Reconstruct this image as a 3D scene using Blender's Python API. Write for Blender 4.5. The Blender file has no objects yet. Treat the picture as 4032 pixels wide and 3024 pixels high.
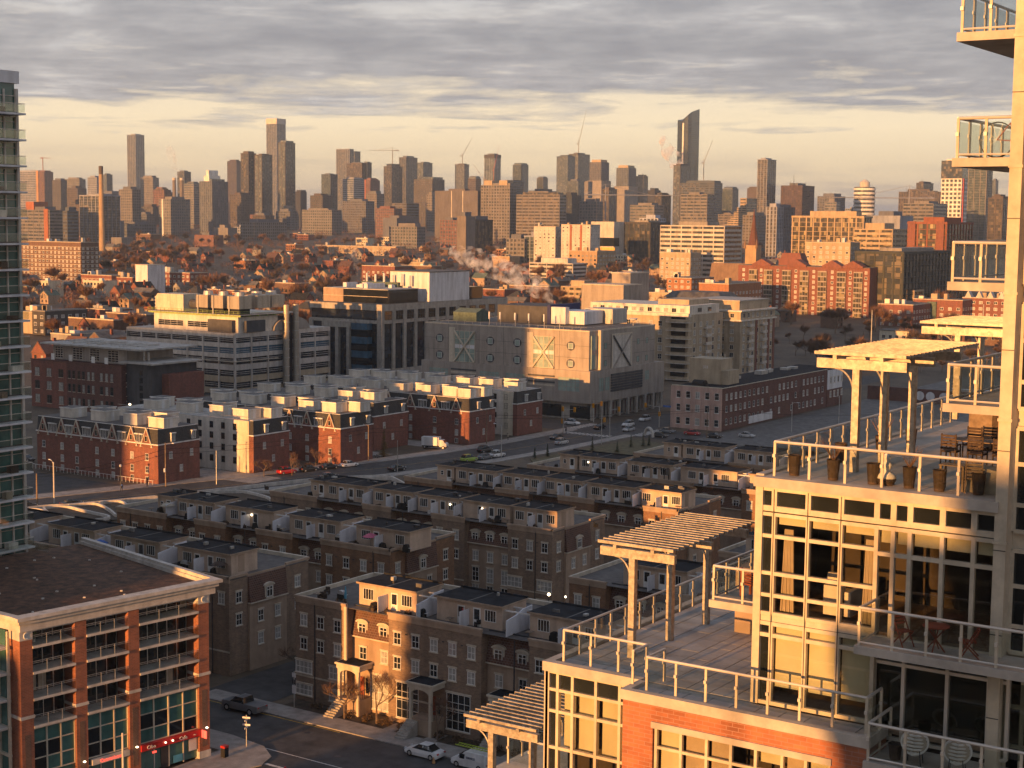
import bpy, math, random
from mathutils import Vector, Matrix
R=math.radians; rnd=random.Random(7)
sc=bpy.context.scene; COL=sc.collection
# ---------------- camera (grid frame: +Y runs up the main street, +X to the right)
AZ,PI_,RO=R(34.),R(5.92),R(.575)
vd=Vector((-math.sin(AZ),math.cos(AZ),0)); rt=Vector((math.cos(AZ),math.sin(AZ),0)); up=Vector((0,0,1))
fw=vd*math.cos(PI_)-up*math.sin(PI_); u0=vd*math.sin(PI_)+up*math.cos(PI_)
xr=rt*math.cos(RO)+u0*math.sin(RO); ur=-rt*math.sin(RO)+u0*math.cos(RO)
cd=bpy.data.cameras.new('camera'); cam=bpy.data.objects.new('camera',cd); COL.objects.link(cam)
m=Matrix((xr,ur,-fw)).transposed().to_4x4(); m.translation=Vector((0,0,58)); cam.matrix_world=m
cd.sensor_width=36; cd.lens=36*6200/4032; cd.clip_start=.5; cd.clip_end=30000; sc.camera=cam
# ---------------- sun: low, behind and to the left
SEL=R(5.3); LX=.035
L=Vector((LX,math.sqrt(1-LX*LX),0))*math.cos(SEL)-up*math.sin(SEL)
sd=bpy.data.lights.new('sun','SUN'); sd.energy=5.0; sd.angle=R(.5); sd.color=(1.,.45,.13)
sun=bpy.data.objects.new('sun',sd); COL.objects.link(sun); sun.rotation_euler=L.to_track_quat('-Z','Y').to_euler(); sun.location=(0,-300,200)
# ---------------- sky: clear evening sky under a broken grey cloud deck
wd=bpy.data.worlds.new('World'); sc.world=wd; wd.use_nodes=True; nt=wd.node_tree; N=nt.nodes; LK=nt.links
for n in list(N): N.remove(n)
def nd(t,nt_=None,**k):
    n=(nt_ or nt).nodes.new(t)
    for a,v in k.items(): setattr(n,a,v)
    return n
def mth(op,a,b=None,c=None,nt_=None,clamp=False):
    t=nt_ or nt; n=t.nodes.new('ShaderNodeMath'); n.operation=op; n.use_clamp=clamp
    for i,v in enumerate((a,b,c)):
        if v is None: continue
        if isinstance(v,(int,float)): n.inputs[i].default_value=v
        else: t.links.new(v,n.inputs[i])
    return n.outputs[0]
def ramp(fac,stops,t=None,interp='LINEAR'):
    t=t or nt; n=t.nodes.new('ShaderNodeValToRGB'); n.color_ramp.interpolation=interp; e=n.color_ramp.elements
    while len(e)<len(stops): e.new(.5)
    for i,(p,c) in enumerate(stops): e[i].position=p; e[i].color=(*c,1) if len(c)==3 else c
    t.links.new(fac,n.inputs[0]); return n.outputs[0]
out=nd('ShaderNodeOutputWorld'); bg=nd('ShaderNodeBackground'); LK.new(bg.outputs[0],out.inputs[0])
bg.inputs[1].default_value=.0625
sky=nd('ShaderNodeTexSky',sky_type='NISHITA',sun_disc=False); sky.sun_elevation=SEL
sky.sun_rotation=math.atan2(-L.x,-L.y); sky.air_density=1.; sky.dust_density=2.5; sky.ozone_density=1.
tc=nd('ShaderNodeTexCoord'); sep=nd('ShaderNodeSeparateXYZ'); LK.new(tc.outputs['Generated'],sep.inputs[0])
el=mth('MULTIPLY',mth('ARCSINE',sep.outputs[2]),180/math.pi)          # elevation in degrees
ez=mth('MAXIMUM',mth('ADD',sep.outputs[2],.012),.012)
cx_=mth('DIVIDE',sep.outputs[0],ez); cy_=mth('DIVIDE',sep.outputs[1],ez)
cv=nd('ShaderNodeCombineXYZ'); LK.new(cx_,cv.inputs[0]); LK.new(cy_,cv.inputs[1])
def noise(vec,sc_,det=6,rough=.55,dist=0,off=(0,0,0)):
    mp=nd('ShaderNodeMapping'); mp.inputs['Location'].default_value=off; LK.new(vec,mp.inputs[0])
    n=nd('ShaderNodeTexNoise'); n.inputs['Scale'].default_value=sc_; n.inputs['Detail'].default_value=det
    n.inputs['Roughness'].default_value=rough; n.inputs['Distortion'].default_value=dist; LK.new(mp.outputs[0],n.inputs[0]); return n.outputs[0]
sv0=nd('ShaderNodeCombineXYZ'); LK.new(mth('MULTIPLY',mth('ARCTAN2',sep.outputs[0],sep.outputs[1]),26.),sv0.inputs[0]); LK.new(mth('MULTIPLY',el,1.15),sv0.inputs[1])
n1=noise(cv.outputs[0],.55,7,.6,.3,(3.1,1.7,0)); n2=noise(cv.outputs[0],1.7,6,.62,.2,(9,4,2)); n3=noise(cv.outputs[0],.13,3,.5,0,(2,8,0))
n4=noise(sv0.outputs[0],.55,5,.6,.4,(7,3,0))
# the deck ends a few degrees above the horizon; a ragged edge comes from the noise
edge=mth('ADD',mth('MULTIPLY',mth('SUBTRACT',n1,.5),4.6),mth('ADD',mth('MULTIPLY',mth('SUBTRACT',n3,.5),4.),mth('MULTIPLY',mth('SUBTRACT',n4,.5),2.2)))
deck=mth('MULTIPLY_ADD',mth('SUBTRACT',mth('ADD',el,edge),3.7),1.3,0,clamp=True)
thin=mth('MULTIPLY',mth('SUBTRACT',mth('MULTIPLY_ADD',n2,.5,mth('MULTIPLY',n1,.6)),.60),9.,clamp=True)
gaps=mth('SUBTRACT',1.,mth('MULTIPLY',thin,.55))
deck=mth('MULTIPLY',deck,gaps)
# low streaks close to the horizon
sv=nd('ShaderNodeCombineXYZ'); LK.new(mth('MULTIPLY',mth('ARCTAN2',sep.outputs[0],sep.outputs[1]),7.),sv.inputs[0]); LK.new(mth('MULTIPLY',el,1.5),sv.inputs[1])
s1=noise(sv.outputs[0],1.1,5,.6,.2,(4,2,0))
low=mth('MULTIPLY',mth('MULTIPLY',mth('SUBTRACT',s1,.47),8.,clamp=True),mth('MULTIPLY_ADD',el,-.42,1.12,clamp=True))
low=mth('MULTIPLY',low,.85)
# clear part: the Nishita sky with evening haze low down
hz=ramp(mth('DIVIDE',el,40.,clamp=True),[(0,(4.3,3.2,2.65)),(.018,(6.6,5.0,3.6)),(.05,(10.2,7.9,4.9)),(.085,(11.,8.9,5.9)),(.2,(6.4,6.2,6.2)),(.5,(2.6,3.0,3.9)),(1.,(1.9,2.4,3.4))])
mixc=nd('ShaderNodeMix',data_type='RGBA'); mixc.inputs[0].default_value=.85; LK.new(sky.outputs[0],mixc.inputs[6]); LK.new(hz,mixc.inputs[7])
ccol=ramp(mth('ADD',mth('MULTIPLY_ADD',n2,.35,mth('MULTIPLY',n1,.25)),mth('MULTIPLY',n4,.4)),[(.36,(2.15,2.1,2.2)),(.47,(2.75,2.65,2.65)),(.55,(3.5,3.3,3.2)),(.66,(5.2,4.9,4.6))])
cm=nd('ShaderNodeMix',data_type='RGBA',blend_type='MULTIPLY'); cm.inputs[0].default_value=1.; LK.new(ccol,cm.inputs[6]); LK.new(ramp(mth('DIVIDE',el,50.,clamp=True),[(0,(1.24,1.24,1.24)),(.17,(1.22,1.28,1.35)),(.4,(.92,1.02,1.2)),(1.,(.84,1.02,1.36))]),cm.inputs[7]); ccol=cm.outputs[2]
m1=nd('ShaderNodeMix',data_type='RGBA'); LK.new(low,m1.inputs[0]); LK.new(mixc.outputs[2],m1.inputs[6]); m1.inputs[7].default_value=(3.1,2.7,2.65,1)
m2=nd('ShaderNodeMix',data_type='RGBA'); LK.new(deck,m2.inputs[0]); LK.new(m1.outputs[2],m2.inputs[6]); LK.new(ccol,m2.inputs[7])
LK.new(m2.outputs[2],bg.inputs[0])
vs=sc.view_settings; vs.view_transform='Standard'; vs.look='None'; vs.exposure=.92; vs.gamma=1.; vs.use_curve_mapping=False
sc.render.engine='CYCLES'; cy=sc.cycles; cy.use_denoising=True; cy.max_bounces=6; cy.diffuse_bounces=3; cy.glossy_bounces=3; cy.transparent_max_bounces=16; cy.volume_bounces=3
cy.use_adaptive_sampling=True; cy.adaptive_threshold=.02; cy.volume_step_rate=2.
# ---------------- materials
MT={}
def mat(name,col,rough=.8,var=.12,scale=1.2,bump=0,metal=0,spec=.4,kind=None,**k):
    if name in MT: return MT[name]
    m=bpy.data.materials.new(name); m.use_nodes=True; t=m.node_tree; b=t.nodes['Principled BSDF']
    b.inputs['Roughness'].default_value=rough; b.inputs['Metallic'].default_value=metal; b.inputs['Specular IOR Level'].default_value=spec
    g=t.nodes.new('ShaderNodeNewGeometry'); pos=g.outputs['Position']
    nz=t.nodes.new('ShaderNodeTexNoise'); nz.inputs['Scale'].default_value=scale; nz.inputs['Detail'].default_value=5; nz.inputs['Roughness'].default_value=.65; t.links.new(pos,nz.inputs[0])
    lo=[max(0,c*(1-var*1.6)) for c in col]; hi=[min(1,c*(1+var*1.6)) for c in col]
    c=ramp(nz.outputs[0],[(.3,lo),(.7,hi)],t)
    if not k.get('clean'):    # rain streaks and worn patches
        mp=t.nodes.new('ShaderNodeMapping'); mp.inputs['Scale'].default_value=(.9,.9,.12); t.links.new(pos,mp.inputs[0]); n3=t.nodes.new('ShaderNodeTexNoise'); n3.inputs['Scale'].default_value=.8; n3.inputs['Detail'].default_value=4; t.links.new(mp.outputs[0],n3.inputs[0])
        mx3=t.nodes.new('ShaderNodeMix'); mx3.data_type='RGBA'; mx3.blend_type='MULTIPLY'; mx3.inputs[0].default_value=1; t.links.new(c,mx3.inputs[6]); t.links.new(ramp(n3.outputs[0],[(.3,(.74,.73,.72)),(.55,(1,1,1)),(.75,(1.08,1.07,1.06))],t),mx3.inputs[7]); c=mx3.outputs[2]
    if kind=='brick':
        fx=k.get('bw',.42); fz=k.get('bh',.14)
        s=t.nodes.new('ShaderNodeSeparateXYZ'); t.links.new(pos,s.inputs[0])
        cb=t.nodes.new('ShaderNodeCombineXYZ'); t.links.new(mth('ADD',s.outputs[0],s.outputs[1],nt_=t),cb.inputs[0]); t.links.new(s.outputs[2],cb.inputs[1])
        bk=t.nodes.new('ShaderNodeTexBrick'); t.links.new(cb.outputs[0],bk.inputs[0]); bk.inputs['Scale'].default_value=1; bk.inputs['Brick Width'].default_value=fx; bk.inputs['Row Height'].default_value=fz; bk.inputs['Mortar Size'].default_value=fz*.09; bk.inputs['Mortar Smooth'].default_value=.3
        bk.inputs['Mortar'].default_value=(*[min(1,x*.55+.10) for x in col],1); t.links.new(c,bk.inputs['Color1'])
        mx=t.nodes.new('ShaderNodeMix'); mx.data_type='RGBA'; mx.blend_type='MULTIPLY'; mx.inputs[0].default_value=1; t.links.new(c,mx.inputs[6]); mx.inputs[7].default_value=(.72,.72,.75,1); t.links.new(mx.outputs[2],bk.inputs['Color2'])
        c=bk.outputs[0]
    if kind=='sidings':
        s=t.nodes.new('ShaderNodeSeparateXYZ'); t.links.new(pos,s.inputs[0])
        f=mth('FRACT',mth('MULTIPLY',s.outputs[2],1/k.get('bh',.2),nt_=t),nt_=t)
        bp=t.nodes.new('ShaderNodeBump'); bp.inputs['Strength'].default_value=.6; bp.inputs['Distance'].default_value=.02; t.links.new(f,bp.inputs['Height']); t.links.new(bp.outputs[0],b.inputs['Normal'])
    if kind=='cells':   # each glass cell gets its own random base tone
        vm=t.nodes.new('ShaderNodeVectorMath'); vm.operation='DIVIDE'; t.links.new(pos,vm.inputs[0]); vm.inputs[1].default_value=k.get('cell',(2.6,2.6,3.1))
        fl=t.nodes.new('ShaderNodeVectorMath'); fl.operation='FLOOR'; t.links.new(vm.outputs[0],fl.inputs[0])
        wn=t.nodes.new('ShaderNodeTexWhiteNoise'); t.links.new(fl.outputs[0],wn.inputs[0])
        c2=k.get('col2',(.35,.33,.28))
        c=ramp(wn.outputs[0],[(0,col),(.55,[x*1.6 for x in col]),(.8,[(x+y)/2 for x,y in zip(col,c2)]),(1,c2)],t,'CONSTANT' if k.get('const') else 'LINEAR')
    t.links.new(c,b.inputs['Base Color'])
    if bump and kind!='sidings':
        bp=t.nodes.new('ShaderNodeBump'); bp.inputs['Strength'].default_value=bump; bp.inputs['Distance'].default_value=.03
        n2=t.nodes.new('ShaderNodeTexNoise'); n2.inputs['Scale'].default_value=scale*9; n2.inputs['Detail'].default_value=4; t.links.new(pos,n2.inputs[0]); t.links.new(n2.outputs[0],bp.inputs['Height']); t.links.new(bp.outputs[0],b.inputs['Normal'])
    if k.get('emit'):
        b.inputs['Emission Color'].default_value=(*k['emit'],1); b.inputs['Emission Strength'].default_value=k.get('es',1)
    MT[name]=m; return m
def pane(name,tint,refl=.5,alpha=.6,rough=.03):
    m=bpy.data.materials.new(name); m.use_nodes=True; t=m.node_tree; t.nodes.remove(t.nodes['Principled BSDF']); o=t.nodes['Material Output']
    tr=t.nodes.new('ShaderNodeBsdfTransparent'); tr.inputs[0].default_value=(*tint,1)
    gl=t.nodes.new('ShaderNodeBsdfGlossy'); gl.inputs['Roughness'].default_value=rough
    fr=t.nodes.new('ShaderNodeFresnel'); gg=t.nodes.new('ShaderNodeNewGeometry'); t.links.new(mth('MULTIPLY_ADD',gg.outputs['Backfacing'],1/1.5-1.5,1.5,nt_=t),fr.inputs[0])
    mx=t.nodes.new('ShaderNodeMixShader'); t.links.new(mth('MULTIPLY_ADD',fr.outputs[0],.8,refl,nt_=t,clamp=True),mx.inputs[0]); t.links.new(tr.outputs[0],mx.inputs[1]); t.links.new(gl.outputs[0],mx.inputs[2]); t.links.new(mx.outputs[0],o.inputs[0])
    MT[name]=m
for n,c,k in [
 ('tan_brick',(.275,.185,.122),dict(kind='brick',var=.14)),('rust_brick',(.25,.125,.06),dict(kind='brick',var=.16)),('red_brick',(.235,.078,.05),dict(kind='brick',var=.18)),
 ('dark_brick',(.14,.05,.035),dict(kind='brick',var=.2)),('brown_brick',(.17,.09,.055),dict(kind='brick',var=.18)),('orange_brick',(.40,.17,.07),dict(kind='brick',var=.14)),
 ('pier_brick',(.34,.12,.06),dict(kind='brick',var=.12,bh=.16,bw=.5)),('bay_brick',(.42,.15,.075),dict(kind='brick',var=.16,bh=.13,bw=.4)),
 ('mansard_brown',(.125,.055,.034),dict(kind='brick',var=.25,bh=.28,bw=.4)),('shingle',(.028,.028,.028),dict(kind='brick',var=.3,bh=.28,bw=.4)),
 ('stucco',(.37,.27,.195),dict(var=.08,scale=.8)),('deck_stucco',(.52,.39,.295),dict(var=.07)),('white_stucco',(.66,.61,.53),dict(var=.06)),('cream_stucco',(.60,.54,.42),dict(var=.07)),
 ('roof_dark',(.024,.026,.031),dict(var=.3,scale=.7,rough=.95,spec=.1)),('roof_grey',(.13,.125,.12),dict(var=.25,scale=.4)),('roof_pale',(.42,.40,.37),dict(var=.18,scale=.3)),('deck',(.11,.10,.095),dict(var=.2)),
 ('trim',(.56,.49,.39),dict(var=.06)),('white_paint',(.74,.72,.69),dict(var=.05,rough=.55)),('vinyl',(.68,.69,.74),dict(var=.04,rough=.5,kind='sidings',bh=.3)),
 ('concrete',(.36,.33,.29),dict(var=.15,scale=.7,bump=.15)),('slab_concrete',(.44,.40,.35),dict(var=.12,scale=1.5,bump=.1)),('pale_concrete',(.55,.51,.46),dict(var=.1)),
 ('panel_grey',(.345,.30,.26),dict(var=.07,scale=.25)),('panel_dark',(.075,.075,.08),dict(var=.15,scale=.4)),('panel_white',(.66,.66,.68),dict(var=.04,scale=.5)),('panel_blue',(.03,.035,.11),dict(var=.1)),
 ('silver',(.55,.54,.53),dict(rough=.45,metal=.5,var=.08)),('steel',(.5,.49,.47),dict(rough=.5,metal=.6,var=.15,scale=3)),('galv',(.44,.39,.32),dict(rough=.42,metal=.35,var=.25,scale=6)),
 ('cream_frame',(.54,.475,.37),dict(rough=.6,var=.1,scale=2.5,bump=.12)),('aluminium',(.62,.58,.52),dict(rough=.4,metal=.3,var=.05)),('dark_frame',(.04,.04,.045),dict(rough=.5,var=.1)),('black',(.012,.012,.013),dict(var=.2)),
 ('asphalt',(.062,.060,.060),dict(var=.25,scale=.35,bump=.2)),('sidewalk',(.30,.275,.25),dict(var=.14,scale=.6)),('kerb',(.38,.35,.31),dict(var=.1)),('line_white',(.6,.58,.55),dict(var=.2,scale=2)),('line_yellow',(.5,.33,.05),dict(var=.2,scale=2)),
 ('ground',(.10,.075,.05),dict(var=.3,scale=.05)),('soil',(.07,.05,.033),dict(var=.35,scale=.8,bump=.5)),('lawn',(.10,.085,.04),dict(var=.3,scale=.6,bump=.4)),('sedum',(.085,.04,.022),dict(var=.55,scale=1.1,bump=1.)),
 ('bark',(.16,.11,.075),dict(var=.3,scale=4)),('twig',(.20,.108,.066),dict(var=.3,scale=.3)),('twig_grey',(.15,.10,.075),dict(var=.3,scale=.3)),('needles',(.035,.05,.022),dict(var=.4,scale=3)),('gold_needles',(.20,.12,.03),dict(var=.4,scale=3)),('hedge',(.10,.06,.03),dict(var=.5,scale=3)),
 ('glass_dark',(.018,.022,.024),dict(rough=.06,spec=.8,var=.3,scale=.4)),('glass_curtain',(.36,.355,.33),dict(rough=.15,spec=.6,var=.2,scale=1.5)),('glass_green',(.055,.14,.125),dict(rough=.06,spec=.8,var=.2,scale=.5)),('glass_pale',(.30,.38,.34),dict(rough=.08,spec=.7,var=.12,scale=.4)),('glass_blue',(.05,.12,.19),dict(rough=.08,spec=.7,var=.2,scale=.3)),('glass_black',(.010,.012,.014),dict(rough=.05,spec=.7,var=.3,scale=.3)),
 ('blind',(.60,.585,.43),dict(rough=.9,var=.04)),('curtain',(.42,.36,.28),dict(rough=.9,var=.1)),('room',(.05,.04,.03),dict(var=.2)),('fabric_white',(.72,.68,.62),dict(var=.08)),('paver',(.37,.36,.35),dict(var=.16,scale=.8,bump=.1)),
 ('wood_red',(.24,.06,.03),dict(var=.2,scale=3)),('wood_grey',(.22,.16,.11),dict(var=.25,scale=4)),('wicker',(.06,.04,.03),dict(var=.3,scale=9)),('sign_red',(.42,.02,.02),dict(var=.05,rough=.4)),('sign_lit',(.8,.1,.06),dict(emit=(1,.08,.05),es=1.2)),('letter_lit',(.9,.85,.8),dict(emit=(1,.8,.65),es=1.4)),('lamp_lit',(1,.9,.7),dict(emit=(1,.78,.5),es=3.5)),('signal_amber',(.62,.27,.01),dict(rough=.45,var=.04)),('signal_green',(.05,.5,.2),dict(emit=(.1,1,.4),es=1.)),
 ('lime',(.35,.45,.05),dict(rough=.4)),('rail_green',(.30,.38,.10),dict(rough=.5)),('cyan',(.08,.3,.45),dict()),('red_paint',(.40,.025,.02),dict(rough=.35)),('blue_tarp',(.05,.13,.4),dict()),('pink',(.5,.12,.2),dict()),('green_leaf',(.10,.16,.03),dict(var=.4,scale=6)),
 ('pink_paint',(.53,.36,.30),dict(var=.06,scale=.5)),('beige_wall',(.42,.34,.24),dict(var=.08,scale=.3)),('taupe',(.30,.235,.18),dict(var=.05,scale=.1)),('rail_steel',(.5,.48,.45),dict(rough=.45,metal=.4)),('tyre',(.015,.015,.016),dict(rough=.9)),('copper',(.10,.14,.115),dict(var=.2)),
 ]: mat(n,c,**k)
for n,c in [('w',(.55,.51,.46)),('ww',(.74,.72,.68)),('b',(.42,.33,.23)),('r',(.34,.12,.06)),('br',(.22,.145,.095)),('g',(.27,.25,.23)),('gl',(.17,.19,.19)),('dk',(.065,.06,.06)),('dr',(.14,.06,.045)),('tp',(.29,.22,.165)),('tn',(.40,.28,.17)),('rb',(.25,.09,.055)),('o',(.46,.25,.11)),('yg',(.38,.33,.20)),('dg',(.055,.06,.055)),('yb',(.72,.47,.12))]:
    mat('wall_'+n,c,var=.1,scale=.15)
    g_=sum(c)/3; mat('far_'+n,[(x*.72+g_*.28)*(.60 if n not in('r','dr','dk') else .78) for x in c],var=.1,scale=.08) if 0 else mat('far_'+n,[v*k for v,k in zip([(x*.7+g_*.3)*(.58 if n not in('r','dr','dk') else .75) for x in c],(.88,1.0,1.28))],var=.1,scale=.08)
for n_,c_,c2_ in(('far_glass_a',(.04,.055,.06),(.15,.17,.16)),('far_glass_b',(.06,.075,.09),(.22,.23,.23)),('far_glass_c',(.045,.04,.035),(.20,.16,.11))): mat(n_,c_,rough=.1,spec=.8,kind='cells',col2=c2_)
mat('slant_glass',(.03,.04,.05),rough=.13,spec=1.,metal=.35,var=.2,scale=.05,clean=1)
mat('tower_glass',(.035,.04,.045),rough=.12,spec=.7,kind='cells',col2=(.20,.17,.13)); mat('warm_glass',(.05,.045,.035),rough=.12,spec=.7,kind='cells',col2=(.42,.34,.20),cell=(1.6,1.6,3.1))
mat('office_glass',(.012,.015,.02),rough=.06,spec=.8,kind='cells',col2=(.03,.04,.055),cell=(1.5,1.5,1.3))
pane('clear_pane',(.75,.78,.75),.08); pane('rail_pane',(.93,.95,.93),.03); pane('window_pane',(.95,.94,.90),.04)
# ---------------- mesh helpers
class MB:
    def __init__(s): s.v=[]; s.f=[]; s.m=[]
    def box(s,x0,x1,y0,y1,z0,z1,m=0):
        i=len(s.v); s.v+=[(x0,y0,z0),(x1,y0,z0),(x1,y1,z0),(x0,y1,z0),(x0,y0,z1),(x1,y0,z1),(x1,y1,z1),(x0,y1,z1)]
        s.f+=[(i+3,i+2,i+1,i),(i+4,i+5,i+6,i+7),(i,i+1,i+5,i+4),(i+1,i+2,i+6,i+5),(i+2,i+3,i+7,i+6),(i+3,i,i+4,i+7)]; s.m+=[m]*6; return s
    def hull(s,bot,top,m=0,mt=None):           # two matching rings
        n=len(bot); i=len(s.v); s.v+=list(bot)+list(top)
        s.f.append(tuple(i+k for k in reversed(range(n)))); s.f.append(tuple(i+n+k for k in range(n))); s.m+=[m,m if mt is None else mt]
        for k in range(n): s.f.append((i+k,i+(k+1)%n,i+n+(k+1)%n,i+n+k)); s.m.append(m)
        return s
    def prism(s,pts,z0,z1,m=0,mt=None): return s.hull([(x,y,z0) for x,y in pts],[(x,y,z1) for x,y in pts],m,mt)
    def tube(s,p,q,r0,r1=None,n=6,m=0):
        r1=r0 if r1 is None else r1; p=Vector(p); q=Vector(q); d=(q-p).normalized()
        a=d.cross(Vector((0,0,1)) if abs(d.z)<.9 else Vector((1,0,0))).normalized(); b=d.cross(a)
        k=[(math.cos(t*2*math.pi/n),math.sin(t*2*math.pi/n)) for t in range(n)]
        return s.hull([tuple(p+a*c*r0+b*w*r0) for c,w in k],[tuple(q+a*c*r1+b*w*r1) for c,w in k],m)
    def poly(s,pts,m=0): i=len(s.v); s.v+=list(pts); s.f.append(tuple(range(i,i+len(pts)))); s.m.append(m); return s
    def xz(s,pts,y0,y1,m=0):                   # outline in x,z pushed through y
        return s.hull([(x,y1,z) for x,z in pts],[(x,y0,z) for x,z in pts],m)
    def yz(s,pts,x0,x1,m=0): return s.hull([(x0,y,z) for y,z in pts],[(x1,y,z) for y,z in pts],m)
    def ring(s,prof,n=16,c=(0,0),m=0,sx=1,sy=1):   # lathe: [(r,z)]
        i=len(s.v)
        for r,z in prof:
            for k in range(n): a=2*math.pi*k/n; s.v.append((c[0]+r*sx*math.cos(a),c[1]+r*sy*math.sin(a),z))
        for j in range(len(prof)-1):
            for k in range(n): s.f.append((i+j*n+k,i+j*n+(k+1)%n,i+(j+1)*n+(k+1)%n,i+(j+1)*n+k)); s.m.append(m)
        s.f.append(tuple(i+k for k in reversed(range(n)))); s.f.append(tuple(i+(len(prof)-1)*n+k for k in range(n))); s.m+=[m,m]; return s
    def mesh(s,name,mats,smooth=False):
        me=bpy.data.meshes.new(name); me.from_pydata(s.v,[],s.f)
        for x in mats: me.materials.append(MT[x])
        if len(mats)>1: me.polygons.foreach_set('material_index',s.m)
        if smooth: me.polygons.foreach_set('use_smooth',[True]*len(s.f))
        me.update(); return me
WO={}
def obj(name,mb,mats,parent=None,at=(0,0,0),rz=0,kind=None,label=None,smooth=False):
    if isinstance(mats,str): mats=[mats]
    me=mb if isinstance(mb,bpy.types.Mesh) else mb.mesh(name,mats,smooth)
    o=bpy.data.objects.new(name,me); COL.objects.link(o); w=Vector(at)
    if parent is not None: o.parent=parent; o.location=w-WO.get(parent.name,Vector())
    else: o.location=w
    o.rotation_euler=(0,0,rz); WO[o.name]=w
    if kind: o['kind']=kind
    if label: o['label']=label
    return o
def thing(name,label,cat,loc=(0,0,0),rz=0,group=None,local=False):
    o=bpy.data.objects.new(name,None); COL.objects.link(o); o.location=loc; o.rotation_euler=(0,0,rz); o.empty_display_size=.3
    o['label']=label; o['category']=cat
    if group: o['group']=group
    WO[o.name]=Vector((0,0,0)) if local else Vector(loc); return o
def tag(o,label,cat,group=None):
    o['label']=label; o['category']=cat
    if group: o['group']=group
    return o
def dup(root,loc,rz=0,label=None,group=None,mats=None,sc_=None):
    def cp(o,par):
        c=o.copy(); COL.objects.link(c); c.parent=par
        if mats and o.type=='MESH' and o.name.split('.')[0] in mats:
            c.data=mats[o.name.split('.')[0]]
        for ch in KIDS.get(o.name,o.children): cp(ch,c)
        return c
    r=cp(root,None); r.location=loc; r.rotation_euler=(0,0,rz)
    if sc_: r.scale=sc_ if isinstance(sc_,tuple) else (sc_,)*3
    if label: r['label']=label
    if group: r['group']=group
    return r
KIDS={}
def freeze(root):          # remember children (o.children is slow in big scenes)
    def w(o):
        k=list(o.children); KIDS[o.name]=k
        for c in k: w(c)
    w(root)
WM={}
def win_mesh(w,h,nx=2,nz=2,fr='white_paint',gl='glass_dark',sill='trim',lint='trim',d=.07,bar=.05):
    key=(w,h,nx,nz,fr,gl,sill,lint,d,bar)
    if key in WM: return WM[key]
    b=MB(); e=bar*1.3
    b.box(-w/2,w/2,-d*.35,.03,0,h,1)
    b.box(-w/2,-w/2+e,-d,.0,0,h); b.box(w/2-e,w/2,-d,.0,0,h); b.box(-w/2+e,w/2-e,-d,.0,0,e); b.box(-w/2+e,w/2-e,-d,.0,h-e,h)
    for i in range(1,nx): x=-w/2+w*i/nx; b.box(x-bar/2,x+bar/2,-d*.9,0,e,h-e)
    for i in range(1,nz): z=h*i/nz; b.box(-w/2+e,w/2-e,-d*.8,0,z-bar/2,z+bar/2)
    if sill: b.box(-w/2-.1,w/2+.1,-d*2.2,0,-.14,-.005,2)
    if lint: b.box(-w/2-.12,w/2+.12,-d*1.6,0,h+.005,h+.2,3)
    WM[key]=b.mesh('window',[fr,gl,sill or 'trim',lint or 'trim']); return WM[key]
def wins(root,face,pos,spots,w,h,gls=('glass_dark',),name='window',**k):
    for u,z in spots:
        me=win_mesh(w,h,gl=rnd.choice(gls),**k)
        if face=='y': obj(name,me,[],root,(u,pos,z),0)
        else: obj(name,me,[],root,(pos,u,z),math.pi/2)
GD=('glass_dark','glass_curtain','glass_curtain'); 
def zg(x,y): return min(40.,max(0.,(-math.sin(AZ)*x+math.cos(AZ)*y-600)*.02))
# ---------------- ground and streets
def terr():
    b=MB(); D=[-900,600,2600,7000]; W=3500
    for i,d in enumerate(D):
        for s in (-1,1):
            p=vd*d+rt*(s*W); b.v.append((p.x,p.y,min(40,max(0,(d-600)*.02))-.03))
    for i in range(len(D)-1): b.f.append((2*i,2*i+1,2*i+3,2*i+2)); b.m.append(0)
    return b
obj('ground',terr(),'ground',kind='structure')
def strip(pts,o0,o1,z):      # ribbon along a polyline between two offsets (left negative)
    b=MB(); n=len(pts)
    for i,(x,y) in enumerate(pts):
        a=Vector(pts[max(0,i-1)]); c=Vector(pts[min(n-1,i+1)]); t=(c-a).normalized(); nn=Vector((t.y,-t.x))
        for o in (o0,o1): b.v.append((x+nn.x*o,y+nn.y*o,z))
    for i in range(n-1): b.f.append((2*i,2*i+1,2*i+3,2*i+2)); b.m.append(0)
    return b
def slabstrip(pts,o0,o1,z0,z1):
    b=MB(); n=len(pts)
    for i,(x,y) in enumerate(pts):
        a=Vector(pts[max(0,i-1)]); c=Vector(pts[min(n-1,i+1)]); t=(c-a).normalized(); nn=Vector((t.y,-t.x))
        for o,z in ((o0,z0),(o1,z0),(o1,z1),(o0,z1)): b.v.append((x+nn.x*o,y+nn.y*o,z))
    for i in range(n-1):
        for k in range(4): b.f.append((4*i+k,4*i+(k+1)%4,4*i+4+(k+1)%4,4*i+4+k)); b.m.append(0)
    b.f+=[(3,2,1,0),(4*n-4,4*n-3,4*n-2,4*n-1)]; b.m+=[0,0]; return b
MAIN=[(-275,150),(-263,182),(-253,208),(-245,232),(-237,258),(-229.5,285),(-224,312),(-221.5,340),(-221,372),(-220,420),(-220,560),(-222,900)]
def rect(x0,x1,y0,y1,z): return MB().poly([(x0,y0,z),(x1,y0,z),(x1,y1,z),(x0,y1,z)])
obj('main_road',strip(MAIN,-7.6,7.6,.012),'asphalt',kind='structure')
obj('cross_road',rect(-420,-120,370,387,.004),'asphalt',kind='structure')
obj('side_road',rect(-460,-256,206,233,.008),'asphalt',kind='structure')
obj('front_road',rect(-260,20,121,133.6,.016),'asphalt',kind='structure')
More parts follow.
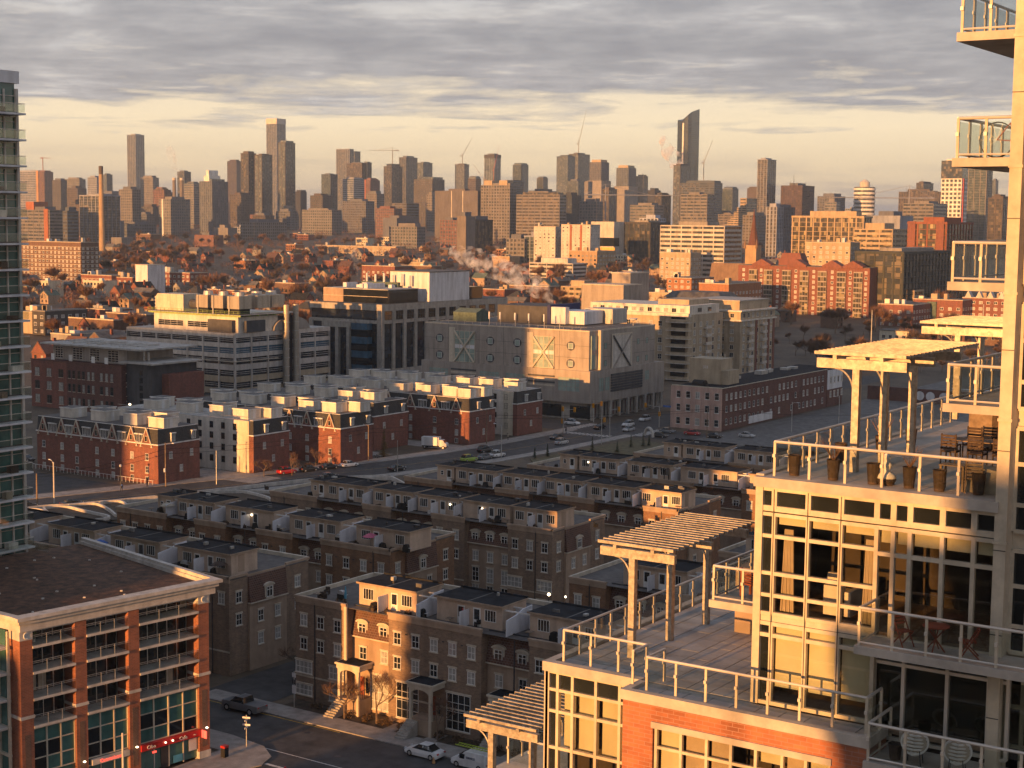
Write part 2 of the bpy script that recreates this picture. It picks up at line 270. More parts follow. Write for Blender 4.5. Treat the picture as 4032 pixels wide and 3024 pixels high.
obj('lower_road',rect(-113.5,-20,40,121.01,.02),'asphalt',kind='structure')
obj('mews_lane',rect(-137,-127,133.7,172,.02),'asphalt',kind='structure')
obj('far_pavement',slabstrip(MAIN[:9],-12.5,-7.62,-.05,.13),'sidewalk',kind='structure')
obj('near_pavement',slabstrip(MAIN[2:9],7.62,11.2,-.05,.13),'sidewalk',kind='structure')
obj('front_pavement',MB().box(-136,-20,133.62,136.9,-.05,.13),'sidewalk',kind='structure')
obj('rail_yard',rect(-194,-90,372,640,.006),'roof_grey',kind='structure')
def corner_walk():
    pts=[(-119.6,70),(-114.4,70),(-114.2,112),(-113.6,117),(-112.6,120),(-113.6,122.6),(-116.5,124.6),(-122,125.4),(-160,125.6),(-160,120.9),(-119.6,120.9)]
    return MB().prism(pts,-.05,.14)
obj('corner_pavement',corner_walk(),'sidewalk',kind='structure')
def flats(name,rs,mt,z=.03): 
    b=MB()
    for x0,x1,y0,y1 in rs: b.poly([(x0,y0,z),(x1,y0,z),(x1,y1,z),(x0,y1,z)])
    return obj(name,b,mt,kind='structure')
for x0,x1,y0,y1 in [(-127,-62,124.35,124.5)]: flats('lane_line',[(x0,x1,y0,y1)],'line_white')
for i in range(12): x=-229+i*1.25; flats('crossing_stripe',[(x,x+.6,364.5,367.6)],'line_white')
for i in range(9): y=372+i*1.7; flats('crossing_stripe',[(-211.5,-208.2,y,y+.8)],'line_white')
for i in range(9): y=372+i*1.7; flats('crossing_stripe',[(-233.5,-230.2,y,y+.8)],'line_white')
flats('stop_line',[(-112.8,-104,120.6,121)],'line_white',.026); flats('kerb_line',[(-137,-113,133.2,133.35)],'line_yellow',.024)
for i in range(16): x=rnd.uniform(-125,-60); y=rnd.uniform(92,132); flats('road_patch',[(x,x+rnd.uniform(1,5),y,y+rnd.uniform(.6,1.6))],'roof_dark',.022)
for x,y in((-108,127),(-96,129),(-116,131),(-228,300),(-226,335)): obj('manhole',MB().ring([(.38,.02),(.36,.035)],14,(x,y)),'dark_frame',kind='structure')
obj('centre_line',strip(MAIN[1:9],-.12,.0,.03),'line_yellow',kind='structure')
obj('front_lawn',rect(-125,-84,136.95,139.9,.05),'soil',kind='structure'); obj('park_lawn',MB().prism([(-209,318),(-193,300),(-150,300),(-150,356),(-193,360),(-206,366)],-.05,.2),'lawn',kind='structure')
for a,b_ in ((-109.8,-108.2),(-103.9,-102.3),(-93.5,-92)): flats('garden_path',[(a,b_,136.95,139.5)],'sidewalk',.065)
flats('driveway',[(-262,-236,319.5,327.5)],'sidewalk',.02); flats('driveway',[(-262,-238,251.5,261),(-262,-241,296,305)],'sidewalk',.02)
# white curving planter walls between the main street and the tan rows
def curb(name,pts,w=.42,h=.85,mt='pale_concrete',closed=False):
    b=MB(); P=[Vector(p) for p in pts]
    Q=[]
    for i in range(len(P)-1):
        p0=P[max(0,i-1)];p1=P[i];p2=P[i+1];p3=P[min(len(P)-1,i+2)]
        for k in range(5):
            t=k/5; Q.append(.5*((2*p1)+(p2-p0)*t+(2*p0-5*p1+4*p2-p3)*t*t+(3*p1-p0-3*p2+p3)*t**3))
    Q.append(P[-1]); return slabstrip([tuple(q) for q in Q],-w/2,w/2,-.05,h)
pl=thing('planter_garden','white curving planter walls beside the main street near the tan rows','planter',(-240,208,0))
for pts in ([(-248.2,202.9),(-247.8,205),(-245.1,206.5),(-239,205.5),(-231.3,204.4),(-230,201.9),(-231.3,198.9),(-235.5,197.8),(-239.4,198.2),(-245.1,200.9),(-248.2,202.9)],
            [(-246.5,207.6),(-245.6,210.1),(-243.4,212.1),(-237,209.5),(-231,206)],[(-243.7,213.1),(-243.7,215.1),(-241.8,216.8),(-238,215),(-230,209)],[(-251,199.5),(-249.1,200.8),(-246.1,200.9),(-240.7,198.6),(-238.3,197.6)]):
    obj('planter_wall',curb('w',pts),'pale_concrete',pl)
obj('planter_soil',MB().poly([(-249,199,.3),(-230,197,.3),(-229,205,.3),(-236,216,.3),(-243,216.5,.3),(-248,206,.3)]),'soil',pl)
pl=thing('planter_garden','white curved planter walls behind the second tan row, by the street','planter',(-226,238,0))
for pts in ([(-237,229),(-235.3,234.1),(-233.9,237.5),(-230.1,240.3),(-222.1,238.5),(-218.1,236)],[(-229.5,241.5),(-226,243.5),(-221,241),(-214,236)],[(-222,267.7),(-218,273.7),(-214,272),(-208.3,268)]):
    obj('planter_wall',curb('w',pts),'pale_concrete',pl)
obj('planter_soil',MB().poly([(-237,228,.3),(-215,232,.3),(-212,240,.3),(-226,243,.3),(-233,238,.3)]),'soil',pl)
o=obj('street_wall',curb('w',[(-251,199.3),(-249.9,204.6),(-247.2,208.2),(-245.1,213.6),(-242.6,219.4),(-236,240),(-229,262),(-219,276)],.35,.8),'pale_concrete'); tag(o,'long low white wall edging the near side of the main street','wall')
# ---------------- generic tower with real floors
def tower(name,label,x0,x1,y0,y1,z0,z1,st,col,fh=3.2,cat='tower',group=None,glass='tower_glass',bay=3.4,ph=True,crown=None,root=None,pre='wall_'):
    t=root or thing(name,label,cat,((x0+x1)/2,(y0+y1)/2,z0),0,group)
    w=pre+col
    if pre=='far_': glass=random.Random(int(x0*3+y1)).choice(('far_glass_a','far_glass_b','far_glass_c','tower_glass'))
    H=z1-z0; n=max(2,round(H/fh)); f=H/n
    if st=='blank' or st=='plain': obj('wall',MB().box(x0,x1,y0,y1,z0,z1),w,t)
    else:
        obj('glazing',MB().box(x0+.35,x1-.35,y0+.35,y1-.35,z0,z1-.3),glass,t)
        b=MB()
        if st=='slab':
            for i in range(n+1):
                z=z0+i*f; b.box(x0-.6,x1+.6,y0-.6,y1+.6,z-.5,z-.18 if i<n else z+.9)
            p=MB(); s=bay*1.6
            k=max(1,round((x1-x0)/s))
            for i in range(k+1): x=x0+(x1-x0)*i/k; p.box(x-.45,x+.45,y0,y0+.5,z0,z1)
            k=max(1,round((y1-y0)/s))
            for i in range(k+1): y=y0+(y1-y0)*i/k; p.box(x1-.5,x1,y-.45,y+.45,z0,z1)
            obj('column_lines',p,w,t,kind='stuff')
        else:
            hb={'band':.5,'bandm':.5,'grid':.42,'pier':.18,'apt':.4}[st]*f
            for i in range(n+1):
                z=z0+i*f; b.box(x0,x1,y0,y1,max(z0,z-hb/2),min(z1,z+hb/2) if i<n else z1)
            if st in('grid','pier'):
                p=MB(); wd_=.38*bay if st=='grid' else .5*bay
                k=max(1,round((x1-x0)/bay))
                for i in range(k+1): x=x0+(x1-x0)*i/k; p.box(max(x0,x-wd_/2),min(x1,x+wd_/2),y0-.06,y0+.5,z0,z1)
                k=max(1,round((y1-y0)/bay))
                for i in range(k+1): y=y0+(y1-y0)*i/k; p.box(x1-.5,x1+.06,max(y0,y-wd_/2),min(y1,y+wd_/2),z0,z1)
                obj('column_lines',p,w,t,kind='stuff')
            else:
                p=MB(); k=max(1,round((x1-x0)/9))
                for i in range(k+1): x=x0+(x1-x0)*i/k; p.box(max(x0,x-.35),min(x1,x+.35),y0-.05,y0+.5,z0,z1)
                p.box(x1-.5,x1+.05,y0,y0+.7,z0,z1); p.box(x1-.5,x1+.05,y1-.7,y1,z0,z1)
                obj('column_lines',p,w,t,kind='stuff')
        obj('floor_slabs',b,w,t,kind='stuff')
    if ph and pre=='far_' and H>60:
        r=random.Random(int(x0+y0*3)); W=x1-x0; D=y1-y0
        if r.random()<.55: obj('upper_setback',MB().box(x0+W*r.uniform(.08,.25),x1-W*r.uniform(.0,.2),y0+D*.12,y1-D*.1,z1,z1+H*r.uniform(.02,.05)),glass if r.random()<.5 else w,t)
        for q_ in range(2): a=x0+W*r.uniform(.1,.8); obj('roof_mast',MB().tube((a,y0+D*.4,z1),(a,y0+D*.4,z1+r.uniform(4,9)),.3,.15,4),w,t)
    if ph:
        r=random.Random(int(x0*7+y0)); W=x1-x0; D=y1-y0
        a=x0+W*r.uniform(.12,.3); c=x1-W*r.uniform(.12,.35); e=y0+D*.2
        obj('roof_plant',MB().box(a,c,e,y1-D*.15,z1,z1+r.uniform(2.2,4.5)),w if r.random()<.6 else pre+'g',t)
    return t
# ---------------- unseen shade casters behind the viewpoint, added and shaped to throw the evening shade
for k,(p0,p1,q,yy,lab,col) in enumerate([
 (-445,-331,55.2,-120,'broad balcony tower behind the viewpoint, west of the rail yard','g'),(-331,-273,63.5,-100,'tall balcony tower behind the viewpoint, beside the street gap','b'),
 (-246.5,-131.5,59,-90,'long balcony slab behind the viewpoint, shading the tan rows','g'),(-131.5,-126.4,24.5,-90,'low stair wing of the long slab behind the viewpoint','g'),
 (-113.9,-36,38.,-70,'mid-rise slab behind the viewpoint, right of the light gap','b'),(-18.7,12,49.3,-30,'lowest terrace wing of the viewpoint building','w'),(-17.1,12,52.1,-52,'middle terrace wing of the viewpoint building','w'),(-15.1,12,54.3,-74,'upper terrace wing of the viewpoint building','w')]):
    tower('apartment_tower' if k<5 else 'terrace_wing',lab,p0+LX*yy,p1+LX*yy,yy-22,yy,0,q-.0928*yy,'slab' if k!=3 else 'blank',col,ph=False,cat='building')
# ---------------- terraced condo on the right (cream frames, brick bay, glass rails, pergolas)
Yf=43.62
RB=thing('terraced_condo','cream-framed terraced condo with brick bay, glass rails and stepped roof decks','building',(-18,46,0))
def fbox(*a): return MB().box(*a)
# masses below and behind
obj('lower_wall',fbox(-27.55,-15.95,43.5,60,0,39.2),'cream_frame',RB); obj('lower_wall',fbox(-34.4,-27.56,43.6,66,0,36.4),'cream_frame',RB)
obj('terrace_floor',fbox(-27.5,-20.25,43.4,66,42.9,43.28),'slab_concrete',RB)
obj('terrace_floor',fbox(-23.9,-15.95,42.1,43.38,42.95,43.28),'slab_concrete',RB)
# individual pavers on the lower deck
pv=MB().box(-.39,.39,-.39,.39,0,.02).mesh('paver',['paver'])
k=0
for i in range(9):
    for j in range(24):
        x=-27.0+i*.81; y=43.85+j*.81
        if x>-20.5 or y>61: continue
        obj('paver',pv,[],RB,(x,y,43.285+rnd.uniform(0,.006)))
for i in range(9): obj('paver',pv,[],RB,(-23.4+i*.81,42.75,43.285))
# front glass block of the lower deck, X -27.7..-24 at Y 43.3
def frames(xs,zs,y,d=.14,w=.09,fw=None,x0=None,x1=None,mt='cream_frame'):
    b=MB(); x0=xs[0] if x0 is None else x0; x1=xs[-1] if x1 is None else x1
    for x in xs: b.box(x-w/2,x+w/2,y-d,y,zs[0],zs[-1])
    for z in zs: b.box(x0,x1,y-d+.012,y-.012,z-w/2,z+w/2)
    return b
def panes(root,xs,zs,y,mt='window_pane',skip=()):
    for i in range(len(xs)-1):
        for j in range(len(zs)-1):
            if (i,j) in skip: continue
            obj('pane',fbox(xs[i]+.05,xs[i+1]-.05,y-.045,y-.03,zs[j]+.05,zs[j+1]-.05),mt if not callable(mt) else mt(i,j),root)
obj('parapet',MB().box(-27.75,-24.02,43.12,43.42,43.1,43.42).box(-27.75,-27.45,43.42,62,43.1,43.42),'slab_concrete',RB)
gx=[-27.62,-27.2,-26.62,-25.72,-24.82,-24.05]; gz=[39.2,40.5,41.75,42.48,43.08]
obj('window_frame',frames(gx,gz,43.36,.16,.1),'cream_frame',RB)
obj('corner_post',MB().box(-27.72,-27.52,43.2,43.5,39,43.1).box(-24.08,-23.98,43.2,43.4,39,43.1),'cream_frame',RB)
panes(RB,gx,gz,43.36,lambda i,j:'glass_dark' if (i==0 or j==3) else 'window_pane')
for i,(a,c) in enumerate(zip(gx[1:],gx[2:])): obj('blind',fbox(a+.08,c-.06,43.55,43.57,40.5 if i<4 else 40.5,42.5),'blind',RB)
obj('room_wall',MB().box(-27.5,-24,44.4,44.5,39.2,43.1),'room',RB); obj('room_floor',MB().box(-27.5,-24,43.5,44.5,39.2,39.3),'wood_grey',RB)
# brick bay
obj('brick_bay',MB().box(-24.0,-22.92,42.0,43.45,36,43.1).box(-22.92,-17.05,42.0,43.45,42.55,43.1).box(-17.05,-15.92,42.0,43.45,36,43.1).box(-22.92,-17.05,42.0,43.45,36,40.2),'bay_brick',RB)
obj('bay_lintel',fbox(-22.95,-17.0,41.93,42.1,42.36,42.56),'slab_concrete',RB)
obj('bay_coping',MB().box(-24.06,-15.86,41.9,42.16,43.1,43.42).box(-24.06,-23.8,42.16,43.12,43.1,43.42).box(-16.1,-15.86,42.16,43.4,43.1,43.42),'slab_concrete',RB)
bx_=[-22.85,-21.98,-21.1,-20.28,-19.46,-18.6,-17.85,-17.08]; bz=[40.2,41.72,42.36]
obj('window_frame',frames(bx_,bz,42.2,.12,.09),'cream_frame',RB); panes(RB,bx_,bz,42.2)
for i,(a,c) in enumerate(zip(bx_,bx_[1:])):
    if i in (3,): continue
    obj('blind',fbox(a+.06,c-.06,42.36,42.38,[40.2,40.2,40.2,0,41.9,40.6,41.0][i],42.36),'curtain' if i in(1,2,5) else 'blind',RB)
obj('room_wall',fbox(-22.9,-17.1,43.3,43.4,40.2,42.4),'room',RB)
# upper glass facade
ux=[-20.15,-19.7,-18.6,-17.55,-16.45,-15.95,-15.45,-14.5,-13.6,-12.95]
uzt=[49.4,50.02]; uz=[46.15,46.72,47.4,48.55,49.22]; lz=[43.36,45.48,45.84]
obj('corner_post',MB().box(-20.3,-20.06,43.42,43.75,43.3,50.05),'cream_frame',RB)
obj('window_frame',frames(ux,uzt,Yf,.16,.17),'cream_frame',RB)
obj('window_frame',frames(ux[:5],uz,Yf,.16,.11),'cream_frame',RB); obj('window_frame',frames(ux[4:],[45.95,48.45,49.22],Yf-.006,.155,.12),'cream_frame',RB)
for x in(-19.7,-18.6,-17.55): obj('panel_seam',fbox(x-.012,x+.012,Yf-.175,Yf-.16,43.4,50.0),'dark_frame',RB)
for z in(45.9,46.1): obj('panel_seam',fbox(-20.06,-16.5,Yf-.135,Yf-.12,z-.01,z+.012),'dark_frame',RB)
for z in(44.2,46.6,49.0,51.8,54.6,58.2,61.6): obj('panel_seam',fbox(-13.005,-12.66,43.345,43.36,z-.012,z+.012),'dark_frame',RB)
obj('spandrel',fbox(-20.1,-16.4,Yf-.12,Yf,45.86,46.12),'cream_frame',RB); obj('window_frame',frames(ux[:5],lz,Yf,.16,.12),'cream_frame',RB)
panes(RB,ux,uzt,Yf,'glass_dark'); panes(RB,ux[:5],uz,Yf,lambda i,j:'glass_dark' if i==0 else 'window_pane'); panes(RB,ux[4:],[45.95,48.45,49.22],Yf); panes(RB,ux[:5],lz,Yf,lambda i,j:'glass_dark' if i==0 else 'window_pane')
for a,c in list(zip(ux,ux[1:]))[1:]:
    obj('blind',fbox(a+.07,c-.07,Yf+.1,Yf+.12,48.9 if a<-16.5 else 48.75,49.2),'blind',RB)
for a,c in list(zip(ux,ux[1:]))[1:4]: obj('blind',fbox(a+.07,c-.07,Yf+.1,Yf+.12,43.85,45.85),'blind',RB)
for x in (-19.35,-16.75): 
    b=MB(); 
    for i in range(7): b.tube((x-.2+i*.065,Yf+.22+.03*(i%2),46.2),(x-.12+i*.04,Yf+.22,48.75),.035,.03,5)
    obj('curtain',b,'curtain',RB)
obj('armchair',MB().box(-18.35,-17.75,44.3,45.2,46.2,46.75).box(-18.35,-17.75,44.25,44.5,46.2,47.1).box(-17.7,-17.5,44.3,45.2,46.2,46.95),'fabric_white',RB)
obj('armchair_back',MB().hull([(-18.6,44.8,46.6),(-18.05,44.8,46.6),(-18.05,45,46.6),(-18.6,45,46.6)],[(-18.5,44.9,47.35),(-18.1,44.9,47.35),(-18.1,45.05,47.35),(-18.5,45.05,47.35)]),'fabric_white',RB)
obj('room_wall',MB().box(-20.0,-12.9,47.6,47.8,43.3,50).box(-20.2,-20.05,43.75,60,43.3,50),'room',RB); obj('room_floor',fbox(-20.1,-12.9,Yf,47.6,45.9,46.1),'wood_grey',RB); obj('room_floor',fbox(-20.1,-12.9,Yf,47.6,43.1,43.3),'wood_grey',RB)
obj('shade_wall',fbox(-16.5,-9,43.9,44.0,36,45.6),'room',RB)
for a,c in ((-16.3,-15.6),(-15.5,-14.3),(-14.2,-13.1),(-13,-11)): obj('pane',fbox(a,c,43.72,43.74,43.0,45.2),'clear_pane',RB)
obj('window_frame',frames([-16.45,-15.55,-14.25,-13.05,-12.5],[42.95,45.2,45.5],43.75,.14,.1),'aluminium',RB)
# roof deck above the facade
obj('roof_slab',MB().box(-20.32,-12.9,43.3,60.5,50.06,50.36),'slab_concrete',RB); obj('roof_coping',fbox(-20.36,-20.1,43.56,60.5,50.36,50.42),'slab_concrete',RB)
# tower at the right
obj('tower_column',MB().box(-13.0,-12.66,43.36,44.6,36,90),'cream_frame',RB)
obj('tower_wall',fbox(-12.66,6,44.0,58,0,90),'cream_frame',RB)
tx=[-12.62,-12.15,-11.0,-9.8,-8.6]
for zz in range(14):
    z=42.6+zz*3.45; obj('tower_frame',frames(tx,[z,z+.75,z+1.9,z+2.9],44.0,.16,.12),'cream_frame',RB)
    for i in range(2):
        for a,c in ((z,z+.75),(z+.75,z+1.9),(z+1.9,z+2.9)): obj('pane',fbox(tx[i]+.05,tx[i+1]-.05,43.9,43.93,a+.05,c-.05),'glass_dark',RB)
for z in (49.2,52.65,56.15,59.6,63.1): obj('column_joint',fbox(-13.03,-12.63,43.33,43.5,z-.03,z+.05),'cream_frame',RB)
def rail(root,pts,z0,h=1.06,post=1.05,glass=True,thick=.038,below=.0,mid=None):
    for a,b_ in zip(pts,pts[1:]):
        a=Vector(a);b_=Vector(b_); d=b_-a; n=max(1,round(d.length/post))
        m=MB(); m.tube((a.x,a.y,z0+h),(b_.x,b_.y,z0+h),.045,None,8); obj('handrail',m,'aluminium',root)
        if mid: obj('bottom_rail',MB().tube((a.x,a.y,z0+.1),(b_.x,b_.y,z0+.1),.03,None,6),'aluminium',root)
        for i in range(1 if a!=Vector(pts[0]) else 0,n+1):
            p=a+d*i/n; o=obj('post',MB().box(-thick,thick,-thick*.6,thick*.6,0,h),'cream_frame',root,(p.x,p.y,z0-below))
            obj('clip',MB().box(-.04,.04,-thick-.05,-thick*.6,h*.55,h*.55+.1),'aluminium',o,(p.x,p.y,z0-below))
        if glass:
            for i in range(n):
                p=a+d*(i+.06)/n;q=a+d*(i+.94)/n; e=d.normalized(); nx,ny=-e.y*.008,e.x*.008
                obj('glass_panel',MB().prism([(p.x-nx,p.y-ny),(q.x-nx,q.y-ny),(q.x+nx,q.y+ny),(p.x+nx,p.y+ny)],z0+.12,z0+h-.1),'rail_pane',root)
rail(RB,[(-27.15,61),(-27.15,43.5),(-24.0,43.5),(-24.0,42.6)],43.42); rail(RB,[(-23.3,43.4),(-23.3,42.25),(-16.1,42.25),(-16.1,43.4)],43.42)
rail(RB,[(-19.85,60),(-19.85,43.75),(-13.05,43.75)],50.36,1.05)
rail(RB,[(-34.2,64),(-34.2,50.7),(-28,50.7)],36.4,1.1)
def balcony(root,x0,x1,y0,y1,z,mt='slab_concrete',sides='lf'):
    obj('balcony_slab',MB().box(x0-.06,x1,y0-.06,y1,z-.24,z),mt,root)
    r=[(x0+.05,y1),(x0+.05,y0+.05),(x1,y0+.05)]; rail(root,r,z,1.1,1.0,mid=1)
for z in (52.98,56.42,59.86,63.3): balcony(RB,-14.62,-13.0,43.66,48.8,z)
balcony(RB,-16.45,-10.5,42.2,43.7,45.98); balcony(RB,-15.95,-10.5,41.9,43.7,42.75)
balcony(RB,-22.4,-20.3,44.8,49.5,45.95)
obj('stucco_block',fbox(-24.4,-20.4,50.7,54,43.3,45.7),'stucco',RB)
# pergolas
def pergola(label,x,ys,z0,z1,x0,x1,ns,sp):
    t=thing('pergola',label,'pergola',(x,ys[0],z0))
    for y in ys:
        obj('column',fbox(x-.11,x+.11,y-.11,y+.11,z0,z1),'galv',t); obj('beam',fbox(x0,x1,y-.09,y+.09,z1,z1+.3),'galv',t)
        b=MB(); pr_=[(x-.1-1.0*math.sin(a),z1-.02-.9*(1-math.cos(a)) if 0 else z1-1.0+1.0*math.cos(a) if 0 else z1-.0-.9*(1-math.sin(a))) for a in [0,.0]]
        arc=[(x-.11-.62*(1-math.cos(a)),z1-.75+.75*math.sin(a)) for a in [k*math.pi/2/6 for k in range(7)]]
        for p,q in zip(arc,arc[1:]): b.tube((p[0],y,p[1]),(q[0],y,q[1]),.03,None,6)
        obj('curved_brace',b,'galv',t)
    y0=ys[0]-.25
    for xx in (x0+.65,x1-.75): obj('purlin',fbox(xx-.06,xx+.06,y0,y0+ns*sp,z1+.3,z1+.42),'galv',t)
    sl=MB().box(x0-.05-x,x1-x,-.03,.03,0,.1).mesh('slat',['galv'])
    for i in range(ns): obj('slat',sl,[],t,(x,y0+.1+i*sp,z1+.42))
    return t
pergola('slatted steel pergola over the lower paved deck of the condo',-25.75,(45.6,48.3,51.1),43.3,46.72,-27.0,-24.15,18,.37)
pergola('slatted steel pergola over the furnished upper deck',-18.2,(46.0,48.4,51.0),50.36,53.55,-19.5,-16.6,22,.33)
pergola('lowest slatted steel pergola above the white van',-31.4,(45.5,48.2,51.0),36.4,39.62,-32.5,-29.4,19,.37)
t=pergola('distant slatted pergola behind the upper deck balcony',-20.5,(62.5,65.5),50.2,53.6,-22.0,-14,18,.3)
pergola('small pergola end peeking past the left edge of the glass facade',-22.3,(64.5,67),43.3,46.6,-23.4,-20.5,10,.26)
# furniture
def chair_(name,label,cat,loc,rz,mt,slats=True,grp=None):
    t=thing(name,label,cat,loc,rz,grp,local=True)
    obj('seat',MB().box(-.25,.25,-.24,.24,.4,.45),mt,t)
    if slats:
        for i in range(5): obj('slat',MB().box(-.25,.25,.24,.27,.5+i*.1,.57+i*.1),mt,t)
    else: obj('backrest',MB().box(-.25,.25,.23,.27,.48,.95),mt,t)
    for x in(-.23,.23):
        obj('leg',MB().tube((x,-.22,0),(x,-.22,.62),.025),mt,t); obj('leg',MB().tube((x,.3,0),(x,.25,1.0),.025),mt,t); obj('armrest',MB().box(x-.03,x+.03,-.25,.25,.62,.65),mt,t)
    return t
ch=thing('garden_bench','red wooden slatted bench on the small glass balcony','bench',(-21.15,45.7,45.98),R(165),local=True)
for i in range(6): obj('slat',MB().box(-.6,.6,.22,.26,.42+i*.085,.48+i*.085),'wood_red',ch)
for i in range(4): obj('slat',MB().box(-.6,.6,-.25+i*.12,-.16+i*.12,.4,.43),'wood_red',ch)
for x in(-.55,.55):
    for y in(-.22,.24): obj('leg',MB().box(x-.035,x+.035,y-.035,y+.035,0,.42 if y<0 else .95),'wood_red',ch)
    obj('armrest',MB().box(x-.04,x+.04,-.25,.24,.62,.66),'wood_red',ch)
def folding(label,loc,rz):
    t=thing('folding_chair',label,'chair',loc,rz,'dark folding chairs on the shaded balcony',local=True)
    for x in(-.2,.2): obj('leg',MB().tube((x,-.25,0),(x,.25,.85),.022),'wood_red',t); obj('leg',MB().tube((x,.25,0),(x,-.2,.45),.022),'wood_red',t)
    for i in range(4): obj('slat',MB().box(-.2,.2,-.2+i*.1,-.13+i*.1,.44,.46),'wood_red',t)
    for i in range(3): obj('slat',MB().box(-.2,.2,.17+i*.03,.19+i*.03,.6+i*.09,.66+i*.09),'wood_red',t)
folding('dark folding wooden chair, left of the round balcony table',(-15.35,42.95,45.98),R(60)); folding('dark folding wooden chair, right of the round balcony table',(-13.4,42.9,45.98),R(-70))
t=thing('round_table','round dark wooden table between folding chairs on the shaded balcony','table',(-14.4,42.95,45.98),0,local=True)
obj('table_top',MB().ring([(.36,.7),(.38,.71),(.38,.74),(.36,.75)],20),'wood_red',t)
for a in (0,90): 
    c,s=math.cos(R(a)),math.sin(R(a)); obj('leg',MB().tube((-.28*c,-.28*s,0),(.28*c,.28*s,.7),.022),'wood_red',t); obj('leg',MB().tube((.28*c,.28*s,0),(-.28*c,-.28*s,.7),.022),'wood_red',t)
def shell(label,loc):
    t=thing('shell_chair',label,'chair',loc,R(10),'white wire shell chairs on the lowest balcony',local=True)
    b=MB(); 
    for j in range(7):
        f=(j-3)/3; w=.36*math.sqrt(max(.02,1-f*f*.92)); z=.62+f*.26; y=.12+f*.14
        pts=[(w*math.cos(a)*1.0,y-.16*math.sin(a)*0+.12*(abs(math.cos(a)))-.12,z) for a in [k*math.pi/10 for k in range(11)]]
        for p,q in zip(pts,pts[1:]): b.tube(p,q,.034,None,5)
    ring_=[(.37*math.cos(a),.14*math.sin(a)+.12-.12+.12*abs(math.cos(a)),.62+.3*math.sin(a)) for a in [k*math.pi/12 for k in range(25)]]
    for p,q in zip(ring_,ring_[1:]): b.tube(p,q,.035,None,5)
    obj('wire_shell',b,'white_paint',t)
    obj('shell_back',MB().hull([(.34*math.cos(a),.05+.13*math.sin(a),.62+.27*math.sin(a)) for a in [k*math.pi/10 for k in range(20)]],[(.30*math.cos(a),.12+.13*math.sin(a),.62+.25*math.sin(a)) for a in [k*math.pi/10 for k in range(20)]]),'curtain',t)
    for x in(-.22,.22):
        for y in(-.15,.25): obj('leg',MB().tube((x,y,0),(x*.8,y*.8,.45),.014),'dark_frame',t)
shell('white wire shell chair beside the dark pot, lowest balcony',(-14.7,42.35,42.77)); shell('white wire shell chair nearer the right edge, lowest balcony',(-13.45,42.3,42.77))
def pot(label,loc,r,h,mt='wicker',plant=None,rz=0,grp=None):
    t=thing('planter_pot',label,'planter',loc,rz,grp,local=True)
    obj('pot',MB().ring([(r*.75,0),(r,h*.95),(r*1.05,h),(r*.85,h),(r*.8,h*.9)],14),mt,t)
    if plant=='twigs':
        b=MB()
        for i in range(14):
            a=rnd.uniform(0,6.3); l=rnd.uniform(.3,.6); b.tube((0,0,h*.9),(math.cos(a)*l*.7,math.sin(a)*l*.7,h+l),.012,.004,4)
        obj('dry_stems',b,'twig',t)
    return t
pot('dark round pot in the corner of the lowest balcony',(-15.3,42.5,42.77),.2,.45,'wicker')
for i,(x,y,l) in enumerate([(-19.4,44.2,'tall brown planter in the front corner of the upper deck'),(-18.1,44.1,'brown planter with dry stems by the second front rail post'),(-16.85,44.1,'brown planter beside the wrapped white plant'),(-15.75,44.1,'brown planter with dry grass by the middle front rail post'),(-14.85,44.1,'brown planter by the small slatted table'),(-13.75,44.2,'dark planter near the column on the upper deck'),(-19.3,47.6,'brown planter at the first pergola column'),(-18.9,50.1,'dark planter between the rear pergola columns'),(-18.7,52.4,'dark planter at the rear rail of the upper deck')]):
    pot(l,(x,y,50.37),.2,.62,'wicker','twigs' if i in(1,3,7) else None)
t=thing('wrapped_plant','plant wrapped in twisted white cloth behind the front rail','plant',(-16.5,44.25,50.37),local=True)
obj('pot',MB().ring([(.22,0),(.3,.15),(.24,.22)],14),'wicker',t); obj('white_wrap',MB().ring([(.3,.2),(.26,.3),(.1,.4),(.13,.5),(.17,.6),(.08,.7),(.12,.78),(.1,.88),(.03,.95)],12),'fabric_white',t,smooth=True)
def table_(label,loc,rz,l,w,mt='wood_grey',h=.74):
    t=thing('slatted_table',label,'table',loc,rz,None,local=True); n=int(w/.11)
    for i in range(n): obj('slat',MB().box(-l/2,l/2,-w/2+i*w/n,-w/2+(i+.8)*w/n,h-.03,h),mt,t)
    for x in(-1,1):
        for y in(-1,1): obj('leg',MB().box(x*(l/2-.05)-.03,x*(l/2-.05)+.03,y*(w/2-.05)-.03,y*(w/2-.05)+.03,0,h-.03),mt,t)
table_('small slatted wooden table behind the front rail',(-14.6,44.6,50.37),0,.75,.5); table_('long slatted dining table on the upper deck',(-15.2,50.2,50.37),R(4),2.6,.9); table_('low dark square table near the column on the upper deck',(-14.1,45.6,50.37),R(20),1.2,.9,'wicker',.5)
chair_('wooden_chair','light wooden armchair beside the small slatted table','chair',(-14.0,44.5,50.37),R(200),'wood_grey')
for i,(x,y,l) in enumerate([(-16.3,49.4,'lattice-backed chair at the near side of the dining table, left'),(-15.4,49.3,'lattice-backed chair at the near side of the dining table, middle'),(-14.6,49.3,'lattice-backed chair at the near side of the dining table, right'),(-16.2,51.2,'lattice-backed chair at the far side of the dining table, left'),(-15.2,51.2,'lattice-backed chair at the far side of the dining table, right')]):
    chair_('dining_chair',l,'chair',(x,y,50.37),0 if y>50 else math.pi,'wicker',True,'dining chairs of the upper deck')
t=thing('garden_cabinet','tall dark cabinet with pale top at the back of the upper deck','cabinet',(-16.0,53.6,50.37),local=True)
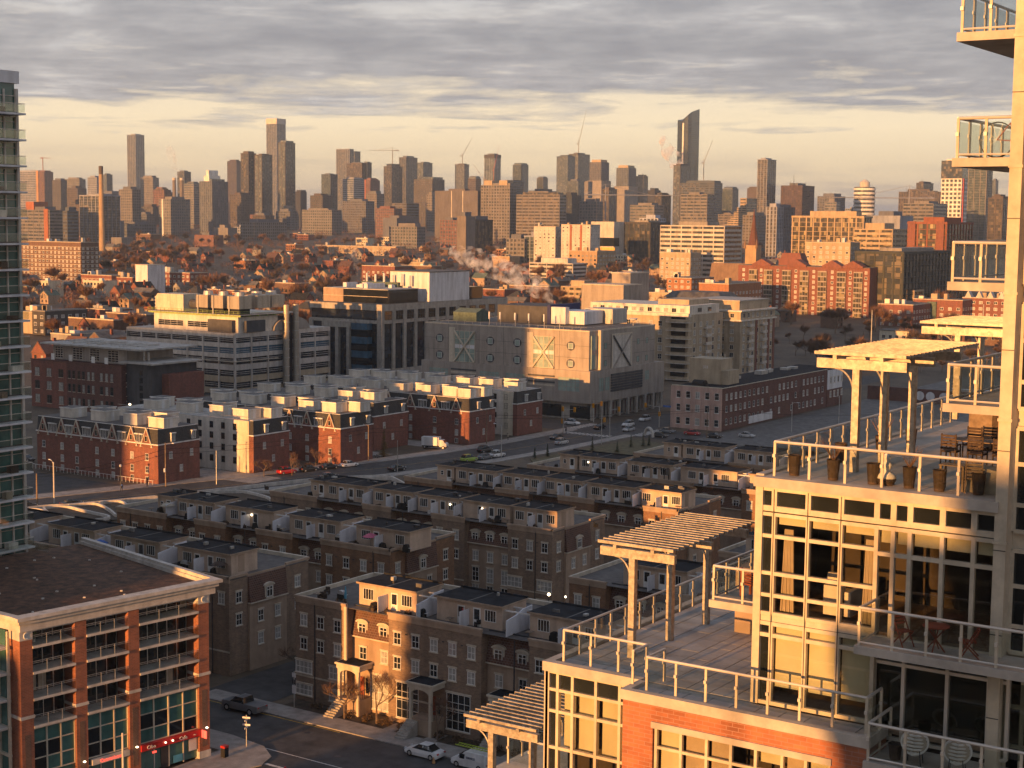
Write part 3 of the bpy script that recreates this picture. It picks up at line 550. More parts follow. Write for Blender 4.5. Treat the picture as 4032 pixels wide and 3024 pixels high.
obj('cabinet_body',MB().box(-.9,.9,-.6,.6,0,1.75),'wicker',t); obj('cabinet_top',MB().box(-.95,.95,-.65,.65,1.75,1.8),'panel_white',t)
for x in(-.5,.5): obj('door',MB().box(x-.4,x+.4,-.63,-.6,.1,1.65),'wood_grey',t)
t=thing('covered_furniture','low furniture under a grey cover near the column','furniture',(-13.6,44.9,50.37),local=True); obj('cover',MB().hull([(-.7,-.45,0),(.7,-.45,0),(.7,.45,0),(-.7,.45,0)],[(-.45,-.3,.75),(.5,-.25,.6),(.5,.3,.6),(-.45,.3,.75)]),'curtain',t)
t=thing('bicycle_wheel_stand','bicycle standing on the glass balcony, one big wheel showing','bicycle',(-13.55,43.95,59.86),local=True)
for cx0 in (0,1.0):
    b=MB(); P_=[(cx0+.48*math.cos(a),0,.5+.48*math.sin(a)) for a in [k*math.pi/14 for k in range(29)]]
    for p,q in zip(P_,P_[1:]): b.tube(p,q,.02,None,5)
    w=obj('wheel',b,'black',t); s=MB()
    for k in range(10): a=k*math.pi/5; s.tube((cx0,0,.5),(cx0+.46*math.cos(a),0,.5+.46*math.sin(a)),.004,None,3)
    obj('spokes',s,'steel',w)
b=MB()
for p,q in (((0,0,.5),(.35,0,.95)),((.35,0,.95),(.8,0,.9)),((.35,0,.95),(.5,0,.45)),((.5,0,.45),(.8,0,.9)),((.5,0,.45),(1,0,.5)),((1,0,.5),(.8,0,.9)),((0,0,.5),(.5,0,.45))): b.tube(p,q,.018,None,6)
obj('frame',b,'wood_red',t); obj('saddle',MB().box(.72,.95,-.06,.06,.95,1.0),'black',t)
# ---------------- brick corner block with balconies (local frame: +Y along its front, +X out of it)
ang=math.atan2(-3.4,22.5)   # rotation of local Y from world Y
LB=thing('corner_block','brick pier corner block with glass balconies, planted roof and red shop signs','building',(-122.4,97.0,0),ang,local=True)
Ln=22.75
def lb(name,b,mt,**k): return obj(name,b,mt,LB,**k)
lb('rear_wall',MB().prism([(-2.4,.6),(-2.4,Ln-.6),(-29,Ln+1.5),(-29,-3.6)],0,18.6),'red_brick')
lb('roof_bed',MB().prism([(-.3,.2),(-.3,Ln-.3),(-29,Ln+1.9),(-29,-3.9)],18.6,18.78),'sedum')
for i in range(26): 
    x=rnd.uniform(-26,-1.5); y=rnd.uniform(1,21); obj('roof_stone',MB().box(-.13,.13,-.1,.1,0,.12),'pale_concrete',LB,(x,y,18.78),rnd.uniform(0,3))
def cornice(o,z0,z1,w):
    b=MB(); b.box(-w,o,-o,Ln+o,z0,z1); b.prism([(-29,-3.9-o+.3),(-w,-o),(-w,-o+w+.2),(-29,-3.9+w)],z0,z1); b.prism([(-w,Ln+o-w),(-w,Ln+o),(-29,Ln+1.9+o),(-29,Ln+1.9+o-w)],z0,z1); return b
lb('cornice',cornice(.75,19.15,19.5,.6),'pale_concrete'); lb('cornice',cornice(.45,18.75,19.14,.5),'pale_concrete'); lb('cornice',cornice(.18,17.95,18.74,.45),'pale_concrete')
PS=[(-.15,1.2),(5.9,7.2),(12.1,13.4),(20.8,22.15)]
for i,(a,c) in enumerate(PS):
    zt=17.95; p=lb('pier',MB().box(-2.0,0,a,c,0,zt-(.9 if i in(0,3) else 0)),'pier_brick')
    if i in(0,3):
        lb('pier_capital',MB().box(-2.0,.03,a-.03,c+.03,17.05,17.95),'pale_concrete')
        cc=(a+c)/2; b=MB(); 
        for k in range(8): 
            t0=math.pi*(.35+1.3*k/8); t1=math.pi*(.35+1.3*(k+1)/8); b.tube((.05,cc+.26*math.cos(t0),17.5+.3*math.sin(t0)),(.05,cc+.26*math.cos(t1),17.5+.3*math.sin(t1)),.06,.06,5)
        lb('crescent_relief',b,'white_paint')
    lb('pier_band',MB().box(-2.0,.1,a-.1,c+.1,9.2,9.5),'pale_concrete'); lb('pier_base',MB().box(-2.0,.08,a-.08,c+.08,0,.9),'pale_concrete')
    lb('pier_recess',MB().box(.0,.02,a+.35,c-.35,1.4,7.6),'brown_brick')
BY=[(1.2,5.9),(7.2,12.1),(13.4,20.8)]
ZS=[8.35,11.1,13.75,16.35]
for bi,(a,c) in enumerate(BY):
    lb('back_glass',MB().box(-2.35,-2.25,a,c,8.2,17.9),'glass_dark')
    fr=MB(); n=max(3,round((c-a)/1.15))
    for i in range(n+1): y=a+(c-a)*i/n; fr.box(-2.25,-2.18,y-.035,y+.035,8.2,17.9)
    for z in ZS: 
        fr.box(-2.25,-2.19,a,c,z+1.9,z+1.95)
    lb('window_frames',fr,'aluminium')
    for z in ZS:
        lb('balcony_slab',MB().box(-2.2,.12,a,c,z-.24,z),'pale_concrete')
        r_=lb('balcony_rail',MB().box(-.02,.03,a,c,z+1.03,z+1.07).box(-.02,.015,a,c,z+.87,z+.9),'steel')
        obj('glass_panel',MB().box(-.005,.005,a+.03,c-.03,z+.05,z+.86),'rail_pane',r_)
        for i in (1,2): y=a+(c-a)*i/3; obj('rail_post',MB().box(-.03,.03,y-.03,y+.03,z,z+1.03),'steel',r_)
        for q in range(2):
            if rnd.random()<.8: 
                y=rnd.uniform(a+.4,c-.6); lb('door_panel',MB().box(-2.24,-2.2,y,y+.85,z+.05,z+1.9),rnd.choice(['glass_black','curtain','glass_dark']))
    lb('soffit',MB().box(-2.3,.0,a,c,17.8,17.95),'pale_concrete')
    # two-storey shop glazing
    lb('shop_glass',MB().box(-.45,-.4,a,c,.3,8.0),'glass_green')
    fr=MB(); n=4 if bi==2 else 3
    for i in range(n+1):
        y=a+(c-a)*i/n; fr.box(-.4,-.28,y-.07,y+.07,3.4,8.0)
    for z in (3.45,4.9,6.5,7.95): fr.box(-.39,-.29,a,c,z-.05,z+.05)
    lb('shop_frames',fr,'cream_frame')
    for i in range(n):
        for z0,z1 in ((3.5,4.85),(4.95,6.45)):
            if rnd.random()<.5: lb('dark_pane',MB().box(-.395,-.385,a+(c-a)*i/n+.08,a+(c-a)*(i+1)/n-.08,z0,z1),'glass_black')
    lb('shop_floor',MB().box(-.6,-.3,a,c,8.0,8.1),'pale_concrete')
    fr=MB()
    for i in range(n+1): y=a+(c-a)*i/n; fr.box(-.4,-.3,y-.05,y+.05,.2,2.7)
    fr.box(-.4,-.3,a,c,2.62,2.74); lb('shopfront_frames',fr,'aluminium')
lb('shop_sign_board',MB().box(-.35,.15,13.4,20.8,2.72,3.42),'sign_red'); lb('shop_sign_board',MB().box(-.35,.1,7.6,12.0,2.74,3.3),'pale_concrete')
def text(root,body,size,loc,rot,mt,name='lettering',ext=.02):
    cu=bpy.data.curves.new('t','FONT'); cu.body=body; cu.size=size; cu.extrude=ext; cu.resolution_u=2; cu.align_x='CENTER'
    o=bpy.data.objects.new('t',cu); COL.objects.link(o); dg=bpy.context.evaluated_depsgraph_get(); me=bpy.data.meshes.new_from_object(o.evaluated_get(dg)); bpy.data.objects.remove(o); bpy.data.curves.remove(cu)
    me.materials.clear(); me.materials.append(MT[mt]); ob=obj(name,me,[],root,loc); ob.rotation_euler=rot; return ob
RT=(math.pi/2,0,math.pi/2)
text(LB,'Cibo',.55,(.17,14.6,2.86),RT,'white_paint'); text(LB,'Cafe',.55,(.17,18.6,2.86),RT,'white_paint'); text(LB,'Bar',.22,(.17,20.1,2.95),RT,'white_paint'); text(LB,'Convenience',.5,(.12,9.8,2.86),RT,'sign_lit')
for y in (16.3,17.2): lb('sign_lamp',MB().ring([(.02,3.0),(.1,3.05),(.08,3.15)],8,(.25,y)),'lamp_lit')
lb('blade_sign',MB().box(.1,.9,21.0,21.1,2.5,3.3),'sign_lit'); lb('shop_poster',MB().box(-.28,-.26,19.6,20.6,1.2,2.5),'white_paint'); lb('shop_poster',MB().box(-.28,-.26,17.6,18.8,.4,1.2),'cyan'); lb('open_sign',MB().box(-.28,-.26,15.0,15.5,2.1,2.3),'sign_lit'); lb('shop_door',MB().box(-.38,-.3,16.1,17.0,.15,2.5),'dark_frame')
for y in (.5,6.5,12.7,21.5):
    w=lb('wall_lamp',MB().box(.0,.3,y-.04,y+.04,3.55,3.6),'dark_frame'); obj('lamp_bowl',MB().ring([(.05,3.42),(.16,3.5),(.1,3.58)],8,(.38,y)),'lamp_lit',w)
# left flank (faces the sun) with stacked balconies
lb('flank_wall',MB().box(-28,-2.0,-.55,-.35,0,17.9),'glass_green'); 
fr=MB()
for x in (-1.4,-3.2,-5.2,-7.5): fr.box(x-.12,x+.12,-.75,-.5,0,17.9)
for z in ZS+[5.6,2.8]: fr.box(-9,-1.2,-.8,-.5,z-.25,z)
lb('flank_frames',fr,'cream_frame')
for z in ZS: lb('flank_balcony',MB().box(-4.6,-1.4,-1.9,-.75,z-.22,z),'pale_concrete')
t=thing('balcony_palm','bushy pale plant on the top left balcony of the corner block','plant',tuple(Matrix.Rotation(ang,3,'Z')@Vector((-1.2,2.0,0))+Vector((-122.4,97,16.36))),0,local=True)
obj('pot',MB().ring([(.2,0),(.28,.4)],10),'pale_concrete',t); b=MB()
for i in range(60):
    a=rnd.uniform(0,6.3); e=rnd.uniform(.1,1.3); l=rnd.uniform(.4,.9); d=Vector((math.cos(a)*math.cos(e),math.sin(a)*math.cos(e),math.sin(e)))*l; p=Vector((0,0,.4)); s=Vector((-d.y,d.x,0)).normalized()*.05; b.poly([tuple(p),tuple(p+d*.5+s),tuple(p+d),tuple(p+d*.5-s)])
obj('leaves',b,'green_leaf',t)
# ---------------- green glass tower at the left edge
GT=thing('glass_tower','tall green glass tower with stacked white balconies cut by the left picture edge','tower',(-160,108,0))
TX,TY=-151.0,121.0
obj('core',MB().box(-178,TX-.3,88,TY-.3,0,74.4),'glass_green',GT)
fr=MB()
for i in range(15): y=TY-i*1.9; fr.box(TX-.32,TX-.1,y-.09,y+.09,0,72.5)
obj('mullions',fr,'pale_concrete',GT)
obj('corner_post',MB().box(TX-.4,TX,TY-.35,TY,0,72.6),'pale_concrete',GT); obj('parapet',MB().box(-178.3,TX+.1,87.8,TY+.1,73.2,74.6),'panel_white',GT); obj('penthouse',MB().box(-172,-158,95,113,74.6,77.5),'pale_concrete',GT)
for k in range(24):
    z=1.0+k*2.98
    if z>71: break
    obj('spandrel',MB().box(TX-.3,TX-.04,88,TY,z-.2,z+.35),'glass_dark',GT)
    s=obj('balcony_slab',MB().box(TX-.1,TX+1.55,90,TY-.2,z-.0,z+.22),'panel_white',GT)
    obj('handrail',MB().box(TX+1.42,TX+1.5,90,TY-.25,z+1.25,z+1.31).box(TX,TX+1.5,TY-.31,TY-.25,z+1.25,z+1.31),'aluminium',s)
    obj('glass_panel',MB().box(TX+1.45,TX+1.47,90,TY-.25,z+.3,z+1.2).box(TX,TX+1.45,TY-.29,TY-.27,z+.3,z+1.2),'rail_pane',s)
    if rnd.random()<.85:
        y=rnd.uniform(113,118.5); obj('balcony_goods',MB().box(TX+.3,TX+1.1,y,y+rnd.uniform(.6,1.6),z+.24,z+rnd.uniform(.7,1.2)),rnd.choice(['wicker','fabric_white','wood_grey','curtain','black']),GT)
    y=TY-2.2; obj('transom',MB().box(TX-.3,TX-.12,88,TY,z+2.2,z+2.27),'pale_concrete',GT)
obj('base_wing',MB().box(-178,-147.5,90,120.5,0,17.5),'pale_concrete',GT)
obj('deck_fence',MB().box(-149,-146.4,120.2,120.3,18.9,19.7).box(-149.0,-148.9,97,120.2,18.9,19.7),'rail_pane',GT)
# ---------------- tan townhouse rows with mansards and roof decks
DW=dict(nx=2,nz=2,bar=.05)
def dormer_mesh():
    if 'dormer' in WM: return WM['dormer']
    b=MB(); arc=[(.95*math.cos(a),1.55+.42*math.sin(a)) for a in [k*math.pi/8 for k in range(9)]]
    inn=[(.72*math.cos(a),1.5+.22*math.sin(a)) for a in [k*math.pi/8 for k in range(9)]]
    for i in range(8):
        (x0,z0),(x1,z1)=arc[i],arc[i+1]; (u0,w0),(u1,w1)=inn[i],inn[i+1]
        b.hull([(x0,-.28,z0),(x1,-.28,z1),(u1,-.28,w1),(u0,-.28,w0)],[(x0,.6,z0),(x1,.6,z1),(u1,.6,w1),(u0,.6,w0)])
    b.box(-.78,.78,-.12,.7,-.05,1.5,0); b.xz([(-.74,1.5),(.74,1.5),(.5,1.66),(0,1.72),(-.5,1.66)],-.12,.5,0)
    b.box(-.55,.55,-.17,-.12,.05,1.42,1)
    for x in(-.55,-.02,.47): b.box(x,x+.08,-.2,-.17,.05,1.42,2)
    for z in(.05,.95,1.34): b.box(-.47,.47,-.195,-.17,z,z+.08,2)
    b.box(-.7,.7,-.24,-.12,-.12,.0,0)
    WM['dormer']=b.mesh('dormer_window',['trim','glass_dark','white_paint']); return WM['dormer']
def door_mesh():
    if 'door' in WM: return WM['door']
    b=MB().box(-.5,.5,-.06,.02,0,2.1).box(-.36,.36,-.08,-.06,.75,1.95,1); WM['door']=b.mesh('door',['white_paint','glass_dark']); return WM['door']
def tan_row(label,Y0,secs,phs,wall,end=True,rows=2,low=(),depth=15.,ph_h=2.55,group='tan townhouse rows',Y1=None):
    x0,x1=secs[0][0],secs[-1][1]; t=thing('townhouse_row',label,'townhouses',((x0+x1)/2,Y0+depth/2,0),0,group)
    zp=12.9; zd=12.35; yb=Y0+depth
    for a,c,k in secs:
        if k=='t':
            obj('brick_wall',MB().box(a,c,Y0,yb,0,zd),wall,t)
            p=MB().box(a-.12,c+.12,Y0-.2,Y0+.18,zp-.3,zp).box(a-.05,c+.05,Y0-.1,Y0+.12,zd-.3,zp-.3); obj('parapet',p,'stucco',t)
            obj('string_course',MB().box(a-.03,c+.03,Y0-.05,Y0,3.0,3.2),'trim',t)
            n=max(1,round((c-a)/2.9)); us=[a+(c-a)*(i+.5)/n for i in range(n)]
            zs=[9.25,6.35][:rows]
            for z in zs: wins(t,'y',Y0,[(u,z) for u in us],1.05,1.45,GD,**DW)
            if (a,c) in low:
                wins(t,'y',Y0,[(u,3.45) for u in us[::2]],2.6,1.5,GD,nx=4,nz=2); wins(t,'y',Y0,[(u,.75) for u in us[::2]],2.6,1.3,GD,nx=4,nz=2)
            for u in us[:-1]:
                if rnd.random()<.6: obj('wall_vent',MB().box(u+1.15,u+1.45,Y0-.06,Y0,10.55,10.68),'dark_frame',t)
        else:
            r=1.25
            obj('stucco_wall',MB().box(a,c,Y0+r,yb,0,9.0),'stucco',t)
            obj('mansard',MB().hull([(a,Y0+r-.35,9.0),(c,Y0+r-.35,9.0),(c,yb,9.0),(a,yb,9.0)],[(a,Y0+r+.35,12.3),(c,Y0+r+.35,12.3),(c,yb,12.3),(a,yb,12.3)]),'mansard_brown',t)
            obj('mansard_cap',MB().box(a,c,Y0+r+.25,Y0+r+.5,12.3,12.55),'dark_frame',t); obj('mansard_eave',MB().box(a,c,Y0+r-.42,Y0+r,8.85,9.0),'trim',t)
            n=max(1,round((c-a)/3.0)); us=[a+(c-a)*(i+.5)/n for i in range(n)]
            for u in us: obj('dormer_window',dormer_mesh(),[],t,(u,Y0+r-.05,9.15))
            if rows>1: wins(t,'y',Y0+r,[(u,6.2) for u in us],1.05,1.5,GD,**DW)
            if (a,c) in low: wins(t,'y',Y0+r,[(u,3.0) for u in us],1.2,2.2,GD,nx=2,nz=3); wins(t,'y',Y0+r,[(u,.5) for u in us],1.2,2.0,GD,nx=2,nz=3)
    for u in (x0+3,(x0+x1)/2,x1-3): obj('downpipe',MB().box(u,u+.12,Y0-.1,Y0+.02,0,12.3),'dark_frame',t)
    obj('roof_deck',MB().box(x0,x1,Y0+.2,yb,zd,zd+.06),'deck',t)
    obj('rear_parapet',MB().box(x0,x1,yb-.25,yb+.12,zd+.06,zp+.02).box(x0-.15,x0+.15,Y0+.18,yb-.25,zd+.06,zp),'trim',t)
    y0=Y0+2.2; y1=Y0+7.0; zt=zd+ph_h+.2
    for i,(a,c) in enumerate(phs):
        p=obj('roof_room',MB().box(a,c,y0,y1,zd+.05,zt),'deck_stucco',t)
        obj('roof',MB().box(a-.15,c+.15,y0-.35,y1+.2,zt,zt+.12).box(a-.15,c+.15,y1+.0,y1+.25,zt+.12,zt+.32),'roof_dark',p)
        obj('fascia',MB().box(a-.18,c+.18,y0-.39,y0-.345,zt-.06,zt+.16).box(c+.145,c+.19,y0-.345,y1+.2,zt-.06,zt+.16),'stucco',p)
        m_=(a+c)/2; L_=c-a
        for q_ in range(rnd.randrange(1,4)): u=rnd.uniform(a+.5,c-.6); v=rnd.uniform(y0+1,y1-1); obj('roof_vent',MB().box(u,u+rnd.choice((.25,.4,.8)),v,v+rnd.choice((.25,.6)),zt+.12,zt+rnd.uniform(.3,.65)),rnd.choice(['steel','roof_grey','dark_frame']),p)
        if rnd.random()<.5: obj('wall_stain',MB().box(c-.02,c+.012,y0+1.2,y0+2.4,zd+.3,zt-.2),'stucco',p)
        if L_>6:
            obj('roof_seam',MB().box(m_-.1,m_+.1,y0-.3,y1,zt+.121,zt+.14),'roof_grey',p)
            for s in(-1,1):
                for q,(dx,me) in enumerate(((.9,door_mesh()),(2.75,win_mesh(1.55,1.35,4,1,'white_paint','glass_dark',None,None)))):
                    if rnd.random()<.08: continue
                    o=obj('door' if q==0 else 'window',me,[],p,(m_+s*dx+ (L_/2-3.9)*s*.3+(.9 if q else 0)*0,y0,zd+.1 if q==0 else zd+.85))
            obj('privacy_screen',MB().box(m_-.04,m_+.04,Y0+.35,y0-.02,zd+.1,zd+1.95),'vinyl',t)
        else:
            obj('window',win_mesh(.6,.8,1,2,'white_paint','glass_dark',None,None),[],p,(a+L_*.3,y0,zd+1.1)); obj('door',door_mesh(),[],p,(a+L_*.72,y0,zd+.1))
        if i+1<len(phs):
            g0,g1=c,phs[i+1][0]
            if g1-g0>.8:
                xm=(g0+g1)/2
                obj('privacy_screen',MB().yz([(Y0+.25,zd+.1),(y0+3.2,zd+.1),(y0+3.2,zd+2.7),(y0+1.4,zd+2.6),(y0+.2,zd+2.2),(Y0+.25,zd+1.9)],xm-.05,xm+.05),'vinyl',t)
                obj('deck_frame',MB().box(g0,g1,y0+.4,y0+.5,zt-.5,zt-.35).box(g0,g1,y0+2.2,y0+2.3,zt-.5,zt-.35),'white_paint',t)
                if rnd.random()<.5: obj('glass_screen',MB().box(g0+.1,g1-.1,y0+2.5,y0+2.55,zd+.1,zt-.5),'vinyl',t)
    if end:
        # right-hand end: brick, mansard bay, brick
        r=.04
        a,c=Y0+3.4,Y0+10.4
        obj('end_mansard',MB().hull([(x1,a,8.9),(x1+.5,a,8.9),(x1+.5,c,8.9),(x1,c,8.9)],[(x1,a,12.32),(x1+.12,a,12.32),(x1+.12,c,12.32),(x1,c,12.32)]),'mansard_brown',t)
        obj('end_stucco',MB().box(x1,x1+.3,a,c,0,8.88),'stucco',t); obj('end_eave',MB().box(x1,x1+.58,a-.05,c+.05,8.78,8.92),'trim',t)
        obj('dormer_window',dormer_mesh(),[],t,(x1+.35,(a+c)/2,9.1),math.pi/2)
        wins(t,'x',x1,[(Y0+1.7,9.25),(Y0+1.7,6.35),(Y0+12.8,9.25),(Y0+12.8,6.35)],1.05,1.45,GD,**DW); wins(t,'x',x1+.3,[(Y0+5.4,6.2),(Y0+8.6,6.2),(Y0+5.4,3.2),(Y0+8.6,3.2)],1.0,1.5,GD,**DW)
        obj('end_parapet',MB().box(x1-.15,x1+.2,Y0-.2,Y0+3.3,zp-.3,zp).box(x1-.15,x1+.2,Y0+10.5,yb+.1,zp-.3,zp).box(x1-.12,x1+.02,Y0+3.3,Y0+10.5,zd,zd+.25),'stucco',t)
    return t
def porch(label,x,Yp,w=3.2,ztop=5.9,steps=True):
    t=thing('porch',label,'porch',(x,Yp,0),0,'stone porches of the front tan row')
    obj('roof',MB().box(x-w/2-.3,x+w/2+.3,Yp-2.6,Yp,ztop,ztop+.22).box(x-w/2-.15,x+w/2+.15,Yp-2.45,Yp,ztop-.5,ztop),'trim',t); obj('roof_cover',MB().box(x-w/2-.1,x+w/2+.1,Yp-2.4,Yp,ztop+.22,ztop+.27),'roof_dark',t)
    arc=[(x-w/2+.35+(w-.7)*.5*(1-math.cos(a)),ztop-1.15+.6*math.sin(a)) for a in [k*math.pi/10 for k in range(11)]]
    obj('arch',MB().xz([(x-w/2+.0,ztop-.5),(x-w/2,ztop-1.15)]+arc+[(x+w/2,ztop-1.15),(x+w/2,ztop-.5)],Yp-2.4,Yp-2.1),'trim',t)
    for s in(-1,1): obj('column',MB().box(x+s*(w/2-.2)-.17,x+s*(w/2-.2)+.17,Yp-2.42,Yp-2.08,0,ztop-1.1),'trim',t)
    obj('porch_floor',MB().box(x-w/2,x+w/2,Yp-2.3,Yp,0,1.9),'stucco',t); obj('door',MB().box(x-.5,x+.5,Yp-.1,Yp+.02,1.9,4.1),'wood_red',t); obj('side_window',MB().box(x+.75,x+1.1,Yp-.08,Yp,2.2,4.0),'glass_dark',t)
    for i in range(8):
        obj('step',MB().box(x-w/2-.3+.1,x-w/2+1.3,Yp-2.4-(i+1)*.3,Yp-2.4-i*.3,0,1.7-i*.2),'concrete',t)
    for i in range(5): obj('rail_bar',MB().box(x+w/2-.2,x+w/2-.16,Yp-2.3+i*.4,Yp-2.26+i*.4,1.9,2.9),'dark_frame',t)
    obj('hand_rail',MB().box(x+w/2-.22,x+w/2-.14,Yp-2.3,Yp-.2,2.9,2.96),'dark_frame',t)
    return t
s1=[(-125.6,-117.7,'t'),(-117.7,-111.3,'m'),(-111.3,-98.2,'t'),(-98.2,-91.8,'m'),(-91.8,-78.5,'t'),(-78.5,-72,'m'),(-72,-62,'t')]
T1=tan_row('front tan townhouse row with one sunlit bay, facing the street with the white sedan',140,s1,[(-117.5,-108.9),(-106.0,-96.9),(-93.2,-83.5),(-80.5,-70.5)],'tan_brick',end=False,low=[(-125.6,-117.7)])
obj('downpipe',MB().box(-117.85,-117.45,139.75,140.0,2,12.6),'trim',T1)
for (a,c,z0,z1,nx,nz) in [(-110.1,-106.9,.7,4.9,4,4),(-102.9,-99.6,.7,4.9,4,4),(-90.5,-87.5,.7,4.9,4,4)]:
    obj('stair_window',win_mesh(round(c-a,2),round(z1-z0,2),nx,nz,'white_paint','glass_dark'),[],T1,((a+c)/2,140,z0))
obj('stair_window',win_mesh(3.2,4.2,5,4,'white_paint','glass_curtain'),[],T1,(-113.4,141.25,.5))
porch('stone porch catching the sun at the lit bay of the front tan row',-116.4,141.2); porch('shaded stone porch in the middle of the front tan row',-104.9,140.0); porch('shaded stone porch at the right bay of the front tan row',-94.6,141.2)
sA=[(-203,-196,'t'),(-196,-190,'m'),(-190,-183.5,'t'),(-183.5,-177.2,'m'),(-177.2,-170.8,'t'),(-170.8,-164.5,'m'),(-164.5,-158,'t'),(-158,-151.7,'m'),(-151.7,-138.6,'t')]
tan_row('tan townhouse row behind the planted roof, with plain end deck',142.,sA,[(-201,-190.5),(-188,-178.5),(-175.5,-166),(-162.8,-153.2),(-150,-140.3)],'tan_brick',rows=1,group='tan townhouse rows')
sB=[(-187.3,-176.4,'t'),(-176.4,-170.3,'m'),(-170.3,-164,'t'),(-164,-157.7,'m'),(-157.7,-150.8,'t'),(-150.8,-145.3,'m'),(-145.3,-132.8,'t')]
tan_row('rust-brown brick townhouse row, second behind the front street',167.3,sB,[(-180.5,-177.2),(-176.2,-168.2),(-166,-156.2),(-153.2,-143.4),(-140.6,-131.2+.2)],'rust_brick',low=[(-145.3,-132.8)])
sC=[(-178.2,-168.1,'t'),(-168.1,-158.4,'m'),(-158.4,-152.7,'t'),(-152.7,-144.6,'m'),(-144.6,-138.4,'t'),(-138.4,-130.3,'m'),(-130.3,-122.4,'t')]
tan_row('tan townhouse row with lit rooftop lamps, third from the front street',192.5,sC,[(-171.2,-168),(-168,-159.2),(-158,-149.8),(-149,-141),(-140.2,-131.5),(-130.8,-123)],'tan_brick',low=[(-130.3,-122.4),(-138.4,-130.3)])
sD=[(-169.8,-159.5,'t'),(-159.5,-150.3,'m'),(-150.3,-143.5,'t'),(-143.5,-137.6,'m'),(-137.6,-130.7,'t'),(-130.7,-121.4,'m'),(-121.4,-115.2,'t')]
tan_row('tan townhouse row with one sunlit roof room, fourth from the front street',218,sD,[(-164.2,-160.6),(-160.2,-151.5),(-150.3,-142.3),(-141.5,-134.3),(-133.3,-124.2),(-123,-115.8)],'rust_brick',rows=1)
sE=[(-160,-149.7,'t'),(-149.7,-138.4,'m'),(-138.4,-125.3,'t'),(-125.3,-116,'m'),(-116,-107,'t')]
tan_row('tan townhouse row with a roof pergola frame, fifth from the front street',242.6,sE,[(-154.2,-150.5),(-150,-141.6),(-139.8,-130.6),(-129,-118),(-115.6,-108)],'rust_brick',rows=1)
sF=[(-151.7,-141,'t'),(-141,-131,'m'),(-131,-120,'t'),(-120,-110,'m'),(-110,-100,'t')]
tan_row('farthest tan townhouse row beside the small park',268,sF,[(-146.2,-142.4),(-142,-133),(-131,-122),(-119.5,-110.5)],'tan_brick',rows=1)
sG=[(-104.2,-98.8,'t'),(-98.8,-90,'m'),(-90,-80,'t'),(-80,-70,'m'),(-70,-60,'t')]
tan_row('rust-brown townhouse row behind the lower condo deck',168,sG,[(-97.5,-88.5),(-85.8,-76),(-73.5,-64)],'rust_brick',rows=2)
sH=[(-96,-86,'t'),(-86,-76,'m'),(-76,-64,'t')]
tan_row('tan townhouse row seen between the condo decks',194,sH,[(-93,-84),(-82,-72)],'tan_brick',rows=1)
# small things on the roof decks
def grill(label,loc):
    t=thing('barbecue',label,'barbecue',loc,0,'roof deck barbecues',local=True)
    obj('cart',MB().box(-.5,.5,-.25,.25,.1,.75),'black',t); obj('lid',MB().xz([(-.4,.75),(.4,.75),(.36,1.05),(.2,1.18),(-.2,1.18),(-.36,1.05)],-.26,.26),rnd.choice(['silver','black']),t); obj('shelf',MB().box(.5,.85,-.22,.22,.7,.74),'silver',t)
def parasol(label,loc,mt,closed=False):
    t=thing('parasol',label,'parasol',loc,0,None,local=True); obj('pole',MB().tube((0,0,0),(0,0,2.0),.025),'dark_frame',t)
    obj('canopy',MB().ring([(1.15,1.55),(.6,1.85),(.03,2.05)] if not closed else [(.14,.5),(.17,1.0),(.05,2.0)],8),mt,t)
deck_spots=[(-147.9,143.3,'silver-lidded grill on the end deck behind the planted roof'),(-160.2,143.2,'grill by the tall white screen behind the planted roof'),(-154.6,168.6,'silver kettle grill on the second rust-brown deck'),(-143.0,168.5,'dark grill by the screen on the rust-brown row'),(-131.0,168.6,'dark grill on the end deck of the rust-brown row'),(-150.8,193.6,'grill on a middle deck of the lamp-lit row'),(-133,193.7,'grill near the end of the lamp-lit row'),(-125,219.2,'grill on the fourth row by the white screen'),(-107.4,141.2,'round dark covered grill above the sunlit bay'),(-89.6,141.5,'dark covered grill at the right of the front row'),(-120.6,142.6,'silver grill on the left corner deck of the front row')]
for x,y,l in deck_spots: grill(l,(x,y,12.42))
parasol('closed red parasol on the front row roof deck',(-101.9,141.6,12.42),'sign_red',True); parasol('dark open parasol on the end deck behind the planted roof',(-141.3,143.0,12.42),'wicker'); parasol('blue parasol on a deck behind the planted roof',(-163.6,143.1,12.42),'blue_tarp'); parasol('pink open parasol on the end deck of the rust-brown row',(-137.2,168.5,12.42),'pink'); parasol('pale mauve parasol at the left of the rust-brown row',(-177.2,168.4,12.42),'curtain'); parasol('bright blue folded parasol on the front row corner deck',(-119.3,141.8,12.42),'cyan',True)
t=thing('deck_pergola','black bare pergola frame on a roof deck of the fifth row','pergola',(-133.5,243.8,12.42),local=True)
for x in(-2.2,2.2):
    for y in(-.8,.9): obj('post',MB().box(x-.06,x+.06,y-.06,y+.06,0,2.1),'black',t)
for i in range(7): obj('slat',MB().box(-2.3+i*.72,-2.2+i*.72,-.9,1.0,2.1,2.2),'black',t)
PB=MB().box(-.45,.45,-.18,.18,0,.4)
for i in range(26):
    a=i*.24; PB.poly([(-.4+i*.03,0,.38),(-.37+i*.03,.05,.38),(-.4+i*.03+.15*math.cos(a*7),.15*math.sin(a*5),.62+.12*math.sin(a*9))],1)
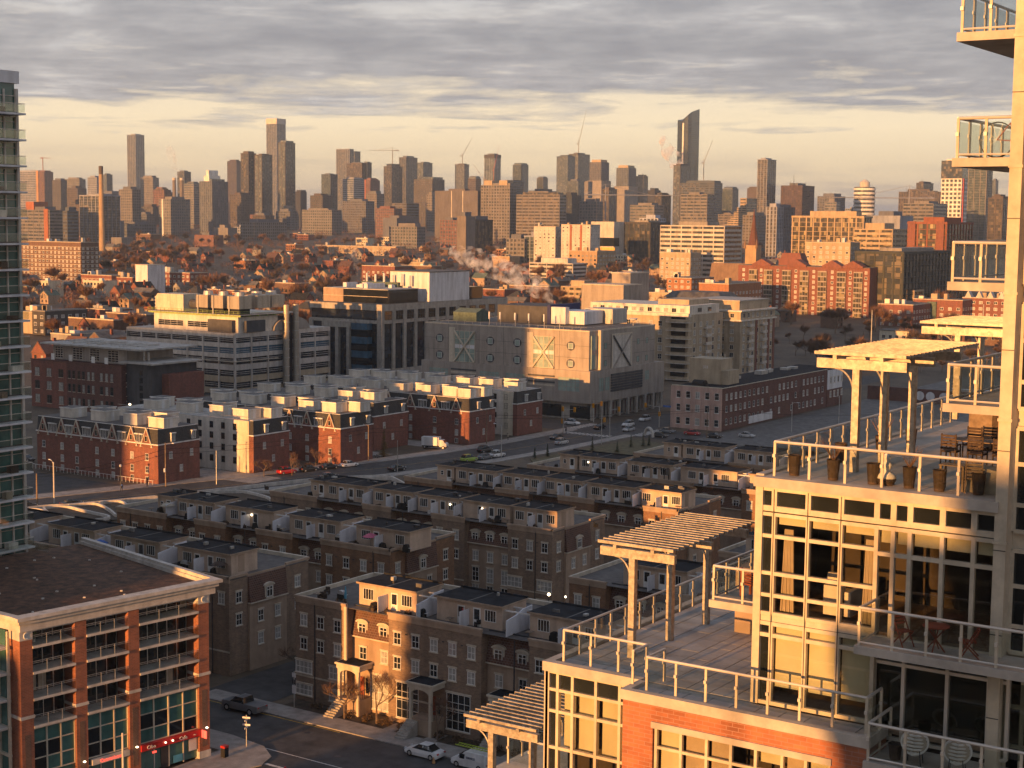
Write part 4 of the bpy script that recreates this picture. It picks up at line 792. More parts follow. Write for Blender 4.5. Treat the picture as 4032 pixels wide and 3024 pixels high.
PBM=PB.mesh('deck_planter',['wicker','hedge']); TBM=MB().box(-.4,.4,-.4,.4,.66,.7).tube((0,0,0),(0,0,.66),.04).mesh('deck_table',['wood_grey']); CVM=MB().hull([(-.5,-.3,0),(.5,-.3,0),(.5,.3,0),(-.5,.3,0)],[(-.35,-.2,.85),(.3,-.2,.95),(.3,.2,.95),(-.35,.2,.85)]).mesh('covered_grill',['black'])
for Y0_,xa,xb,n in((142,-175,-140,9),(167.3,-184,-133,14),(192.5,-176,-123,14),(218,-168,-116,12),(242.6,-158,-110,9),(140,-124,-84,10),(168,-100,-66,5)):
    for i in range(n):
        k=rnd.randrange(3); x=rnd.uniform(xa,xb); o=obj(('deck_planter','deck_table','covered_grill')[k],(PBM,TBM,CVM)[k],[],None,(x,Y0_+rnd.uniform(.8,1.7)+(.7 if 0 else 0),12.42),rnd.uniform(0,3)); tag(o,('small planter box on a shaded tan roof deck','small bare table on a shaded tan roof deck','black covered grill on a shaded tan roof deck')[k],('planter','table','barbecue')[k],('planter boxes','small tables','covered grills')[k]+' on the tan roof decks')
for i,(x,y) in enumerate([(-181,194.6),(-122.9,142),(-157,169),(-146,194),(-119.5,200),(-100.2,142.1),(-84,142.5),(-121.5,143.5),(-124,143.9)]):
    o=obj('deck_chair',MB().box(-.3,.3,-.3,.3,.3,.4).box(-.3,.3,.25,.32,.4,.85).box(-.3,-.24,-.3,.3,0,.55).box(.24,.3,-.3,.3,0,.55),rnd.choice(['white_paint','black','wicker']),None,(x,y,12.42),rnd.uniform(0,6)); tag(o,'small patio chair on a tan roof deck','chair','patio chairs on the tan roof decks')
# ---------------- red brick townhouse blocks with dark mansards and white roof boxes
def gable_mesh():
    b=MB(); b.xz([(-1.55,8.2),(1.55,8.2),(0,11.9)],-.2,.9,0)
    for s in(-1,1): b.xz([(s*1.9,8.1),(s*1.64,8.1),(0,11.85),(0,12.35)],-.3,-.05,1) if s>0 else b.xz([(0,12.35),(0,11.85),(-1.64,8.1),(-1.9,8.1)],-.3,-.05,1)
    b.box(-1.98,-1.4,-.3,.1,7.98,8.12,1); b.box(1.4,1.98,-.3,.1,7.98,8.12,1)
    b.box(-.42,.42,-.3,-.25,9.2,10.5,1); b.box(-.32,.32,-.31,-.295,9.3,10.4,2)
    return b.mesh('gable',['red_brick','trim','glass_dark'])
GM=gable_mesh()
def roof_box(t,x,y,w=4.6,d=4.2,z0=12.0,z1=14.3):
    p=obj('roof_box',MB().box(x,x+w,y,y+d,z0,z1),'white_stucco',t); obj('box_roof',MB().box(x-.12,x+w+.12,y-.12,y+d+.12,z1,z1+.1),'roof_grey',p); obj('box_trim',MB().box(x-.14,x+w+.14,y-.14,y-.10,z1-.12,z1+.13).box(x+w+.1,x+w+.14,y-.1,y+d+.14,z1-.12,z1+.13),'white_paint',p)
    obj('door',MB().box(x+w-.02,x+w+.04,y+d*.4,y+d*.4+.9,z0+.05,z0+2.0),'white_paint',p)
def brick_block(label,x0,x1,y0,y1,gx,front='red_brick',boxes=(),white=False):
    t=thing('brick_townhouses',label,'townhouses',((x0+x1)/2,(y0+y1)/2,0),0,'red brick townhouse blocks')
    zc=8.7
    if white:
        obj('wall',MB().box(x0,x1-1.4,y0,y1,0,11.9),'white_stucco',t); obj('end_wall',MB().box(x1-1.4,x1,y0+.02,y1,0,zc),'red_brick',t)
        us=[x0+2+i*3.7 for i in range(int((x1-1.4-x0)/3.7))]
        for z in(1.8,4.6,7.2,9.6)[(0 if x1>-246 else 0):]: wins(t,'y',y0,[(u,z) for u in us[-5:]],1.1,1.5,('glass_dark',),nx=2,nz=2,fr='dark_frame',sill=None,lint=None)
        obj('white_return',MB().box(x1-4.6,x1-1.4,y0-.03,y0,0,11.9),'cream_stucco',t)
        obj('deck_rail',MB().box(x0,x1-2,y0+.02,y0+.06,12.7,12.78),'rail_steel',t); a,c=x1-1.4,x1
    else:
        obj('wall',MB().box(x0,x1,y0,y1,0,zc),front,t); a,c=x0,x1
    ys=y0+.5
    obj('mansard',MB().hull([(a,y0+.02,zc+.14),(c-.02,y0+.02,zc+.14),(c-.02,y1,zc+.14),(a,y1,zc+.14)],[(a,ys,12.0),(c-.5,ys,12.0),(c-.5,y1,12.0),(a,y1,12.0)],0),'shingle',t)
    if white: obj('roof_deck',MB().box(x0,a,y0,y1,11.9,12.0),'roof_pale',t)
    obj('eave_trim',MB().box(a-.1,c+.25,y0-.25,y0+.1,zc-.1,zc+.13).box(c-.1,c+.25,y0+.1,y1+.1,zc-.1,zc+.13),'white_paint',t)
    obj('roof_edge',MB().box(a,c-.4,ys-.08,ys+.06,12.0,12.12).box(c-.56,c-.42,ys,y1,12.0,12.12),'white_paint',t)
    obj('roof_terrace',MB().box(a+.1,c-.6,ys+.1,y1,12.0,12.03),'deck',t)
    for g in gx: obj('gable',GM,[],t,(g,y0,0))
    if not white:
        us=sorted(gx)
        wins(t,'y',y0,[(u,z) for u in us for z in(2.3,5.1)],1.0,1.5,GD,nx=2,nz=2,fr='white_paint',sill='trim',lint=None)
        wins(t,'y',y0,[(u,.2) for u in us],1.0,1.3,GD,nx=2,nz=1,fr='white_paint',sill=None,lint=None)
        for u,v in zip(us,us[1:]):
            if v-u>4.6: 
                for s in(-.75,.75): obj('dormer_window',win_mesh(1.05,1.7,2,1,'white_paint','glass_dark',None,'white_paint',d=.3),[],t,((u+v)/2+s,y0+.15,8.95))
            elif v-u>3: 
                obj('stucco_inset',MB().box((u+v)/2-.8,(u+v)/2+.8,y0-.02,y0,4.2,8.0),'stucco',t); obj('balcony',MB().box((u+v)/2-.9,(u+v)/2+.9,y0-.5,y0,4.0,4.2),'white_paint',t); obj('bay_window',win_mesh(1.5,1.8,3,1,'white_paint','glass_dark',None,None),[],t,((u+v)/2,y0,2.0))
    d=y1-y0
    wins(t,'x',x1-.12,[(y0+d*.35,9.1),(y0+d*.85,9.1)],1.15,1.75,('glass_curtain',),nx=2,nz=1,fr='white_paint',sill=None,lint='white_paint',d=.35); wins(t,'x',x1,[(y0+d*.3,5.4),(y0+d*.8,5.4),(y0+d*.55,2.2)],.9,1.5,GD,nx=2,nz=2,fr='white_paint',sill='trim',lint=None)
    for bx in boxes: roof_box(t,*bx)
    return t
def bxs(xs,y,d=4.2): return [(x,y,4.8 if i%2 else 4.4,d,12.0,14.2+.15*((i*7)%3)) for i,x in enumerate(xs)]
brick_block('red brick townhouse block with five pointed gables, sunlit at its street corner',-293,-253.2,238,250.5,[-290.6,-284.3,-279.3,-272.6,-267.4,-261.3,-256.6],boxes=bxs([-288,-277.5,-266.8,-258.8],240.6)+bxs([-283,-272,-262.5],245.5,3.6))
brick_block('cream-walled townhouse block with a dark roofed brick end, behind the gabled corner',-292,-247.2,261.5,273.5,[],white=True,boxes=bxs([-285,-274,-263,-255.5],263.5)+bxs([-288,-279,-267,-253],268.5,3.8))
brick_block('brick townhouse block with two pairs of gables and a bright stair at the street',-292,-239.6,283,295,[-277,-270,-262,-255.5,-250,-242.8],boxes=bxs([-284,-274,-264,-255,-247.5],285.5)+bxs([-289,-279,-268,-259,-243.8],290,3.8))
brick_block('brick townhouse block set back behind the golden spruce',-296,-248.2,306,320,[],front='red_brick',boxes=bxs([-290,-280,-270,-262,-254.5],308.5)+bxs([-285,-275,-265,-258],314,3.8))
brick_block('brick townhouse block with a lit corner beside the parked box truck',-300,-235.3,329.3,341,[-290,-284,-276,-270,-262,-254.5,-246.5,-239.4],boxes=bxs([-294,-283,-273,-263.5,-254,-245.6,-241],331.5)+bxs([-289,-278,-268,-258,-249,-238.2-2],336,3.6))
brick_block('pale-fronted brick townhouse block nearest the street junction',-300,-235.2,351.3,363.8,[],white=True,boxes=bxs([-296,-287,-277,-267,-257,-249.5,-241],353.5)+bxs([-292,-282,-272,-262,-253,-244.5],358.5,3.6))
# ---------------- grey panel building with crossed braces and round windows
XB=thing('panel_building','grey panelled building with crossed braces, round windows and rooftop antennas','building',(-267,411,0))
obj('wall',MB().box(-297,-237.2,391.7,431,14.5,26.0),'panel_grey',XB); obj('base_wall',MB().box(-298,-236.4,391.0,436,5,14.5),'panel_grey',XB); obj('base_wall',MB().box(-296.5,-238,392.5,436,0,5),'concrete',XB)
obj('roof',MB().box(-296.8,-237.4,391.9,430.8,26.0,26.08),'roof_grey',XB); obj('roof_edge',MB().box(-297.1,-237.1,391.6,391.95,26.0,26.35).box(-237.45,-237.1,391.95,431.1,26.0,26.35).box(-297.1,-296.8,391.95,431,26,26.35),'trim',XB)
for z in(12.8,18.2,21.7): 
    obj('panel_joint',MB().box(-297.03,-237.17,391.66,391.7,z,z+.06).box(-237.2,-237.16,391.7,431,z,z+.06),'panel_dark',XB)
for x in(-288,-276.5,-267.5,-258.5,-247.5): obj('panel_joint',MB().box(x,x+.06,391.66,391.7,14.5,26),'panel_dark',XB)
def roundwin(x,z):
    b=MB(); n=20
    b.hull([(1.45*math.cos(2*math.pi*k/n),-.06,1.35*math.sin(2*math.pi*k/n)) for k in range(n)],[(1.45*math.cos(2*math.pi*k/n),.02,1.35*math.sin(2*math.pi*k/n)) for k in range(n)],0)
    b.box(-.8,.8,-.12,-.06,-.85,.85,1)
    for q in(-.86,.78): b.box(q,q+.08,-.16,-.06,-.86,.86,2); b.box(-.78,.78,-.16,-.06,q,q+.08,2)
    return b.mesh('round_window',['panel_dark','glass_pale','panel_white'])
RM=roundwin(0,0)
for x in(-291.4,-272.3,-262.4,-243.5):
    for z in(21.6,16.4): obj('round_window',RM,[],XB,(x,391.7,z))
for y,z in((401,21.4),(401,16.2),(420.5,21.6),(426,21.6),(420.5,16.2),(426,16.2)): obj('side_window',win_mesh(1.5,1.7,1,1,'panel_dark','glass_pale',None,None),[],XB,(-237.2,y,z-.8),math.pi/2)
def brace(face,u0,u1,z0,z1,glass):
    r=obj('braced_window',MB().box(u0,u1,391.5,391.7,z0,z1) if face=='y' else MB().box(-237.2,-236.95,u0,u1,z0,z1),glass,XB)
    b=MB()
    if face=='y':
        for i in range(5): x=u0+(u1-u0)*i/4; b.box(x-.07,x+.07,391.42,391.5,z0,z1)
        for z in(z0,z0+(z1-z0)*.28,(z0+z1)/2-.6,(z0+z1)/2+.6,z0+(z1-z0)*.75,z1): b.box(u0,u1,391.43,391.5,z-.07,z+.07)
        obj('pale_spandrel',MB().box(u0+.1,u1-.1,391.45,391.49,(z0+z1)/2-.6,(z0+z1)/2+.6),'panel_white',r)
        for a,c in(((u0,z1),(u1,z0)),((u0,z0),(u1,z1))): obj('brace',MB().tube((a[0],391.15,a[1]),(c[0],391.15,c[1]),.3,None,6),'trim',r)
        obj('surround',MB().box(u0-2.2,u0-.1,391.45,391.7,z0-.5,z1+1),'trim',r)
    else:
        for a,c in(((u0,z1),(u1,z0)),((u0,z0),(u1,z1))): obj('brace',MB().tube((-236.7,a[0],a[1]),(-236.7,c[0],c[1]),.28,None,6),'panel_dark' if a[1]==z1 else 'panel_grey',r)
        b.box(-236.95,-236.8,u0-.6,u0,z0-.6,z1+.6); b.box(-236.95,-236.8,u1,u1+.6,z0-.6,z1+.6); b.box(-236.95,-236.8,u0,u1,z1,z1+.6); b.box(-236.95,-236.8,u0,u1,z0-1.0,z0)
    obj('window_frames',b,'trim',r)
brace('y',-285.5,-278,14.7,24.2,'glass_pale'); brace('y',-256.6,-249.2,14.7,24.0,'glass_pale'); brace('x',404.8,415.6,14.2,24.2,'pale_concrete')
r=obj('corner_window',MB().box(-237.2,-236.9,392.6,395.6,15,24.8),'glass_pale',XB); obj('corner_fin',MB().box(-237.2,-236.0,396.2,397.2,14.6,26.3),'trim',XB); obj('corner_spandrel',MB().box(-236.9,-236.86,392.6,395.6,19.2,20.6),'panel_grey',r)
for a,c in((-295,-287.4),(-275.8,-268.4),(-266.2,-259),(-247.4,-239.8)):
    obj('strip_window',win_mesh(round(c-a,1),4.3 if a>-250 else 2.6,5,3,'panel_grey','glass_pale',None,None,bar=.12),[],XB,((a+c)/2,391.0,8.2 if a>-250 else 9.9))
for a,c in((-286.5,-277),(-258,-248.5)):
    for k in range(4): obj('louvre_band',MB().box(a,c,390.9,391.0,9.4+k*.9,9.9+k*.9),'panel_dark' if k%2 else 'trim',XB)
for k in range(7): obj('louvre',MB().box(-236.4,-236.2,403,422,7.6+k*.78,8.25+k*.78),'panel_dark',XB)
for y,z in((397.5,8.2),(401,8.2),(425,9.5)): obj('side_window',win_mesh(2.6,4.0 if y<403 else 3,2,3,'panel_grey','glass_pale',None,None),[],XB,(-236.4,y,z),math.pi/2)
for i in range(9):
    y=392.4+i*5.2; obj('arcade_column',MB().box(-237,-236.2,y,y+1.1,0,5),'concrete',XB)
    if i<8: obj('shop_window',MB().box(-238.02,-237.96,y+1.3,y+5,.4,4.2),'glass_dark' if i%2 else 'dark_brick',XB)
for i in range(6): x=-294+i*10; obj('shop_window',MB().box(x,x+7,392.4,392.5,.4,4.0),'glass_dark',XB)
obj('roof_penthouse',MB().box(-283,-264,411,428,26.1,31.6),'panel_dark',XB); obj('blue_panel',MB().box(-264,-262.8,410.5,428,26.1,32.2),'panel_blue',XB); obj('white_plant_box',MB().box(-262.7,-257.5,410.8,413,26.4,31.6).box(-262.7,-252,413,424,26.4,30.4),'panel_white',XB); obj('louvred_plant',MB().box(-259,-249,425,434,26.2,30.8),'steel',XB)
obj('roof_hut',MB().yz([(405,26.1),(412,26.1),(412,29),(408.5,30.2),(405,29)],-296,-287),'copper',XB)
for i,x in enumerate((-276,-272,-266.5,-261.5,-256,-250.5)):
    p=obj('antenna_mast',MB().tube((x,396.5,26),(x,396.5,28.6),.09),'steel',XB); obj('antenna_panel',MB().box(x-.22,x+.22,396.2,396.45,28.0,30.2),'panel_white',p)
o=obj('satellite_dish',MB().ring([(.1,0),(1.0,.25),(1.45,.75),(1.4,.78)],14,(-241,424)),'panel_white',XB,(0,0,27.6)); obj('dish_stand',MB().tube((-241,424,26),(-241,424,27.7),.12),'steel',XB)
b=MB()
for x in range(-295,-239,3): b.box(x,x+.06,393,393.06,26.1,27.1)
b.box(-295,-239,393,393.06,27.05,27.1); b.box(-239.1,-239.04,393,429,27.05,27.1); obj('roof_rail',b,'rail_steel',XB)
# ---------------- silver banded lab building with cooling towers
SB=thing('lab_building','silver banded lab building with rooftop cooling towers and twin flues','building',(-387,398,0))
x0,x1,y0,y1=-413,-362,374.5,422
obj('glazing',MB().box(x0+.5,x1-.5,y0+.5,y1-.5,0,20.2),'office_glass',SB)
LV=[(1.2,'beige_wall'),(5.2,'beige_wall'),(9.2,'silver'),(13.0,'silver'),(16.4,'silver'),(19.6,'silver')]
for z,mt in LV: obj('floor_band',MB().box(x0,x1,y0,y1,z-(.95 if z<10 else .7),z+(.95 if z<10 else .75)),mt,SB)
obj('blue_glass_band',MB().box(x0+.3,x1-.3,y0+.3,y1-.3,13.7,15.7),'glass_blue',SB)
for z in(2.9,3.5,6.9,7.5,10.9,11.6,14.2,14.9,17.8,18.4): obj('louvre_rail',MB().box(x0+.1,x1-.1,y0+.1,y1-.1,z,z+.1),'silver',SB)
for i in range(8): x=x0+i*(x1-x0)/7; obj('column',MB().box(max(x0-.05,x-.3),min(x1+.05,x+.3),y0-.08,y0+.6,0,20),'silver',SB)
for i in range(7): y=y0+i*(y1-y0)/6; obj('column',MB().box(x1-.6,x1+.08,max(y0,y-.3),min(y1,y+.3),0,20),'silver',SB)
obj('sun_shelf',MB().box(x0+20,x1+.9,y0-.9,y0,11.2,11.35).box(x1,x1+.9,y0,y0+20,11.2,11.35),'trim',SB)
obj('roof',MB().box(x0+.3,x1-.3,y0+.3,y1-.3,20.2,20.4),'roof_pale',SB); obj('upper_storey',MB().box(-402,-361.8-1,377,396,20.4,25.6),'white_stucco',SB)
obj('upper_window',win_mesh(12,2.0,4,3,'silver','glass_dark',None,None,bar=.12),[],SB,(-394,377,21.6)); obj('upper_window',win_mesh(12,2.0,4,3,'silver','glass_dark',None,None,bar=.12),[],SB,(-380,377,21.6)); 
obj('upper_plant',MB().box(-375,-364,375.3,376.9,20.6,24.6),'panel_dark',SB); obj('side_plant',MB().box(-361.9,-361,379,388,20.6,24.4),'panel_dark',SB)
for i in range(6):
    z=25.7 if i<3 else 26.0; obj('platform_beam',MB().box(-404+i*.0,-361,376.2+i*4.2,376.6+i*4.2,25.7,26.2),'rail_green',SB)
b=MB()
for i in range(22): x=-404+i*2.0; b.box(x,x+.1,376,376.1,26.2,27.5)
for z in(26.9,27.45): b.box(-404,-361,376,376.08,z,z+.08); b.box(-361,-360.9,376,404,z,z+.08)
obj('platform_rail',b,'rail_green',SB); obj('platform_floor',MB().box(-404,-361,376.2,404,26.2,26.35),'steel',SB)
obj('generator_housing',MB().xz([(-402.4,26.6),(-389,26.6),(-389,32.2),(-401.2,32.2),(-402.4,31.0)],378,386),'cream_stucco',SB)
for k in range(4): obj('intake_louvre',MB().box(-403,-402.3,378.3,385.7,27.3+k*1.1,27.8+k*1.1),'steel',SB)
obj('generator_duct',MB().tube((-389,382,29),(-384.5,382,28.5),1.6,1.2,10),'panel_dark',SB)
for i,x in enumerate((-382.5,-375.5,-368.2)):
    c=obj('cooling_tower',MB().box(x,x+5.4,377.5,383.5,28.2,32.4),'galv',SB); obj('tower_base',MB().box(x+.4,x+5,378,383,26.3,28.2),'black',c); obj('fan_stack',MB().ring([(1.7,32.4),(1.5,33.6),(1.55,33.7)],14,(x+2.7,380.5)),'steel',c); obj('ladder',MB().box(x+.8,x+1.3,377.2,377.4,26.3,32.4),'rail_steel',c)
for i,(y,x) in enumerate(((386,-369),(393,-369))): 
    c=obj('cooling_tower',MB().box(x,x+6.4,y,y+6.2,28.2,32.4),'galv',SB); obj('fan_stack',MB().ring([(1.9,32.4),(1.7,33.7)],14,(x+3.2,y+3)),'steel',c)
obj('barrel_roof',MB().yz([(400+9*math.cos(a)+2,20.4+4.6*math.sin(a)) for a in [k*math.pi/10 for k in range(11)]],-372,-361.6),'panel_grey',SB)
for y in(397.8,402.6):
    p=obj('flue_stack',MB().tube((-360.6,y,0),(-360.6,y,29),1.0,None,12),'galv',SB)
    for z in range(2,29,3): obj('flue_ring',MB().ring([(1.12,z),(1.12,z+.25)],12,(-360.6,y)),'steel',p)
obj('flue_shaft',MB().box(-361.9,-361.2,398.8,401.6,0,25.5),'black',SB)
# ---------------- dark glass office with white roof box
DO=thing('dark_office','black glass office with concrete columns and a white rooftop box','building',(-375,485,0))
x0,x1,y0,y1=-392.5,-358,446,527
obj('glazing',MB().box(x0+.5,x1-.5,y0+.5,y1-.5,0,26),'office_glass',DO); obj('base',MB().box(x0,x1,y0,y1,0,3.4),'concrete',DO)
obj('cornice',MB().box(x0,x1,y0,y1,25.0,27.2),'concrete',DO); obj('upper_band',MB().box(x0,x1,y0,y1,20.2,21.4),'concrete',DO)
for x in(x0+.6,-385.5,-372.8,-365.2,x1-1.1): obj('column',MB().box(x-1.0,x+1.0,y0-.15,y0+.8,3.4,21 if x not in(x1-1.1,) else 27.2),'concrete',DO)
obj('corner_column',MB().box(x1-2.2,x1+.1,y0-.12,y0+1.4,3.4,27.25),'concrete',DO)
for i in range(12):
    y=y0+7+i*6.6; obj('column',MB().box(x1-.8,x1+.15,y-.8,y+.8,3.4,25),'concrete',DO)
    if y<525: obj('upper_window',win_mesh(4.2,3.4,3,2,'panel_dark','glass_black',None,None,bar=.14),[],DO,(x1+.02,y-3.3,21.5),math.pi/2)
obj('upper_wall',MB().box(x1-.6,x1,y0+1,y1,21.4,25),'concrete',DO)
obj('portico',MB().box(-382.5,-370.2,442.5,446,18.6,20.8),'concrete',DO)
for x in(-381.8,-376.6,-371.2): obj('portico_column',MB().box(x-.7,x+.7,442.6,444,0,18.6),'concrete',DO)
obj('portico_glass',MB().box(-382,-366,444.2,446,0,18.5),'office_glass',DO)
obj('corner_glass',MB().box(-370,-362.5,443.2,446,3.4,20.3),'glass_blue',DO)
for z in(5.2,10.3,15.4): obj('dark_glass_band',MB().box(-370.05,-362.45,443.1,446,z,z+2.6),'glass_black',DO)
obj('attic',MB().box(-390.5,-360,452,470,27.2,32.2),'glass_black',DO); obj('attic_wall',MB().box(-390.7,-381,451.7,462,27.2,32.3),'stucco',DO); obj('attic_line',MB().box(-390.8,-359.9,451.6,451.7,29.6,29.75),'trim',DO)
obj('attic_roof',MB().box(-390.7,-359.8,451.8,470.2,32.2,32.5),'roof_pale',DO); obj('roof',MB().box(x0+.2,x1-.2,y0+.2,y1-.2,27.2,27.3),'roof_grey',DO)
for i in range(14): x=rnd.uniform(-388,-363); w=rnd.uniform(.8,2.4); obj('roof_unit',MB().box(x,x+w,454+rnd.uniform(0,9),465,32.5,32.5+rnd.uniform(.6,1.8)),'panel_white',DO)
obj('green_plant_house',MB().box(-389,-371,472,482,27.3,34.2),'copper',DO)
for i in range(6): x=-387+i*4.2; obj('exhaust_pipe',MB().tube((x,473,33),(x,473,37.5-.5*(i%2)),.42,None,8),'panel_white',DO)
obj('white_roof_box',MB().box(-377,-358.2,474.7,500.5,27.2,38.3),'panel_white',DO); obj('box_coping',MB().box(-377.2,-358,474.5,500.7,38.3,38.6),'roof_grey',DO); obj('dark_attic',MB().box(-376,-360,501,512,27.3,32),'glass_black',DO)
# ---------------- brick loft with glazed penthouse
LF=thing('loft_building','dark red brick loft with a glazed grey penthouse and pale roof','building',(-371,325,0))
obj('wall',MB().box(-391,-351,316,342,0,14.4),'dark_brick',LF); obj('sunlit_brick',MB().box(-391.02,-375,315.97,316,0,14.2),'red_brick',LF); obj('coping',MB().box(-391.2,-350.8,315.8,316.2,14.4,14.65),'dark_brick',LF)  # left part of the front faced in redder brick
for z in(9.6,5.6,1.4):
    wins(LF,'y',315.97,[(-388.2+i*5.4,z) for i in range(3)],2.1,2.5,('glass_curtain','glass_dark'),nx=2,nz=2,fr='dark_frame',sill='trim',lint=None)
    wins(LF,'y',316,[(-373.6+i*1.95+(i//2)*.35,z) for i in range(6)],1.15,2.4,('glass_curtain','glass_dark'),nx=1,nz=2,fr='dark_frame',sill='trim',lint=None); wins(LF,'y',316,[(-359.5+i*2.2,z) for i in range(3)],1.2,2.4,('glass_dark','glass_curtain'),nx=1,nz=2,fr='dark_frame',sill='trim',lint=None); wins(LF,'x',-351,[(318.5,z)],1.5,2.6,GD,nx=1,nz=2,fr='dark_frame')
obj('penthouse',MB().box(-385,-352.5,319.5,338,14.6,19.2),'panel_grey',LF); obj('penthouse_roof',MB().box(-388,-344,317,340,19.2,19.7),'roof_pale',LF)
for x,w in((-383.5,3.6),(-375.5,4.4),(-368,4.4),(-360,4.6)): obj('penthouse_window',win_mesh(w,3.6,3,5,'pale_concrete','glass_dark',None,None,bar=.12),[],LF,(x+w/2-.5,319.5,15.0))
for x in(-382.5,-374.5,-364.5,-358.8): obj('terrace_door',MB().box(x,x+1.5,316.6,316.7,14.7,16.6),'white_paint',LF)
obj('stair_core',MB().box(-351,-340.5,318,336,0,15.4),'panel_dark',LF); obj('core_roof',MB().box(-352.5,-338.5,316.5,337,15.4,15.9),'roof_pale',LF)
for z in(1,3.2,5.4,7.6,9.8,12): obj('core_window',MB().box(-345.6,-344.2,317.94,318.0,z,z+1.5),'glass_dark',LF)
for x in(-347.8,-345.9): obj('flue',MB().tube((x,322,15.9),(x,322,18.6),.35,None,8),'steel',LF)
for i in range(18): x=rnd.uniform(-386,-348); obj('roof_unit',MB().box(x,x+rnd.uniform(.4,1),rnd.uniform(320,330),332,19.7,19.7+rnd.uniform(.2,.5)),'steel',LF)
obj('rear_brick',MB().box(-340.5,-337.5,322,336,0,12.5),'red_brick',LF)
# ---------------- pink painted warehouse
PK=thing('pink_warehouse','long brick warehouse with a pink painted street front and beige roof box','building',(-203,432,0))
obj('front_wall',MB().box(-211,-195.6,394.3,395,0,12.0),'pink_paint',PK); obj('wall',MB().box(-210.9,-195.5,395,469,0,11.8),'dark_brick',PK); obj('end_wall',MB().box(-210.9,-195.3,469,481,0,5.5),'dark_brick',PK); obj('end_upper',MB().box(-210.9,-195.3,469,481,5.5,11.6),'panel_white',PK)
obj('roof',MB().box(-210.7,-195.7,395.2,480.8,11.8,11.95),'roof_dark',PK); obj('roof_edge',MB().box(-211.1,-195.4,394.2,394.6,12,12.25).box(-195.75,-195.4,394.6,469,11.95,12.1),'trim',PK)
for x in(-209.6,-206.6,-203.3,-200.3,-197.3): obj('pilaster',MB().box(x-1.75,x-1.45,394.18,394.3,0,12),'pink_paint',PK)
for z in(8.7,5.0,1.2):
    for i,x in enumerate((-208.9,-205.9,-202.9,-199.9,-196.9)): obj('window',win_mesh(1.35,1.95,2 if i==2 else 1,2,'white_paint','glass_dark' if i!=2 else 'glass_curtain','white_paint',None),[],PK,(x,394.3,z))
for z in(8.6,5.2,1.6):
    for i in range(24):
        if rnd.random()<.8: obj('window',win_mesh(1.1,1.7,1,2,'white_paint',rnd.choice(['glass_dark','glass_curtain']),'white_paint',None),[],PK,(-195.5,397.5+i*2.95,z),math.pi/2)
wins(PK,'x',-195.3,[(471.5+i*3,7.5) for i in range(4)]+[(471.5+i*3,3) for i in range(4)],1.3,1.8,GD,nx=2,nz=2)
obj('roof_box',MB().box(-211,-201,404.5,412,12,19.2),'beige_wall',PK); obj('box_wing',MB().box(-201,-198.8,405,412,12,16),'beige_wall',PK); obj('painted_band',MB().box(-195.4,-195.35,412,428,.4,2.6),'panel_white',PK)
text(PK,'333',1.1,(-205.8,404.46,16.4),(math.pi/2,0,0),'panel_white',ext=.01)
for i in range(9): y=rnd.uniform(415,466); obj('roof_unit',MB().box(-207,-207+rnd.uniform(1,3),y,y+rnd.uniform(1,4),11.95,12+rnd.uniform(.5,1.4)),'steel',PK)
obj('roof_drum',MB().yz([(399+1.6*math.cos(a),12+1.6*math.sin(a)) for a in [k*math.pi/8 for k in range(9)]],-206.5,-203),'black',PK)
for i in range(6): x=-208+i*1.2; obj('vent_pipe',MB().tube((x,409,19.2),(x,409,20.4),.12),'steel',PK)
# ---------------- beige terraced condos behind
BC=thing('terrace_condos','beige terraced condos with stacked rounded balconies behind the panel building','building',(-290,530,0))
obj('wall',MB().box(-312,-268,512,540,0,24.3),'beige_wall',BC); obj('attic_storey',MB().box(-311,-268.6,514,538,24.3,27.6),'white_stucco',BC); obj('setback',MB().box(-285,-272,520,536,27.6,29.5),'beige_wall',BC); obj('terrace_ledge',MB().box(-312.2,-267.7,511.5,513.9,23.6,24.8),'white_stucco',BC)
wins(BC,'y',514,[(-309+i*3.4,25.0) for i in range(12)],1.9,1.6,GD,nx=2,nz=1,fr='white_paint',sill=None,lint=None)
for k in range(7): wins(BC,'y',512,[(x,1.6+3.05*k) for x in(-283.5,-279.6,-309,-305,-301,-297,-293,-289)],1.6,1.9,GD,nx=2,nz=2,fr='white_paint',sill='trim',lint=None)
wins(BC,'x',-268,[(y,1.4+3.05*k) for k in range(7) for y in(517,522,527,532,537)],1.6,1.8,GD,nx=2,nz=1,fr='white_paint',sill='trim',lint=None)
for k in range(6): obj('side_balcony',MB().box(-268,-266.5,524,528.5,3.6+3.05*k,3.85+3.05*k).box(-266.6,-266.5,524,528.5,3.85+3.05*k,4.7+3.05*k),'pale_concrete',BC)
obj('side_attic_window',win_mesh(3.2,1.7,3,1,'white_paint','glass_dark',None,None),[],BC,(-268.6,522,25.0),math.pi/2); obj('side_attic_window',win_mesh(3.2,1.7,3,1,'white_paint','glass_dark',None,None),[],BC,(-268.6,530,25.0),math.pi/2)
for k in range(8):
    z=.5+k*3.0; s=obj('balcony',MB().prism([(-276.5,512),(-276.5,510.4),(-274.5,509.4),(-271,509.0),(-267.6,509.2),(-266.9,510.5),(-266.9,513)],z,z+.25),'pale_concrete',BC); obj('balcony_rail',MB().prism([(-276.5,512),(-276.5,510.4),(-274.5,509.4),(-271,509.0),(-267.6,509.2),(-266.9,510.5),(-266.9,513)],z+.25,z+1.15),'beige_wall',s); obj('balcony_door',MB().box(-275,-269,511.9,512,z+1.1,z+2.8),'glass_black',BC)

